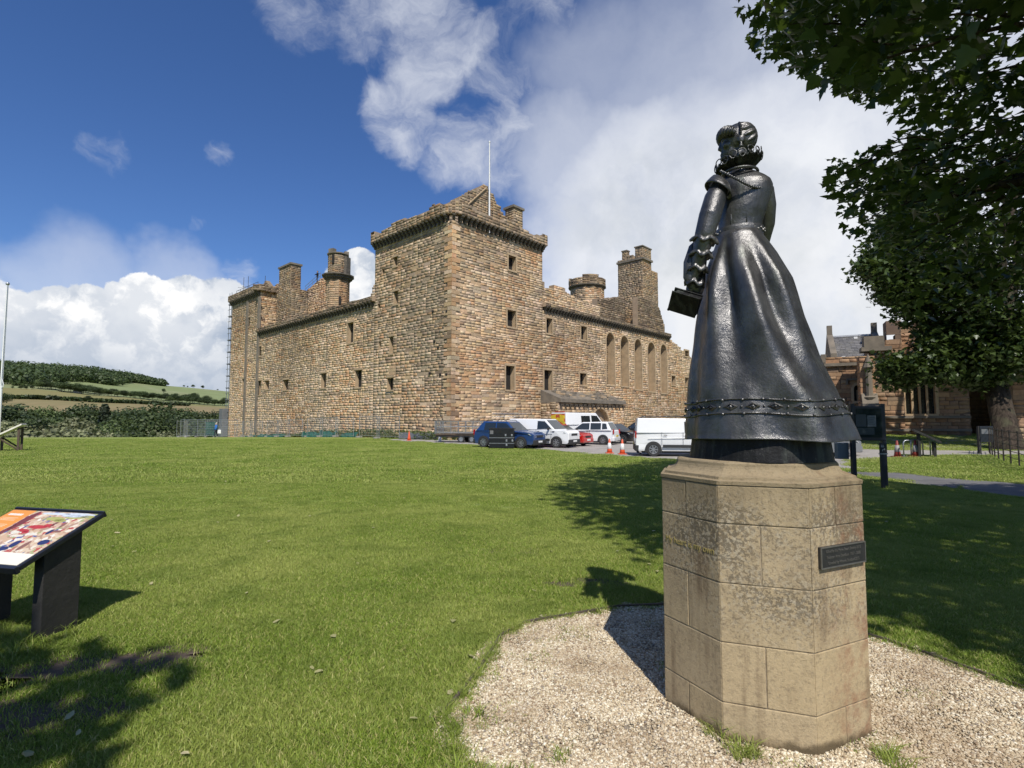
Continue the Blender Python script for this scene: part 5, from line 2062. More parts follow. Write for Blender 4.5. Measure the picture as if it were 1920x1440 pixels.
ped = empty('pedestal', (PX, PY, 0), 'octagonal weathered sandstone pedestal carrying the bronze statue', 'pedestal')
core = MB()
core.loft([[Vector((*octv(k, PAPO - .004), z)) for k in range(8)] for z in (-.05, 1.262)])
core.build('core', pm('pedestal_mortar', (.46, .38, .26), (.10, .075, .05), 20, .95, bump=.4), ped)
COURSES = [0.0, .195, .485, .775, 1.07, 1.262]
JOINT = {(0, 0): [], (0, 1): [.53], (0, 7): [.45], (1, 0): [.49], (1, 1): [], (1, 7): [], (2, 0): [], (2, 1): [], (2, 7): [.47], (3, 0): [.47], (3, 1): [], (3, 7): [], (4, 0): [], (4, 1): [.47], (4, 7): [.46]}
# sides: 0 faces the camera, 1 the plaque side on its right, 7 the inscribed side on its left
for ci, (z0, z1) in enumerate(zip(COURSES, COURSES[1:])):
    for side in range(8):
        a, b = octv(side), octv(side + 1)
        js = [0.0] + JOINT.get((ci, side), [.5] if (ci + side) % 2 else []) + [1.0]
        for f0, f1 in zip(js, js[1:]):
            g = .0022
            L = (b - a).length
            p, q = a.lerp(b, f0 + (g / L if f0 > 0 else 0)), a.lerp(b, f1 - (g / L if f1 < 1 else 0))
            n = Vector(((b - a).y, -(b - a).x)).normalized()
            out = random.uniform(-.0006, .0018)
            # mitred at the corners so that neighbours meet
            ca, cb = Vector((PX, PY)), Vector((PX, PY))
            def inn(pt, fr):
                k = .10 / PAPO
                return pt.lerp(ca, k)
            mb = MB()
            zz0, zz1 = z0 + g, z1 - g
            poly = [p + n * out, q + n * out, inn(q, f1), inn(p, f0)]
            vs = [Vector((*v, zz0)) for v in poly] + [Vector((*v, zz1)) for v in poly]
            mb.add(vs, ((3, 2, 1, 0), (4, 5, 6, 7), (0, 1, 5, 4), (1, 2, 6, 5), (2, 3, 7, 6), (3, 0, 4, 7)))
            mb.build('stone_block', M_PED, ped, bevel=.004, bseg=2)
# cornice: a fillet, a hollow sweep and a flat top, in octagonal plan that turns round towards the top
cor = MB()


def plan(apo, rnd, z, n=8):
    out = []
    for k in range(8):
        for j in range(n):
            f = j / n
            v = octv(k, apo).lerp(octv(k + 1, apo), f)
            d = v - Vector((PX, PY))
            c = d.normalized() * (apo * 1.03)
            out.append(Vector((*(Vector((PX, PY)) + d.lerp(c, rnd)), z)))
    return out


rings = [plan(PAPO - .10, 0, 1.262), plan(PAPO + .004, 0, 1.264), plan(PAPO + .006, 0, 1.284), plan(PAPO - .018, 0, 1.288), plan(PAPO - .020, .0, 1.303)]
for q in range(8):
    a = pi / 2 * q / 7
    rings.append(plan(PAPO - .024 - .062 * sin(a), .15 + .25 * q / 7, 1.305 + .060 * (1 - cos(a))))
rings.append(plan(PAPO - .092, .45, 1.372))
rings.append(plan(PAPO - .11, .5, 1.376))
cor.loft(rings)
cor.build('cornice', M_PED, ped, bevel=.003)

# inscription and plaque
FONT = None


def text(body, size, mat, M, name, parent, ext=.0008, align='CENTER', sx=1.0):
    cu = bpy.data.curves.new(name, 'FONT')
    cu.body = body
    cu.size = size
    cu.align_x = align
    cu.align_y = 'CENTER'
    cu.extrude = ext
    cu.resolution_u = 3
    o = bpy.data.objects.new(name, cu)
    COL.objects.link(o)
    bpy.context.view_layer.update()
    me = bpy.data.meshes.new_from_object(o.evaluated_get(bpy.context.evaluated_depsgraph_get()))
    bpy.data.objects.remove(o)
    me.name = name
    me.materials.clear()
    me.materials.append(mat)
    me.transform(M @ Matrix.Diagonal((sx, 1, 1, 1)))
    o = bpy.data.objects.new(name, me)
    COL.objects.link(o)
    if parent is not None:
        put(o, parent)
    return o


def face_mat(a, b, f, z, off):
    """frame on a vertical face from a to b (2D): X along it, Y up, Z outward"""
    t = (b - a).normalized()
    n = Vector((t.y, -t.x))
    o = a.lerp(b, f) + n * off
    M = Matrix(((t.x, 0, n.x, o.x), (t.y, 0, n.y, o.y), (0, 1, 0, z), (0, 0, 0, 1)))
    return M


M_GOLD = pm('gilding', (.72, .58, .26), (.55, .42, .17), 60, .35, .6)
text('My heart is my own', .052, M_GOLD, face_mat(octv(7), octv(8),   .5, .922, .0022), 'inscription', ped, sx=.86)
M_PLAQ = pm('plaque_bronze', (.035, .035, .036), (.05, .05, .05), 30, .45, .4)
M_PLTX = pm('plaque_lettering', (.20, .195, .18), (.15, .145, .135), 60, .4, .5)
pl = face_mat(octv(1), octv(2), .53, 1.0, 0)
a, b = octv(1), octv(2)
ax = (b - a).normalized()
nrm = Vector((ax.y, -ax.x))
pc = a.lerp(b, .53) + nrm * .009
plaque = MB().box((pc.x, pc.y, .927), (.345, .016, .104), atan2(ax.y, ax.x)).build('plaque', M_PLAQ, ped, bevel=.003)
fr = MB()
for (u, w, du, dw) in ((0, .049, .345, .006), (0, -.049, .345, .006), (.1695, 0, .006, .092), (-.1695, 0, .006, .092)):
    q = pc + ax * u + nrm * .009
    fr.box((q.x, q.y, .927 + w), (du, .005, dw), atan2(ax.y, ax.x))
fr.build('plaque_rim', M_PLTX, plaque)
for k, tx in enumerate(('Gifted by the Marie Stuart Society 2015', 'Sculptor: Anne Davidson  1937 - 2008', 'Unveiled by Historic Scotland 2015')):
    text(tx, .0205, M_PLTX, face_mat(a, b, .53, .927 + .028 - .028 * k, .0185), 'plaque_lettering', plaque, ext=.0006, sx=.82)

# weeds at the foot
# ================================================================== statue
def bronze(name, c1, c2, r0, r1, bump=.35):
    m, t, b = new_mat(name)
    co = nd(t, 'ShaderNodeTexCoord').outputs['Object']
    n1 = noi(t, co, 5.5, 7, .65)
    c = mixc(t, mrange(t, n1, .32, .68), c1, c2)
    dust = mrange(t, noi(t, co, 34.0, 6, .7), .60, .72, 0, .35)
    c = mixc(t, dust, c, (.20, .195, .18))
    run = mrange(t, noi(t, vmth(t, 'MULTIPLY', co, (16.0, 16.0, 1.5)), 1.0, 6, .65), .52, .70, 0, .6)
    c = mixc(t, run, c, (.105, .118, .102))
    t.links.new(c, b.inputs['Base Color'])
    b.inputs['Metallic'].default_value = .72
    t.links.new(mth(t, 'ADD', mrange(t, noi(t, co, 16.0, 6, .7), .3, .7, r0, r1), mth(t, 'MULTIPLY', run, .22)), b.inputs['Roughness'])
    bp = nd(t, 'ShaderNodeBump', i_Strength=bump, i_Distance=.010)
    h = mth(t, 'ADD', mth(t, 'MULTIPLY', noi(t, co, 85.0, 6, .7), .7), mth(t, 'MULTIPLY', noi(t, co, 15.0, 5, .62), 1.5))
    t.links.new(h, bp.inputs['Height'])
    t.links.new(bp.outputs[0], b.inputs['Normal'])
    return m


M_BRZ = bronze('dark_bronze', (.058, .058, .060), (.150, .148, .147), .25, .45, .34)
M_BRZ_SHADE = bronze('shaded_bronze', (.012, .012, .013), (.026, .026, .027), .45, .62)  # darkened copy of the bronze, shade of ruff and book put into the colour
SY = 3.10
S0 = Vector((1.40, SY, 1.376))
statue = empty('statue', tuple(S0), 'dark bronze statue of a woman in ruff and long gown holding a book', 'statue')
VD = Vector((S0.x, S0.y, 0)).normalized()          # away from the camera
VR = Vector((VD.y, -VD.x, 0))                       # to the camera's right


def sp(px, py, dy=0.0):
    """point seen at (px, py), dy metres behind the statue's middle plane"""
    return at_y(px, py, SY + dy)


SK = [(440, 1343, 1429), (450, 1341, 1434), (462, 1337, 1443), (480, 1329, 1455), (500, 1321, 1466), (530, 1313, 1483), (565, 1307, 1494), (600, 1303, 1504), (640, 1298, 1520), (680, 1291, 1536), (715, 1287, 1553),
      (745, 1284, 1569), (775, 1281, 1584), (800, 1278, 1594), (820, 1276, 1601)]


def skp(py):
    for (y0, l0, r0), (y1, l1, r1) in zip(SK, SK[1:]):
        if py <= y1:
            f = (py - y0) / (y1 - y0)
            return l0 + (l1 - l0) * f, r0 + (r1 - r0) * f
    return SK[-1][1:]


def skirt_pt(py, th, extra=0.0):
    """surface of the gown at image height py and angle th round it (0 towards the camera, positive to the right)"""
    l, r = skp(py)
    A, B = sp(l, py), sp(r, py)
    c = (A + B) / 2
    R = (B - A).length / 2 * .905
    f = min(1.0, max(0.0, (py - 440) / 380.))
    g = min(1.0, f * 3.2)
    # folds: ridges that start under the belt and swing to the right on their way down
    def bumpf(c0, c1, w, a):
        cc_ = c0 + (c1 - c0) * f ** .9
        d = (th - cc_ + pi) % (2 * pi) - pi
        return a * exp(-(d / w) ** 2)
    h = 0.0
    h += bumpf(-.28, .62, .17 + .10 * f, .050) * g * (1 - .35 * f)
    h += bumpf(-.62, .10, .17, -.046) * g * (1 - .5 * f)
    h += bumpf(.16, .98, .17 + .08 * f, -.030) * g * (1 - .6 * f)
    h += bumpf(.48, 1.15, .20, .036) * g * (1 - .35 * f)
    h += bumpf(.85, 1.40, .16, -.024) * g
    h += bumpf(-.92, -.55, .2, .022) * g
    h += bumpf(-1.25, -1.0, .16, -.018) * g
    h += bumpf(-.05, .40, .08, .012) * g * (1 - f)
    h += (.010 * sin(th * 9 + 3 * f) + .008 * sin(th * 14 - 5 * f)) * g * (.5 + .5 * abs(sin(th * 1.5)))
    h += .012 * noise.noise(Vector((cos(th) * 2.5, sin(th) * 2.5, py / 55.))) * g
    R2 = R + h * (.45 + .55 * abs(cos(th)))
    dep = 1.0 - .06 * f
    dirv = VR * sin(th) - VD * cos(th) * dep
    z = c.z + .012 * f * noise.noise(Vector((cos(th) * 1.5, sin(th) * 1.5, 4))) * (1 if py > 700 else 0)
    p = Vector((c.x, c.y, 0)) + dirv * (R2 + extra)
    return Vector((p.x, p.y, z))


NS = 112
rows = []
pys = [440 + 380 * (q / 46.) for q in range(47)]
for py in pys:
    rows.append([skirt_pt(py, 2 * pi * k / NS) for k in range(NS)])
# turn under at the hem and come back up inside: the cloth has thickness
lip = [skirt_pt(820, 2 * pi * k / NS, .004) + Vector((0, 0, -.006)) for k in range(NS)]
lip2 = [skirt_pt(820, 2 * pi * k / NS, -.014) + Vector((0, 0, -.006)) for k in range(NS)]
inn1 = [skirt_pt(812, 2 * pi * k / NS, -.018) for k in range(NS)]
inn2 = [skirt_pt(730, 2 * pi * k / NS, -.02) for k in range(NS)]
rows += [lip, lip2, inn1, inn2]
gown = MB().loft(rows).build('skirt', M_BRZ, statue, smooth=True, fix=True)
# bands and ornaments near the hem
for py0 in (754, 778):
    pts_ = []
    for k in range(73):
        th = 2 * pi * k / 72
        pts_.append(skirt_pt(py0 + 1.6 * sin(th * 4), th, .003))
    MB().tube(pts_, .0062, 6).build('hem_cord', M_BRZ, gown, smooth=True)
kn = MB()
for py0 in (754, 778):
    for k in range(26):
        kn.ball(skirt_pt(py0, 2 * pi * k / 26, .006), .0085, 6, 4)
kn.build('cord_knots', M_BRZ, gown)['kind'] = 'stuff'
for k in range(24):
    th = -pi + 2 * pi * (k + .5) / 24
    c_ = skirt_pt(766, th, .0)
    du = (skirt_pt(766, th + .05) - skirt_pt(766, th - .05)).normalized()
    dv = (skirt_pt(762, th) - skirt_pt(770, th)).normalized()
    n_ = du.cross(dv)
    if n_.dot(VR * sin(th) - VD * cos(th)) < 0:
        n_ = -n_
    mb = MB()
    a, b2 = .040, .021
    for (r1, r2, h1, h2) in ((1.0, .62, .003, .009), (.62, .5, .009, .003)):
        o_ = [c_ + du * a * r1 * cos(q * pi / 2) + dv * b2 * r1 * sin(q * pi / 2) + n_ * h1 for q in range(4)]
        i_ = [c_ + du * a * r2 * cos(q * pi / 2) + dv * b2 * r2 * sin(q * pi / 2) + n_ * h2 for q in range(4)]
        mb.loft([o_, i_], cap=False)
    mb.ball(c_ + n_ * .003, .0085, 6, 4)
    mb.build('lozenge', M_BRZ, gown)
    e_ = skirt_pt(766, th + pi / 24, .004)
    MB().ball(e_, .0065, 6, 4).build('stud', M_BRZ, gown)
# the drum under the gown
dr_ = []
for q, (z, k_) in enumerate(((1.374, 1.0), (1.40, .99), (1.47, .965), (1.53, .95))):
    l, r = sp(1288, 875), sp(1560, 872)
    c_ = (l + r) / 2
    R = (r - l).length / 2 * .905 * k_
    dr_.append([Vector((c_.x + R * (1 + .012 * sin(3 * 2 * pi * j / 40)) * cos(2 * pi * j / 40), c_.y + R * sin(2 * pi * j / 40), z)) for j in range(40)])
MB().loft(dr_).build('base_drum', M_BRZ_SHADE, statue, smooth=False)


def ell(c, rx, ry, up=Vector((0, 0, 1)), n=28, rot=None):
    """horizontal-ish ellipse: rx across the view, ry along it"""
    out = []
    for k in range(n):
        a = 2 * pi * k / n
        out.append(c + VR * rx * cos(a) + VD * ry * sin(a))
    return out


# ---- body: torso, neck, head and arms in one closed skin
body = MB()
TS = [(446, 1345, 1427, .80), (432, 1346, 1427, .80), (418, 1346, 1430, .80), (400, 1347, 1436, .80), (382, 1349, 1442, .80), (366, 1349, 1447, .78), (354, 1346, 1448, .72), (345, 1343, 1444, .64), (337, 1345, 1434, .56), (331, 1352, 1424, .52), (326, 1362, 1416, .55)]
rg = []
for py, l, r, d in TS:
    A, B = sp(l, py), sp(r, py)
    R = (B - A).length / 2 * .93
    rg.append(ell((A + B) / 2 + VD * (.0 if py > 400 else -.006), R, R * d))
body.loft(rg)
# neck
nk0, nk1 = sp(1388, 334), sp(1383, 285)
body.tube([nk0, (nk0 + nk1) / 2, nk1], [.058, .053, .055], 16)
# head: skull, jaw and face turned to the left of the picture
HC = sp(1384, 266)
FD = (Vector((-.97, .24, 0))).normalized()          # where the face looks
FS = Vector((FD.y, -FD.x, 0))                         # her right... across the face
UP = Vector((0, 0, 1))
HR_ = Matrix((FD, -FS, UP)).transposed()
body.ball(HC + UP * .012 + FD * -.006, (.098, .080, .098), 24, 16, R=HR_)
body.ball(HC + FD * .045 - UP * .052, (.052, .050, .066), 18, 12, R=HR_)      # jaw
body.ball(HC + FD * .052 + UP * .004, (.046, .058, .070), 18, 12, R=HR_)      # face mask
body.ball(HC + FD * .086 - UP * .096, (.019, .022, .016), 12, 8, R=HR_)       # chin
body.tube([HC + FD * .088 + UP * .012, HC + FD * .099 - UP * .016, HC + FD * .105 - UP * .034, HC + FD * .090 - UP * .044], [.010, .0125, .014, .011], 10)   # nose
for s in (-1, 1):
    body.ball(HC + FD * .087 + FS * s * .026 + UP * .006, (.014, .020, .010), 10, 6, R=HR_)     # brow ridge
    body.ball(HC + FD * .072 + FS * s * .042 - UP * .032, (.024, .020, .022), 10, 6, R=HR_)   # cheek
    body.ball(HC + FD * .092 - UP * (.066 if s > 0 else .075), (.012, .022, .0055), 10, 6, R=HR_)   # lips
    e_ = HC + FS * s * .078 - UP * .018 - FD * .004
    body.ball(e_, (.020, .010, .031), 10, 8, R=HR_)                                         # ears
# the arms
LA = [sp(1350, 350, -.05), sp(1341, 372, -.075), sp(1331, 405, -.09), sp(1321, 440, -.085), sp(1312, 480, -.06), sp(1301, 525, -.02), sp(1294, 548, .0)]
body.tube(LA, [.050, .062, .062, .055, .044, .036, .028], 18)
RA = [sp(1434, 352, .05), sp(1437, 385, .09), sp(1436, 420, .13), sp(1430, 452, .17), sp(1400, 470, .30), sp(1370, 470, .38)]
body.tube(RA, [.05, .056, .052, .045, .036, .028], 16)


def hand(mb, wrist, fwd, palm_n, curl, scale=1.0, thumb=1):
    """palm with four unequal bent fingers and a thumb off its side; palm_n is the way the palm faces"""
    fwd = fwd.normalized()
    pn = (palm_n - fwd * palm_n.dot(fwd)).normalized()
    sd = fwd.cross(pn)
    s = scale
    mb.tube([wrist, wrist + fwd * .04 * s, wrist + fwd * .085 * s], [.026 * s, .036 * s, .036 * s], 12, flat=.5, up=tuple(sd))
    for k, ln in enumerate((.070, .080, .076, .060)):
        b0 = wrist + fwd * .080 * s + sd * (.030 - .020 * k) * s
        p = [b0]
        ang = 0
        for j, fr_ in enumerate((.45, .32, .23)):
            ang += curl * (.8 + .25 * j)
            p.append(p[-1] + (fwd * cos(ang) + pn * sin(ang)) * ln * fr_ * s)
        mb.tube(p, [.0095 * s, .009 * s, .008 * s, .0065 * s], 8)
    b0 = wrist + fwd * .025 * s + sd * .030 * thumb * s
    mb.tube([b0, b0 + (sd * thumb * .7 + fwd * .8).normalized() * .035 * s, b0 + (sd * thumb * .45 + fwd + pn * .5).normalized() * .062 * s], [.013 * s, .0105 * s, .008 * s], 8)


BK = sp(1283, 567, -.01)
hand(body, LA[-1] + VD * .03, Vector((-.62, .45, -.62)), Vector((.1, -.75, -.3)), .5, .9)
hand(body, RA[-1], Vector((-.8, .5, .1)), Vector((-.2, .1, -1)), .55, 1.0)
bo = body.build('body', M_BRZ, statue, smooth=True, fix=True)
rm = bo.modifiers.new('skin', 'REMESH')
rm.mode = 'VOXEL'; rm.voxel_size = .0058; rm.use_smooth_shade = True
sm_ = bo.modifiers.new('soft', 'SMOOTH'); sm_.factor = .5; sm_.iterations = 4

# hair: netted caul at the back with radiating strands, and the rolled front
hair = MB()
rings = []
nh = 104
for j in range(13):
    a = -pi / 2 + pi * j / 12
    ring = []
    for k in range(nh):
        th = 2 * pi * k / nh
        rd = .081 * max(cos(a), .03) * (1 + .085 * cos(th * 13 + a) * (abs(cos(a)) ** .4))
        # the axis of the caul points backwards and a little up
        ax_ = (-FD * .93 + UP * .37).normalized()
        e1 = FS
        e2 = ax_.cross(e1)
        ring.append(HC + UP * .024 - FD * .030 + ax_ * .078 * sin(a) + e1 * rd * cos(th) + e2 * rd * sin(th) * 1.02)
    rings.append(ring)
hair.loft(rings)
ho = hair.build('hair', M_BRZ, statue, smooth=True, fix=True)
rl_ = MB()
pts_, rad_ = [], []
for k in range(121):
    ph = -1.75 + 3.5 * k / 120
    pts_.append(HC + FS * .080 * sin(ph) + FD * (.040 + .046 * cos(ph)) + UP * (.024 + .022 * cos(ph)))
    rad_.append(.034 * (1 + .13 * cos(ph * 26)) * (1 - .35 * abs(ph / 1.75) ** 3))
rl_.tube(pts_, rad_, 14)
rl_.build('hair_roll', M_BRZ, ho, smooth=True)
bd = MB()
pts_ = []
for k in range(25):
    ph = -1.9 + 3.8 * k / 24
    pts_.append(HC + UP * (.026 + .078 * cos(ph)) + FS * .088 * sin(ph) - FD * .002)
for p_ in pts_:
    bd.ball(p_, .0075, 7, 5)
bd.build('beaded_band', M_BRZ, ho)['kind'] = 'stuff'
# ears get a drop
MB().tube([HC - FS * .088 - UP * .045, HC - FS * .09 - UP * .06], .006, 6).ball(HC - FS * .09 - UP * .07, .012, 8, 6).build('earring', M_BRZ, statue)

# ruff: dark standing collar with figure-of-eight edge
RC = sp(1387, 322)
RT = sp(1388, 288)
ruff = MB()
RZ = lambda th, f: UP * (.056 * f - .026 * cos(th) * f)
cone = []
for f in (0, .3, .6, .85, 1):
    rg_ = []
    for k in range(96):
        th = 2 * pi * k / 96
        o_ = FD * cos(th) + FS * sin(th)
        rg_.append(RC + FD * .006 + o_ * (.060 + .066 * f) + RZ(th, f) + UP * .010 * cos(th * 16) * f)
    cone.append(rg_)
ruff.loft(cone, cap=False)
ro = ruff.build('ruff', M_BRZ_SHADE, statue, smooth=True)
sd_ = ro.modifiers.new('thick', 'SOLIDIFY'); sd_.thickness = .008
lp = MB()
for k in range(16):
    th = 2 * pi * k / 16
    o_ = FD * cos(th) + FS * sin(th)
    tg = -FD * sin(th) + FS * cos(th)
    c_ = RC + FD * .006 + o_ * .128 + RZ(th, 1.0) + UP * (.006 + (.004 if k % 2 else -.004))
    pts_ = []
    for q in range(13):
        a = 2 * pi * q / 12
        w = .0185 * (1 + .35 * sin(a))
        pts_.append(c_ + tg * w * cos(a) * 1.12 + UP * .024 * sin(a) + o_ * (.004 * cos(a)))
    lp.tube(pts_, .0034, 6)
lp.build('ruff_loops', M_BRZ, ro, smooth=True)

# neckline roll, necklace of beads, belt
nl = [(RC + Vector((0, 0, -.014))) + (FD * cos(2 * pi * k / 40) + FS * sin(2 * pi * k / 40)) * .098 for k in range(41)]
MB().tube(nl, .0085, 7).build('collar_roll', M_BRZ, statue, smooth=True)
nk = MB()
chain = [(1352, 321, -.07), (1360, 325, -.105), (1372, 331, -.125), (1384, 337, -.135), (1396, 344, -.14), (1408, 349, -.135), (1420, 352, -.125), (1431, 352, -.11), (1440, 350, -.085)]
for (x0_, y0_, d0_), (x1_, y1_, d1_) in zip(chain, chain[1:]):
    for q in range(3):
        f = q / 3
        nk.ball(sp(x0_ + (x1_ - x0_) * f, y0_ + (y1_ - y0_) * f, d0_ + (d1_ - d0_) * f), .0088, 7, 5)
nk.build('necklace', M_BRZ, statue, smooth=True)['kind'] = 'stuff'
be = []
for py, e in ((447, .0), (446.5, .012), (442, .014), (434, .014), (430, .012), (429.5, .0)):
    A, B = sp(1345, py), sp(1427, py)
    R = (B - A).length / 2 * .93
    be.append(ell((A + B) / 2, R + e, R * .80 + e, n=48))
belt = MB().loft(be).build('belt', M_BRZ, statue, smooth=False)
bs = MB()
for k in range(34):
    a = 2 * pi * k / 34
    A, B = sp(1345, 438.5), sp(1427, 438.5)
    R = (B - A).length / 2 * .93 + .015
    bs.ball((A + B) / 2 + VR * R * cos(a) + VD * (R - .015) * .82 * sin(a) + UP * (.005 if k % 2 else -.005), (.010, .010, .009), 6, 4)
bs.build('belt_studs', M_BRZ, belt)['kind'] = 'stuff'
# back seams of the bodice
se = MB()
for dx in (-16, 12):
    pts_ = []
    for (py, l, r, d) in TS[1:9]:
        A, B = sp(l, py), sp(r, py)
        R = (B - A).length / 2 * .93
        u = (1388 + dx - (l + r) / 2) / ((r - l) / 2)
        pts_.append((A + B) / 2 + VR * R * u - VD * (R * d * sqrt(max(.02, 1 - u * u)) - .001))
    se.tube(pts_, .0045, 5)
se.build('bodice_seams', M_BRZ, statue, smooth=True)
# shoulder wing over the left sleeve
wg = MB()
w0 = sp(1349, 350, -.055)
axis = (sp(1335, 392, -.08) - w0).normalized()
e1 = VR - axis * VR.dot(axis); e1.normalize()
e2 = axis.cross(e1)
wr = []
for q, (rad, off_) in enumerate(((.058, -.035), (.070, -.012), (.080, .012), (.085, .03), (.079, .032), (.066, .012))):
    wr.append([w0 + axis * (off_ + .028 * cos(2 * pi * k / 30 - .2)) + (e1 * cos(2 * pi * k / 30) + e2 * sin(2 * pi * k / 30)) * rad for k in range(30)])
wg.loft(wr, cap=False)
wg.build('shoulder_wing', M_BRZ, statue, smooth=True, fix=True)
# hanging outer sleeve behind the forearm, and the puffed cuffs
hs = MB()
HSP = [(1332, 440, .012), (1322, 452, .045), (1309, 470, .062), (1303, 495, .070), (1302, 520, .068), (1306, 538, .054), (1311, 550, .026), (1313, 555, .006)]
hs.tube([sp(x, y, -.015) for x, y, r in HSP], [r for x, y, r in HSP], 20, flat=.52, up=(1, .1, 0))
hs.build('hanging_sleeve', M_BRZ, statue, smooth=True, fix=True)
for i, (px_, py_, rad) in enumerate(((1322, 447, .066), (1315, 474, .058), (1309, 501, .052), (1303, 528, .050))):
    c_ = sp(px_, py_, -.075 + .018 * i)
    axis = (LA[4] - LA[3]).normalized()
    e1 = VR - axis * VR.dot(axis); e1.normalize()
    e2 = axis.cross(e1)
    rows_ = []
    for (ro_, of) in ((.80, -.012), (1.0, -.006), (1.16, .012), (1.10, .022), (.9, .016), (.72, .03)):
        rows_.append([c_ + axis * (of + .011 * sin(k * 2 * pi / 40 * 5 + i)) + (e1 * cos(2 * pi * k / 40) + e2 * sin(2 * pi * k / 40)) * rad * ro_ * (1 + .10 * sin(k * 2 * pi / 40 * 5 + i * 1.3) + .05 * sin(k * 2 * pi / 40 * 11)) for k in range(40)])
    MB().loft(rows_, cap=False).build('puffed_cuff', M_BRZ, statue, smooth=True)
    if i < 3:
        MB().tube([c_ + axis * .02, c_ + axis * .055], [rad * .72, rad * .66], 16).build('cuff_lining', M_BRZ_SHADE, statue, smooth=True)
# the book
bx_ = (sp(1312, 575, .0) - sp(1262, 560, .06)).normalized()
bu = UP * .80 + bx_ * .20 + VD * -.55
bu = (bu - bx_ * bu.dot(bx_)).normalized()
bn = bx_.cross(bu)
BM = Matrix((bx_, bn, bu)).transposed()
book = MB().box(BK + bx_ * .012, (.150, .040, .112), M=BM).build('book', M_BRZ_SHADE, statue, bevel=.003)
for s in (-1, 1):
    MB().box(BK + bn * s * .0255 + bx_ * .004, (.166, .009, .128), M=BM)  .build('book_cover', M_BRZ_SHADE, book, bevel=.002)
MB().tube([BK - bx_ * .075 - bu * .064 + bn * q for q in (-.022, 0, .022)], .008, 8).build('book_clasp', M_BRZ, book)
cl = MB()
for q in (-.03, .02):
    cl.box(BK + bx_ * q - bu * .066, (.016, .03, .008), M=BM)
cl.build('book_clasp', M_BRZ, book)
# ================================================================== trees near the camera
LEAF = [(0, 0), (.16, -.06), (.46, .0), (.34, .16), (.58, .42), (.30, .44), (.26, .60), (.0, 1.0)]
LEAF = LEAF + [(-x, y) for x, y in LEAF[-2:0:-1]]
LEAF_V = np.array([(x, y - .05, .10 * abs(x) - .16 * max(0, y - .3) ** 2) for x, y in LEAF] + [(0, .36, -.03)])
LEAF_F = np.array([(len(LEAF), i, (i + 1) % len(LEAF)) for i in range(len(LEAF))])


def leaf_frames(P, rng, droop=.5, size=(.11, .19), outward=None):
    n = len(P)
    nor = rng.normal(size=(n, 3)) * np.array([.55, .55, .5]) + np.array([0, 0, .85])
    nor /= np.linalg.norm(nor, axis=1)[:, None]
    d = rng.normal(size=(n, 3)); d[:, 2] -= droop
    if outward is not None:
        d += outward * .8
    d -= nor * np.sum(d * nor, 1)[:, None]
    d /= np.linalg.norm(d, axis=1)[:, None]
    s = np.cross(d, nor)
    sz = size[0] + (size[1] - size[0]) * rng.random(n)
    return s * sz[:, None], d * sz[:, None], nor * sz[:, None]


def leaves_mesh(name, P, fr, mat):
    s, d, nn = fr
    V = P[:, None, :] + LEAF_V[None, :, 0, None] * s[:, None, :] + LEAF_V[None, :, 1, None] * d[:, None, :] + LEAF_V[None, :, 2, None] * nn[:, None, :]
    F = np.arange(len(P))[:, None, None] * len(LEAF_V) + LEAF_F[None]
    return np_mesh(name, V.reshape(-1, 3), F.reshape(-1, 3), mat)


M_LEAF = leaf_mat('sycamore_leaf', (.017, .034, .010), (.062, .100, .022), .36, rough=.42)
SHX, SHY = -SUN_DIR.x / SUN_DIR.z, -SUN_DIR.y / SUN_DIR.z


def lerp_tab(tab, v):
    if v <= tab[0][0]:
        return tab[0][1]
    for (a, b), (c, d) in zip(tab, tab[1:]):
        if v <= c:
            return b + (d - b) * (v - a) / (c - a)
    return tab[-1][1]


# where the crown's shade begins on the lawn: x of its left edge by distance y
SHADE_X = [(1.5, 5.2), (2.8, 3.7), (3.2, 3.05), (3.9, 2.66), (4.4, 2.55), (5.2, 1.75), (6.2, 1.2), (7.5, 1.0), (9, .75), (10.7, .55), (13, .95), (15.5, 1.3), (18, 2.4), (20, 3.6), (23, 6.0)]
# silhouette of the foliage against the sky: left limit by height in the picture
SIL = [(-400, 1180), (-120, 1300), (0, 1378), (40, 1395), (100, 1412), (130, 1470), (160, 1540), (200, 1640), (235, 1700), (270, 1660), (300, 1545), (330, 1545), (390, 1558), (430, 1585), (470, 1612), (510, 1640), (560, 1690), (620, 1760), (660, 1900)]


def near_crown(rng):
    out = []
    tries = 0
    while len(out) < 3500 and tries < 90000:
        tries += 1
        p = np.array([rng.uniform(.8, 19), rng.uniform(-4.5, 15.5), rng.uniform(3.2, 15.5)])
        q = (p - np.array([10.0, 5.2, 8.6])) / np.array([9.4, 10.0, 6.9])
        r = np.linalg.norm(q)
        if r > 1 or r < .52 and rng.random() < .72:
            continue
        if p[0] < 7 and p[2] > 11.5 - .0 and rng.random() < .5:
            continue
        # lower fringe hangs to about 3.5 m at the outside
        if p[2] < 4.0 + .6 * sin(p[0] * 1.3) + (1.2 if p[1] < 6 else 0):
            continue
        if p[0] + SHX * p[2] > 8.6 and p[1] + SHY * p[2] > 13.0:
            continue
        jag = .55 * noise.noise(Vector((p[0] * .9, p[1] * .9, p[2] * .9)))
        sx, sy = p[0] + SHX * p[2], p[1] + SHY * p[2]
        if sx < lerp_tab(SHADE_X, sy) + .45 + jag:
            continue
        pr = proj(p)
        if pr is not None and p[1] > .8:
            lim = lerp_tab(SIL, pr[1])
            m = 600. / p[1]
            if pr[0] < lim + m * (.62 + jag * .5):
                continue
            if 1700 > pr[0] > -100 and 455 < pr[1]:
                continue
            if pr[1] > 560 + .25 * (1900 - pr[0]):
                continue
        out.append(p)
    return np.array(out)


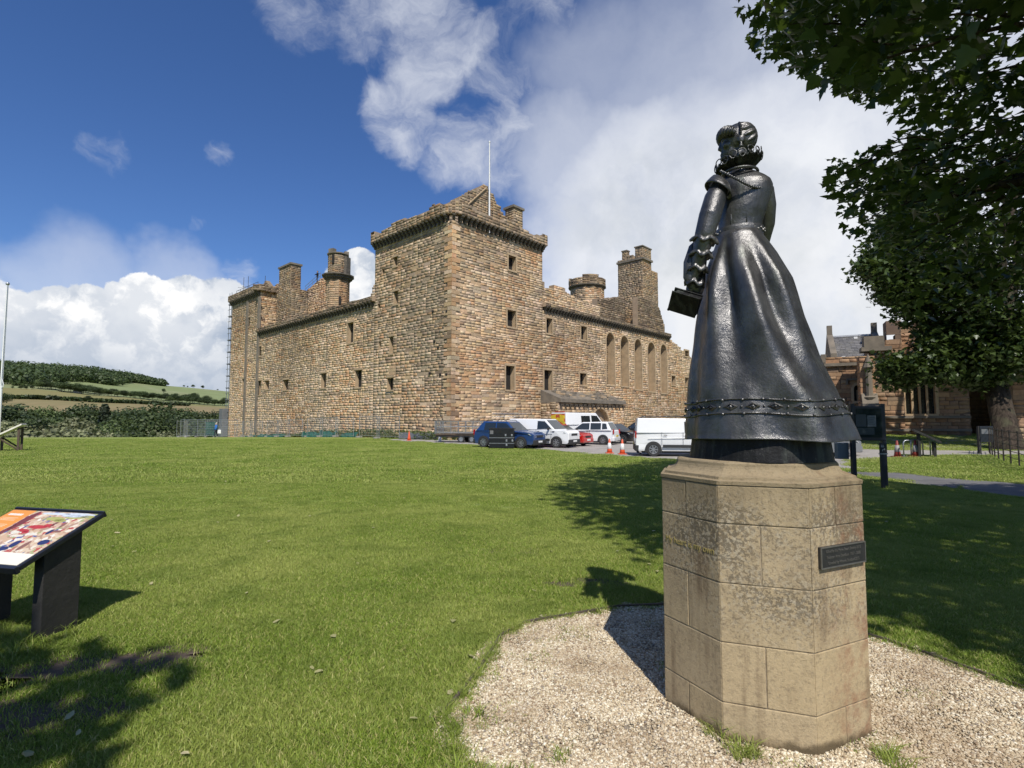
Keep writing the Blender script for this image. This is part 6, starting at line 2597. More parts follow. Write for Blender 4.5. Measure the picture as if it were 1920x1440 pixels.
rng = np.random.default_rng(77)
cl = near_crown(rng)
per = 17
idx = np.repeat(np.arange(len(cl)), per)
P = cl[idx] + rng.normal(size=(len(idx), 3)) * np.array([.27, .27, .20])
# single leaves must also keep out of the sunlit lawn and the open sky
keep = []
for p in P:
    sx, sy = p[0] + SHX * p[2], p[1] + SHY * p[2]
    ok = sx > lerp_tab(SHADE_X, sy) - .05
    pr = proj(p)
    if ok and pr is not None and p[1] > .8:
        ok = pr[0] > lerp_tab(SIL, pr[1]) - 4
    keep.append(ok)
P = P[np.array(keep)]
tree = empty('sycamore_tree', (11.8, 8.2, 0), 'big dark sycamore reaching in from the upper right, its leaves large and near', 'tree')
outw = P - np.array([10.5, 6.5, 8.0]); outw /= np.linalg.norm(outw, axis=1)[:, None]
fr = leaf_frames(P, rng, .75, (.125, .20), outw)
px = np.array([(-9e9, 0) if (pq := proj(p)) is None else pq for p in P])
dist = np.linalg.norm(P - np.array(EYE), axis=1)
vis = (px[:, 0] > 1350) & (px[:, 0] < 1925) & (px[:, 1] > -5) & (px[:, 1] < 760)
score = np.where(vis, 1 / dist, 0)
# the leaves that show largest are parts of their own, favouring those that stand clear on the outline
lim = np.array([lerp_tab(SIL, y) for y in px[:, 1]])
score = score * np.where(px[:, 0] < lim + 70, 1.6, 1.0)
big = np.argsort(-score)[:290]
mask = np.ones(len(P), bool); mask[big] = False
crown = link('crown', leaves_mesh('crown', P[mask], tuple(a[mask] for a in fr), M_LEAF), tree)
crown['kind'] = 'stuff'
one = np_mesh('leaf', LEAF_V * 1.0, LEAF_F, leaf_mat('near_leaf', (.018, .036, .011), (.066, .105, .024), .38, island=False, rough=.42))
for i in big:
    o = bpy.data.objects.new('leaf', one)
    COL.objects.link(o)
    Mx = Matrix(((fr[0][i][0], fr[1][i][0], fr[2][i][0], P[i][0]), (fr[0][i][1], fr[1][i][1], fr[2][i][1], P[i][1]), (fr[0][i][2], fr[1][i][2], fr[2][i][2], P[i][2]), (0, 0, 0, 1)))
    o.matrix_basis = Mx
    put(o, tree)


def limb(mb, a, b, r0, r1, bend, n=9, sides=7):
    a, b = Vector(a), Vector(b)
    pts_ = []
    side = Vector((random.uniform(-1, 1), random.uniform(-1, 1), random.uniform(.2, 1))) * bend
    for k in range(n):
        f = k / (n - 1)
        pts_.append(a.lerp(b, f) + side * sin(pi * f) + Vector((noise.noise(Vector((f * 3, a.x, 1))), noise.noise(Vector((f * 3, a.y, 7))), 0)) * .12 * bend)
    mb.tube(pts_, [r0 + (r1 - r0) * (k / (n - 1)) ** .8 for k in range(n)], sides)
    return pts_


def grow(tree, base, fork, targets, r, seed, twigs=None):
    random.seed(seed)
    b, f = Vector(base), Vector(fork)
    tb = MB()
    pts_ = [b + Vector((0, 0, -.3)), b + Vector((0, 0, .25)), b.lerp(f, .3), b.lerp(f, .65), f]
    rings = []
    for k, (p, rad) in enumerate(zip(pts_, (r * 1.75, r * 1.28, r * 1.05, r * .96, r * .85))):
        rings.append([p + Vector((cos(2 * pi * j / 18), sin(2 * pi * j / 18), 0)) * rad * (1 + .09 * noise.noise(Vector((cos(2 * pi * j / 18) * 2, sin(2 * pi * j / 18) * 2, k * .7 + seed))) + (.16 * max(0, cos(2 * pi * j / 18 * 5 + seed)) if k == 0 else 0)) for j in range(18)])
    tb.loft(rings)
    tb.build('trunk', M_BARK, tree, smooth=True)
    for tgt in targets:
        mb = MB()
        lp_ = limb(mb, f + Vector((0, 0, -.4)), tgt, r * .5, .05, 1.1)
        for k in range(5):
            q = lp_[3 + k % 6]
            e = Vector(tgt) + Vector((random.gauss(0, .8), random.gauss(0, .8), random.gauss(0, .5)))
            limb(mb, q, q.lerp(e, .9), .05, .012, .3, 6, 5)
        mb.build('branch', M_BARK, tree, smooth=True)


tg = [cl[i] for i in rng.choice(len(cl), 60, replace=False) if (q := proj(cl[i])) is None or q[0] > lerp_tab(SIL, q[1]) + 170][:24]
grow(tree, (11.8, 8.2, 0), (11.6, 8.0, 3.6), tg, .52, 3)
tw = MB()
random.seed(8)
vc = [c for c in cl if (q := proj(c)) is not None and c[1] > 1 and q[0] < 1960 and -60 < q[1] < 700]
for c in vc[:520]:
    if random.random() < .55:
        c = Vector(c)
        d = (Vector((11.5, 7.5, 7.5)) - c).normalized()
        limb(tw, c - d * .35, c + d * random.uniform(.5, 1.3), .006, .014, .12, 5, 4)
tw.build('twigs', M_BARK, tree, smooth=True)['kind'] = 'stuff'

# ------------------------------------------------------------------ the sycamore by the estate fence
def crown_points(centre, rad, n, rng, low, test=None, hollow=.5):
    out = []
    while len(out) < n:
        p = rng.normal(size=3); p /= np.linalg.norm(p)
        r = hollow + (1 - hollow) * rng.random() ** .6
        q = np.array(centre) + p * r * np.array(rad) * (1 + .18 * noise.noise(Vector(p * 2.4 + centre[0])))
        if q[2] < low or (test and not test(q)):
            continue
        out.append(q)
    return np.array(out)


def mid_test(q):
    pr = proj(q)
    if pr is None:
        return True
    x, y = pr
    if x < 1610 + (40 if y < 470 else 0):
        return False
    if 560 < y < 640 and x < 1680:
        return False
    if x < 1652 and y > 520:
        return False
    if 606 < y < 672 and x < 1692 + 1.15 * (y - 606):
        return False
    if y > 640 and x < 1655:
        return False
    # the church front left of its great window stands in full sun
    k = (Vector((q[0], q[1])) - CH0).dot(CI) / Vector((SUN_DIR.x, SUN_DIR.y)).dot(CI)
    hx = Vector((q[0], q[1])) - Vector((SUN_DIR.x, SUN_DIR.y)) * k - CH0
    if -3 < hx.dot(CT) < xb + .9 + .4 * noise.noise(Vector((q[0], q[2], 1))) and -6 < q[2] - SUN_DIR.z * k < 16:
        return False
    lo = lerp_tab([(1600, 545), (1648, 560), (1662, 735), (1700, 745), (1740, 725), (1800, 715), (1830, 745), (1868, 742), (1890, 700), (1960, 735)], x)
    return y < lo


M_LEAF2 = leaf_mat('sycamore_leaf_far', (.020, .038, .012), (.072, .104, .028), .22, rough=.4)
t2 = empty('sycamore_tree', (27.2, 29.6, gz(27.2, 29.6)), 'sycamore standing behind the estate fence in front of the church', 'tree')
rng2 = np.random.default_rng(91)
c2a = crown_points((26.8, 30.2, 11.4), (6.4, 5.4, 7.8), 1350, rng2, 2.2, mid_test, .55)
c2b = crown_points((21.6, 29.0, 4.9), (3.0, 1.7, 1.6), 270, rng2, 2.0, mid_test, .3)
c2c = crown_points((25.2, 29.0, 5.4), (2.9, 1.8, 2.2), 380, rng2, 2.0, mid_test, .3)
c2d = crown_points((20.2, 28.6, 8.9), (2.2, 1.9, 2.1), 230, rng2, 2.0, mid_test, .3)
c2e = crown_points((23.5, 28.8, 10.5), (3.8, 2.6, 3.6), 480, rng2, 2.0, mid_test, .3)
c2 = np.concatenate([c2a, c2b, c2c, c2d, c2e])
idx = np.repeat(np.arange(len(c2)), 20)
P2 = c2[idx] + rng2.normal(size=(len(idx), 3)) * np.array([.34, .34, .24])
o2 = P2 - np.array([25.6, 31.0, 9.0]); o2 /= np.linalg.norm(o2, axis=1)[:, None]
cr2 = link('crown', leaves_mesh('crown', P2, leaf_frames(P2, rng2, .5, (.17, .28), o2), M_LEAF2), t2)
cr2['kind'] = 'stuff'
grow(t2, (25.6, 27.6, gz(25.6, 27.6)), (26.7, 29.5, 4.3), [c2[i] for i in rng2.choice(len(c2), 16, replace=False)] + [np.array((21.8, 29.2, 5.0)), np.array((20.4, 28.8, 8.9)), np.array((23.5, 28.8, 10.5)), np.array((25.2, 29.1, 5.4))], .52, 5)

# more trees of the row, out of frame or hidden: behind the camera to the left, whose shade falls on the lawn, and farther right
def simple_tree(base, centre, rad, n, seed, label, low=2.5, test=None, size=(.16, .26), r=.4):
    t = empty('sycamore_tree', (*base, gz(*base)), label, 'tree')
    g = np.random.default_rng(seed)
    c = crown_points(centre, rad, n, g, low, test)
    ix = np.repeat(np.arange(len(c)), 15)
    Pq = c[ix] + g.normal(size=(len(ix), 3)) * .36
    ow = Pq - np.array(centre); ow /= np.linalg.norm(ow, axis=1)[:, None]
    if test:
        Pq_ok = np.array([test(p) for p in Pq])
        Pq, ow = Pq[Pq_ok], ow[Pq_ok]
    k = link('crown', leaves_mesh('crown', Pq, leaf_frames(Pq, g, .5, size, ow), M_LEAF2), t)
    k['kind'] = 'stuff'
    grow(t, (*base, gz(*base)), (base[0], base[1], 3.0), [c[i] for i in g.choice(len(c), 8, replace=False)], r, seed)
    return t


SH_L = [(1.6, -1.0), (2.0, -1.3), (2.35, -1.65), (2.7, -1.7), (3.0, -1.85), (3.3, -1.8), (3.6, -1.95), (3.85, -2.3), (4.1, -3.2), (4.3, -4.5), (4.5, -9)]


def left_test(q):
    sx, sy = q[0] + SHX * q[2], q[1] + SHY * q[2]
    if sy > 4.5:
        return False
    e = .30 * noise.noise(Vector((sx * 2.1, sy * 2.1, 3)))
    return sx < lerp_tab(SH_L, sy) - .25 + e


simple_tree((-6.5, -6.0), (-5.6, -3.6, 7.0), (5.0, 4.2, 3.6), 620, 41, 'sycamore behind the camera whose shade falls beside the information panel', 3.6, left_test)
simple_tree((38, 31), (38, 30.5, 9.5), (6, 5, 6), 420, 43, 'tall tree beyond the fence at the far right of the church', 3.0)
random.seed(99)
# ================================================================== vehicles
def paint(name, c, rough=.28):
    m, t, b = new_mat(name)
    co = nd(t, 'ShaderNodeTexCoord').outputs['Object']
    d = mrange(t, noi(t, co, 3.0, 5, .6), .45, .75, 0, .12)
    sx = nd(t, 'ShaderNodeSeparateXYZ'); t.links.new(co, sx.inputs[0])
    c1 = mixc(t, d, c, tuple(x * .75 + .03 for x in c))
    c2 = mixc(t, mrange(t, mth(t, 'ADD', sx.outputs['Z'], mth(t, 'MULTIPLY', noi(t, co, 5.0), .3)), .62, .35, 0, .3), c1, (.20, .18, .15))
    t.links.new(c2, b.inputs['Base Color'])
    b.inputs['Roughness'].default_value = rough
    b.inputs['Coat Weight'].default_value = .6
    b.inputs['Coat Roughness'].default_value = .08
    return m


P_WHITE = paint('white_car_paint', (.78, .79, .79))
P_BLUE = paint('blue_car_paint', (.012, .045, .155))
P_RED = paint('red_car_paint', (.46, .012, .010))
P_BLACK = paint('black_car_paint', (.010, .010, .012))
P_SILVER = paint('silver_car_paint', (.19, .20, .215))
M_GLASS = pm('car_glass', (.020, .026, .028), (.014, .018, .02), 3, .06, spec=.9)
M_PLAST = pm('black_plastic', (.022, .022, .023), (.03, .03, .03), 20, .6)
M_RIM = pm('alloy_rim', (.50, .50, .51), (.40, .40, .41), 9, .35, .8)
M_LAMP = pm('headlamp_lens', (.75, .78, .80), (.55, .58, .60), 22, .1, .3, spec=.9)
M_TAIL = pm('tail_lamp', (.42, .012, .010), (.30, .01, .01), 20, .2)
M_PLATE = pm('number_plate_white', (.75, .75, .72), (.68, .68, .66), 12, .4)
M_PLATEY = pm('number_plate_yellow', (.70, .52, .05), (.62, .46, .04), 12, .4)
M_YEL = pm('yellow_reflective', (.78, .56, .03), (.70, .50, .03), 9, .4)
M_ORG = pm('red_reflective', (.55, .10, .03), (.5, .08, .03), 9, .4)


def wheel(v, x, y, r, side):
    tm = MB()
    prof = [(r * .62, -.095), (r * .93, -.10), (r, -.07), (r, .07), (r * .93, .10), (r * .62, .095)]
    n = 24
    tm.loft([[Vector((x + q * cos(2 * pi * k / n), y + w, r + q * sin(2 * pi * k / n))) for k in range(n)] for q, w in prof], cap=False)
    tm.loft([[Vector((x + q * cos(2 * pi * k / n), y + w, r + q * sin(2 * pi * k / n))) for k in range(n)] for q, w in ((r * .62, .03), (r * .62, -.03))])
    w = tm.build('wheel', M_RUBBER, v, world=False, smooth=False, fix=True)
    rm = MB()
    o = y + side * .088
    rm.loft([[Vector((x + q * cos(2 * pi * k / n), y + side * d, r + q * sin(2 * pi * k / n))) for k in range(n)] for q, d in ((r * .66, .07), (r * .66, .093), (r * .57, .093), (r * .54, .05), (.01, .05))], cap=False)
    for k in range(7):
        a = 2 * pi * k / 7
        c = Vector((x + cos(a) * r * .32, o - side * .012, r + sin(a) * r * .32))
        rm.box(c, (r * .52, .03, .05), M=Matrix.Rotation(-a, 3, 'Y'))
    rm.loft([[Vector((x + .045 * cos(2 * pi * k / 10), y + side * d, r + .045 * sin(2 * pi * k / 10))) for k in range(10)] for d in (.05, .098)])
    rm.build('rim', M_RIM, w, world=False, fix=True)


def vehicle(name, label, category, loc, heading, L, W, H, low, cab, belt, wheels, rw, mat, sidewin, windscreen=True, rearwin=True, bumper=None, tum=.12, rails=False, chevron=False,
            doors=(), grp='vehicles parked by the castle', grille=True, plate_f=True, rack=False, arch=M_PLAST):
    """low: side outline of the lower body; cab: side outline of the cabin above the belt line (x forward, z up)"""
    v = empty(name, (loc[0], loc[1], gz(loc[0], loc[1]) + .005), label, category, grp, heading)
    hw = W / 2

    def y_at(z):
        zb = cab[0][1]
        return hw - .012 - (tum + .03) * max(0.0, z - zb) / (H - zb)

    lo = MB().prism([(x, -hw, z) for x, z in low], (0, W, 0))
    # pull nose and tail in a little in plan
    lo.v = [(x, y * (1 - .10 * max(0, (abs(x) / (L / 2)) - .80) / .20), z) for x, y, z in lo.v]
    b = lo.build('body', mat, v, world=False, bevel=.05, bseg=3, fix=True)
    n = len(cab)
    vs = [(x, -y_at(z), z) for x, z in cab] + [(x, y_at(z), z) for x, z in cab]
    cb = MB().add(vs, [tuple(range(n - 1, -1, -1)), tuple(range(n, 2 * n))] + [(i, (i + 1) % n, n + (i + 1) % n, n + i) for i in range(n)])
    cb.build('cabin', mat, v, world=False, bevel=.055, bseg=3, fix=True)
    for poly in sidewin:
        for s in (-1, 1):
            w = MB()
            pts_ = [Vector((x, s * (y_at(z) + .004), z)) for x, z in poly]
            w.prism(pts_, (0, -s * .03, 0))
            w.build('side_window', M_GLASS, v, world=False, fix=True)
    # windscreen and rear window lie on the first and last sloping edges of the cabin outline

    def pane(pn, a, b, inset=.06):
        a, b = Vector((a[0], 0, a[1])), Vector((b[0], 0, b[1]))
        up = (b - a)
        nrm = Vector((up.z, 0, -up.x)).normalized()
        if (nrm.x > 0) != (a.x + b.x > 0):
            nrm = -nrm
        lo_, hi_ = a + up * .08 + nrm * .006, b - up * .10 + nrm * .006
        ya, yb = y_at(a.z) - inset, y_at(b.z) - inset - .02
        MB().prism([(lo_.x, -ya, lo_.z), (lo_.x, ya, lo_.z), (hi_.x, yb, hi_.z), (hi_.x, -yb, hi_.z)], tuple(-nrm * .02)).build(pn, M_GLASS, v, world=False, fix=True)
    if windscreen:
        pane('windscreen', cab[0], cab[1])
    if rearwin:
        pane('rear_window', cab[-1], cab[-2], .10)
    # wheels in dark arches
    for x in wheels:
        for s in (-1, 1):
            am = MB()
            ra = rw + .055
            arcp = [Vector((x + ra * cos(pi * k / 12), s * (hw + .004), rw + ra * sin(pi * k / 12))) for k in range(13)] + [Vector((x - ra, s * (hw + .004), .2)), Vector((x + ra, s * (hw + .004), .2))]
            am.prism(arcp, (0, -s * .05, 0))
            am.build('wheel_arch', arch, v, world=False, fix=True)
            wheel(v, x, s * (hw - .07), rw, s)
    xf, xr = max(x for x, z in low), min(x for x, z in low)
    bm_ = bumper or M_PLAST
    MB().box((xf - .06, 0, .38), (.22, W * .90, .30)).build('front_bumper', bm_, v, world=False, bevel=.05)
    MB().box((xr + .06, 0, .40), (.22, W * .92, .30)).build('rear_bumper', bm_, v, world=False, bevel=.05)
    hz = [z for x, z in low if x == xf]
    hz = max(hz) if hz else .75
    if grille:
        MB().box((xf - .005, 0, hz - .11), (.06, W * .46, .13)).build('grille', M_BLACK, v, world=False, bevel=.015)
    for s in (-1, 1):
        MB().prism([(xf + .012, s * (hw * .48), hz - .16), (xf - .02, s * (hw * .86), hz - .12), (xf - .30, s * (hw * .985), hz + .05), (xf - .10, s * (hw * .66), hz + .015)], (-.05, 0, -.02)).build('headlight', M_LAMP, v, world=False, fix=True)
        MB().box((xr + .015, s * hw * .86, belt - .08), (.07, .16, .34)).build('tail_light', M_TAIL, v, world=False, bevel=.02)
        MB().box((cab[0][0] - .42, s * (hw + .10), belt + .07), (.11, .20, .15)).build('door_mirror', M_PLAST, v, world=False, bevel=.035)
        for dx in doors:
            MB().box((dx, s * (hw + .001), belt * .62 + .1), (.012, .008, belt * .66)).build('door_gap', M_BLACK, v, world=False)
            MB().box((dx + .16, s * (hw + .014), belt - .10), (.17, .03, .035)).build('door_handle', M_PLAST, v, world=False, bevel=.01)
    if plate_f:
        pl_ = MB().box((xf + .055, 0, .42), (.02, .50, .11)).build('number_plate', M_PLATE, v, world=False)
    MB().box((xr - .055, 0, .62), (.02, .50, .11)).build('number_plate', M_PLATEY, v, world=False)
    MB().box((0, 0, .25), (L * .86, W * .8, .16)).build('underbody', M_BLACK, v, world=False)
    if category == 'van':
        for s in (-1, 1):
            MB().box(((wheels[0] + wheels[1]) / 2, s * (hw + .006), .50), (wheels[1] - wheels[0] - 2 * rw - .2, .03, .14)).build('side_moulding', M_PLAST, v, world=False, bevel=.012)
            MB().box((-.25, s * (hw + .002), belt * .80), (L * .62, .014, .03)).build('side_crease', mat, v, world=False, bevel=.006)
    if rails or rack:
        for s in (-1, 1):
            xa_, xb_ = cab[-2][0] + .15, cab[1][0] - .1
            yy = y_at(H) - .10
            MB().tube([(xa_, s * yy, H - .01), (xa_ + .12, s * yy, H + .06), (xb_ - .12, s * yy, H + .06), (xb_, s * yy, H - .01)], .022, 6).build('roof_rail', M_PLAST, v, world=False)
    if rack:
        for f in (.12, .5, .88):
            x = cab[-2][0] + (cab[1][0] - cab[-2][0]) * f
            MB().box((x, 0, H + .07), (.06, y_at(H) * 2 - .1, .04)).build('roof_bar', M_GALV, v, world=False)
    return v


def hatch(nose_h, tail_h, L, belt):
    h = L / 2
    return [(-h + .03, .28), (-h, .55), (-h + .05, tail_h), (-h + .12, belt), (h - 1.15, belt), (h - .25, nose_h + .06), (h, nose_h - .06), (h, .32), (h - .12, .24), (-h + .15, .24)]


def vanlow(nose_h, L, belt, hood=1.0):
    h = L / 2
    return [(-h + .02, .30), (-h, .6), (-h + .01, belt), (h - hood, belt), (h - .2, nose_h + .08), (h, nose_h - .08), (h, .34), (h - .1, .25), (-h + .1, .25)]


HD = atan2(-.50, .866)          # facing right and towards the camera
# blue car
g = gnd(958, 833)
vehicle('parked_car', 'blue crossover with roof rails parked behind the black cabinet', 'car', (-.17, 33.8, 0), HD, 4.3, 1.82, 1.66, hatch(.92, .95, 4.3, 1.05), [(.95, 1.03), (.30, 1.64), (-1.45, 1.66), (-2.0, 1.03)], 1.05, (-1.35, 1.32), .35, P_BLUE,
        [[(.78, 1.10), (.22, 1.54), (-.42, 1.56), (-.42, 1.10)], [(-.50, 1.10), (-.50, 1.56), (-1.28, 1.55), (-1.34, 1.10)]], rails=True, doors=(.85, -.46), grp=None)
vehicle('parked_van', 'white panel van with black bumper between the blue car and the red car', 'van', (2.05, 34.9, 0), HD - .02, 4.4, 1.85, 1.82, vanlow(1.02, 4.4, 1.12, .95), [(1.30, 1.10), (.52, 1.80), (-2.10, 1.82), (-2.17, 1.10)], 1.12, (-1.35, 1.38), .34, P_WHITE,
        [[(1.05, 1.18), (.52, 1.66), (.02, 1.68), (.02, 1.15)]], rearwin=False, doors=(1.02, -.05), tum=.10, grp=None)
tv = vehicle('parked_van', 'tall white works van with yellow and red chevrons on its rear doors', 'van', (5.55, 43.0, 0), radians(36), 4.9, 2.0, 2.30, vanlow(1.15, 4.9, 1.35, 1.0), [(1.65, 1.33), (.85, 2.27), (-2.38, 2.30), (-2.43, 1.33)], 1.35, (-1.45, 1.50), .36, P_WHITE,
             [[(1.38, 1.45), (.88, 2.05), (.25, 2.08), (.25, 1.42)], [(.10, 1.45), (.10, 2.05), (-.85, 2.05), (-.85, 1.45)]], rearwin=False, doors=(1.3, .18), tum=.10, grp=None)
# chevrons: alternate slanting strips on the two rear doors
for s in (-1, 1):
    for k in range(9):
        z0 = .62 + k * .24
        za, zb_ = z0 + .36, z0
        y0, y1 = s * .02, s * .84
        pts_ = [(-2.465, y0, za), (-2.465, y1, zb_), (-2.465, y1, zb_ + .235), (-2.465, y0, za + .235)]
        pts_ = [(x, y * (1 - .05 * max(0, z - 1.35)), min(2.2, max(.6, z))) for x, y, z in pts_]
        MB().prism(pts_, (.02, 0, 0)).build('chevron_strip', M_YEL if k % 2 else M_ORG, tv, world=False, fix=True)
for s in (-1, 1):
    MB().prism([(-2.48, s * .25, 1.6), (-2.48, s * .72, 1.6), (-2.48, s * .68, 2.1), (-2.48, s * .25, 2.1)], (.02, 0, 0)).build('rear_door_panel', M_YEL, tv, world=False, fix=True)
MB().box((-2.25, 0, 2.34), (.18, 1.0, .10)).build('beacon_bar', M_TAIL, tv, world=False, bevel=.03)
vehicle('parked_car', 'red hatchback seen nose on between two white vehicles', 'car', (3.45, 36.9, 0), radians(-34), 3.95, 1.72, 1.45, hatch(.80, .95, 3.95, .95), [(.75, .93), (.02, 1.42), (-1.2, 1.45), (-1.85, .95)], .95, (-1.25, 1.22), .31, P_RED,
        [[(.62, 1.0), (.05, 1.35), (-.4, 1.36), (-.4, 1.0)], [(-.48, 1.0), (-.48, 1.36), (-1.15, 1.36), (-1.4, 1.0)]], doors=(.55, -.44), bumper=P_RED, grp=None)
vehicle('parked_car', 'white family car with a dark rear window beside the two traffic cones', 'car', (5.6, 38.9, 0), radians(153), 4.1, 1.75, 1.62, hatch(.88, 1.0, 4.1, 1.0), [(1.02, .98), (.25, 1.58), (-1.55, 1.62), (-1.93, .98)], 1.0, (-1.30, 1.28), .33, P_WHITE,
        [[(.85, 1.06), (.25, 1.50), (-.30, 1.52), (-.30, 1.05)], [(-.38, 1.05), (-.38, 1.52), (-1.15, 1.52), (-1.15, 1.06)], [(-1.23, 1.07), (-1.23, 1.50), (-1.52, 1.48), (-1.62, 1.1)]], doors=(.8, -.34), bumper=P_WHITE, grp=None)
vehicle('parked_car', 'black hatchback with its headlights towards the traffic cones', 'car', (7.9, 40.7, 0), radians(-48), 4.0, 1.75, 1.46, hatch(.80, .95, 4.0, .95), [(.80, .93), (.05, 1.43), (-1.2, 1.46), (-1.85, .95)], .95, (-1.25, 1.25), .31, P_BLACK,
        [[(.62, 1.0), (.05, 1.35), (-.4, 1.36), (-.4, 1.0)], [(-.48, 1.0), (-.48, 1.36), (-1.15, 1.36), (-1.4, 1.0)]], doors=(.55, -.44), bumper=P_BLACK, grp=None)
vehicle('parked_car', 'black estate car half hidden behind the rear of the near white van', 'car', (10.3, 43.8, 0), radians(166), 4.5, 1.8, 1.56, hatch(.86, 1.0, 4.5, 1.0), [(1.0, .98), (.25, 1.53), (-1.7, 1.56), (-2.1, 1.0)], 1.0, (-1.4, 1.38), .33, P_BLACK,
        [[(.82, 1.05), (.25, 1.45), (-.35, 1.47), (-.35, 1.05)], [(-.43, 1.05), (-.43, 1.47), (-1.4, 1.47), (-1.6, 1.05)]], doors=(.75, -.39), bumper=P_BLACK, grp=None)
vehicle('parked_van', 'nearest white van with roof bars, its front hidden behind the statue', 'van', (8.30, 26.3, 0), radians(-10), 4.45, 1.84, 1.84, vanlow(1.05, 4.45, 1.12, .95), [(1.35, 1.10), (.62, 1.80), (-2.12, 1.84), (-2.19, 1.10)], 1.12, (-1.40, 1.40), .335, P_WHITE,
        [[(1.12, 1.18), (.60, 1.62), (.05, 1.66), (.05, 1.14)]], rearwin=False, doors=(1.08, -.02, -1.0), tum=.10, rack=True, grp=None)
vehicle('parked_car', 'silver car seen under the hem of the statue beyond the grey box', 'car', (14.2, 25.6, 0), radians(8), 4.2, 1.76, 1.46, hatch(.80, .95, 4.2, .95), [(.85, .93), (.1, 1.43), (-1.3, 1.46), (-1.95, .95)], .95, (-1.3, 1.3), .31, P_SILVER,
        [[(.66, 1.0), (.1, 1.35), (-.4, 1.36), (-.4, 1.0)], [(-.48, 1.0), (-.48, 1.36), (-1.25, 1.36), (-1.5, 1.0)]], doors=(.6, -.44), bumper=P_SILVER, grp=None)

# flat trailer with mesh sides
tr = empty('trailer', (-3.6, 41.6, gz(-3.6, 41.6)), 'galvanised flat trailer with high mesh sides and ramp by the tower foot', 'trailer', rz=radians(-12))
MB().box((0, 0, .62), (4.3, 1.8, .12)).build('deck', M_WOOD, tr, world=False)
MB().box((0, 0, .5), (4.3, 1.7, .14)).build('chassis', M_BLACK, tr, world=False)
for s in (-1, 1):
    f = MB()
    for z in (.75, 1.2, 1.62):
        f.tube([(-2.1, s * .88, z), (2.1, s * .88, z)], .028, 5)
    for k in range(8):
        f.tube([(-2.1 + .6 * k, s * .88, .68), (-2.1 + .6 * k, s * .88, 1.62)], .024, 5)
    f.build('mesh_side', M_GALV, tr, world=False)
    m_ = MB()
    for k in range(40):
        m_.tube([(-2.1 + .105 * k, s * .88, .7), (-2.1 + .105 * k, s * .88, 1.6)], .006, 3, cap=False)
    m_.build('side_wires', M_GALV, tr, world=False)['kind'] = 'stuff'
    for x in (-.1, .75):
        wheel(tr, x, s * .80, .27, s)
    MB().box((.33, s * .84, .66), (1.7, .16, .05)).build('mudguard', M_BLACK, tr, world=False)
ra = MB()
for z in (.75, 1.05, 1.35, 1.62):
    ra.box((-2.2, 0, z), (.05, 1.75, .07))
for k in range(5):
    ra.box((-2.2, -.84 + .42 * k, 1.16), (.05, .08, 1.0))
ra.build('ramp', M_GALV, tr, world=False)
rm2 = MB().box((-2.24, -.55, .95), (.03, .5, .42)).box((-2.24, .4, .95), (.03, .5, .42)).build('ramp_plate', M_GALV, tr, world=False)
MB().tube([(2.1, .5, .5), (3.3, 0, .48), (2.1, -.5, .5)], .04, 5).build('drawbar', M_GALV, tr, world=False)

# black cabinet with bright bands on the grass edge
cbx = gnd(942, 842)
M_CAB = pm('black_lacquer', (.010, .010, .011), (.016, .016, .017), 6, .35)
ck = empty('equipment_case', (cbx.x, cbx.y + .5, cbx.z), 'big black equipment case with two pale bands standing on the grass edge', 'case', rz=radians(-6))
for z0, z1, w in ((.06, .33, 1.50), (.36, .66, 1.50), (.70, 1.22, 1.50)):
    MB().box((0, 0, (z0 + z1) / 2), (w, .95, z1 - z0)).build('case_section', M_CAB, ck, world=False, bevel=.02)
for z in (.345, .68):
    MB().box((0, 0, z), (1.515, .965, .028)).build('metal_band', M_GALV, ck, world=False)
MB().box((0, 0, 1.235), (1.53, .98, .035)).build('lid', M_CAB, ck, world=False, bevel=.01)
for x, z in ((.30, .5), (.66, .5), (.30, .24), (.62, .82), (.24, .82)):
    MB().box((x, -.487, z), (.10, .03, .12)).build('latch', M_GALV, ck, world=False, bevel=.01)
for x in (-.36, -.08):
    MB().box((x, -.487, 1.04), (.08, .03, .15)).build('vent_slot', M_VOID_SHADE, ck, world=False)
MB().box((-.6, -.487, 1.0), (.20, .02, .22)).build('data_label', pm('grey_label', (.16, .16, .16)), ck, world=False)
for x in (-.62, .62):
    for y in (-.36, .36):
        MB().tube([(x, y - .03, .06), (x, y + .03, .06)], .06, 10).build('castor', M_RUBBER, ck, world=False)


# traffic cones
M_CORG = pm('cone_orange', (.70, .10, .025), (.58, .075, .02), 6, .5)
M_CSLV_SHADE = pm('shaded_sleeve', (.30, .29, .28), (.22, .21, .20), 6, .6)  # white sleeve greyed: the shade on the far cones is in the colour
M_CWHT = pm('cone_sleeve', (.74, .74, .72), (.62, .62, .60), 6, .45)
M_CONE_SHADE = pm('cone_shaded_red', (.26, .035, .022), (.20, .03, .02), 6, .5)  # cone red darkened to paint in the shade it stands in


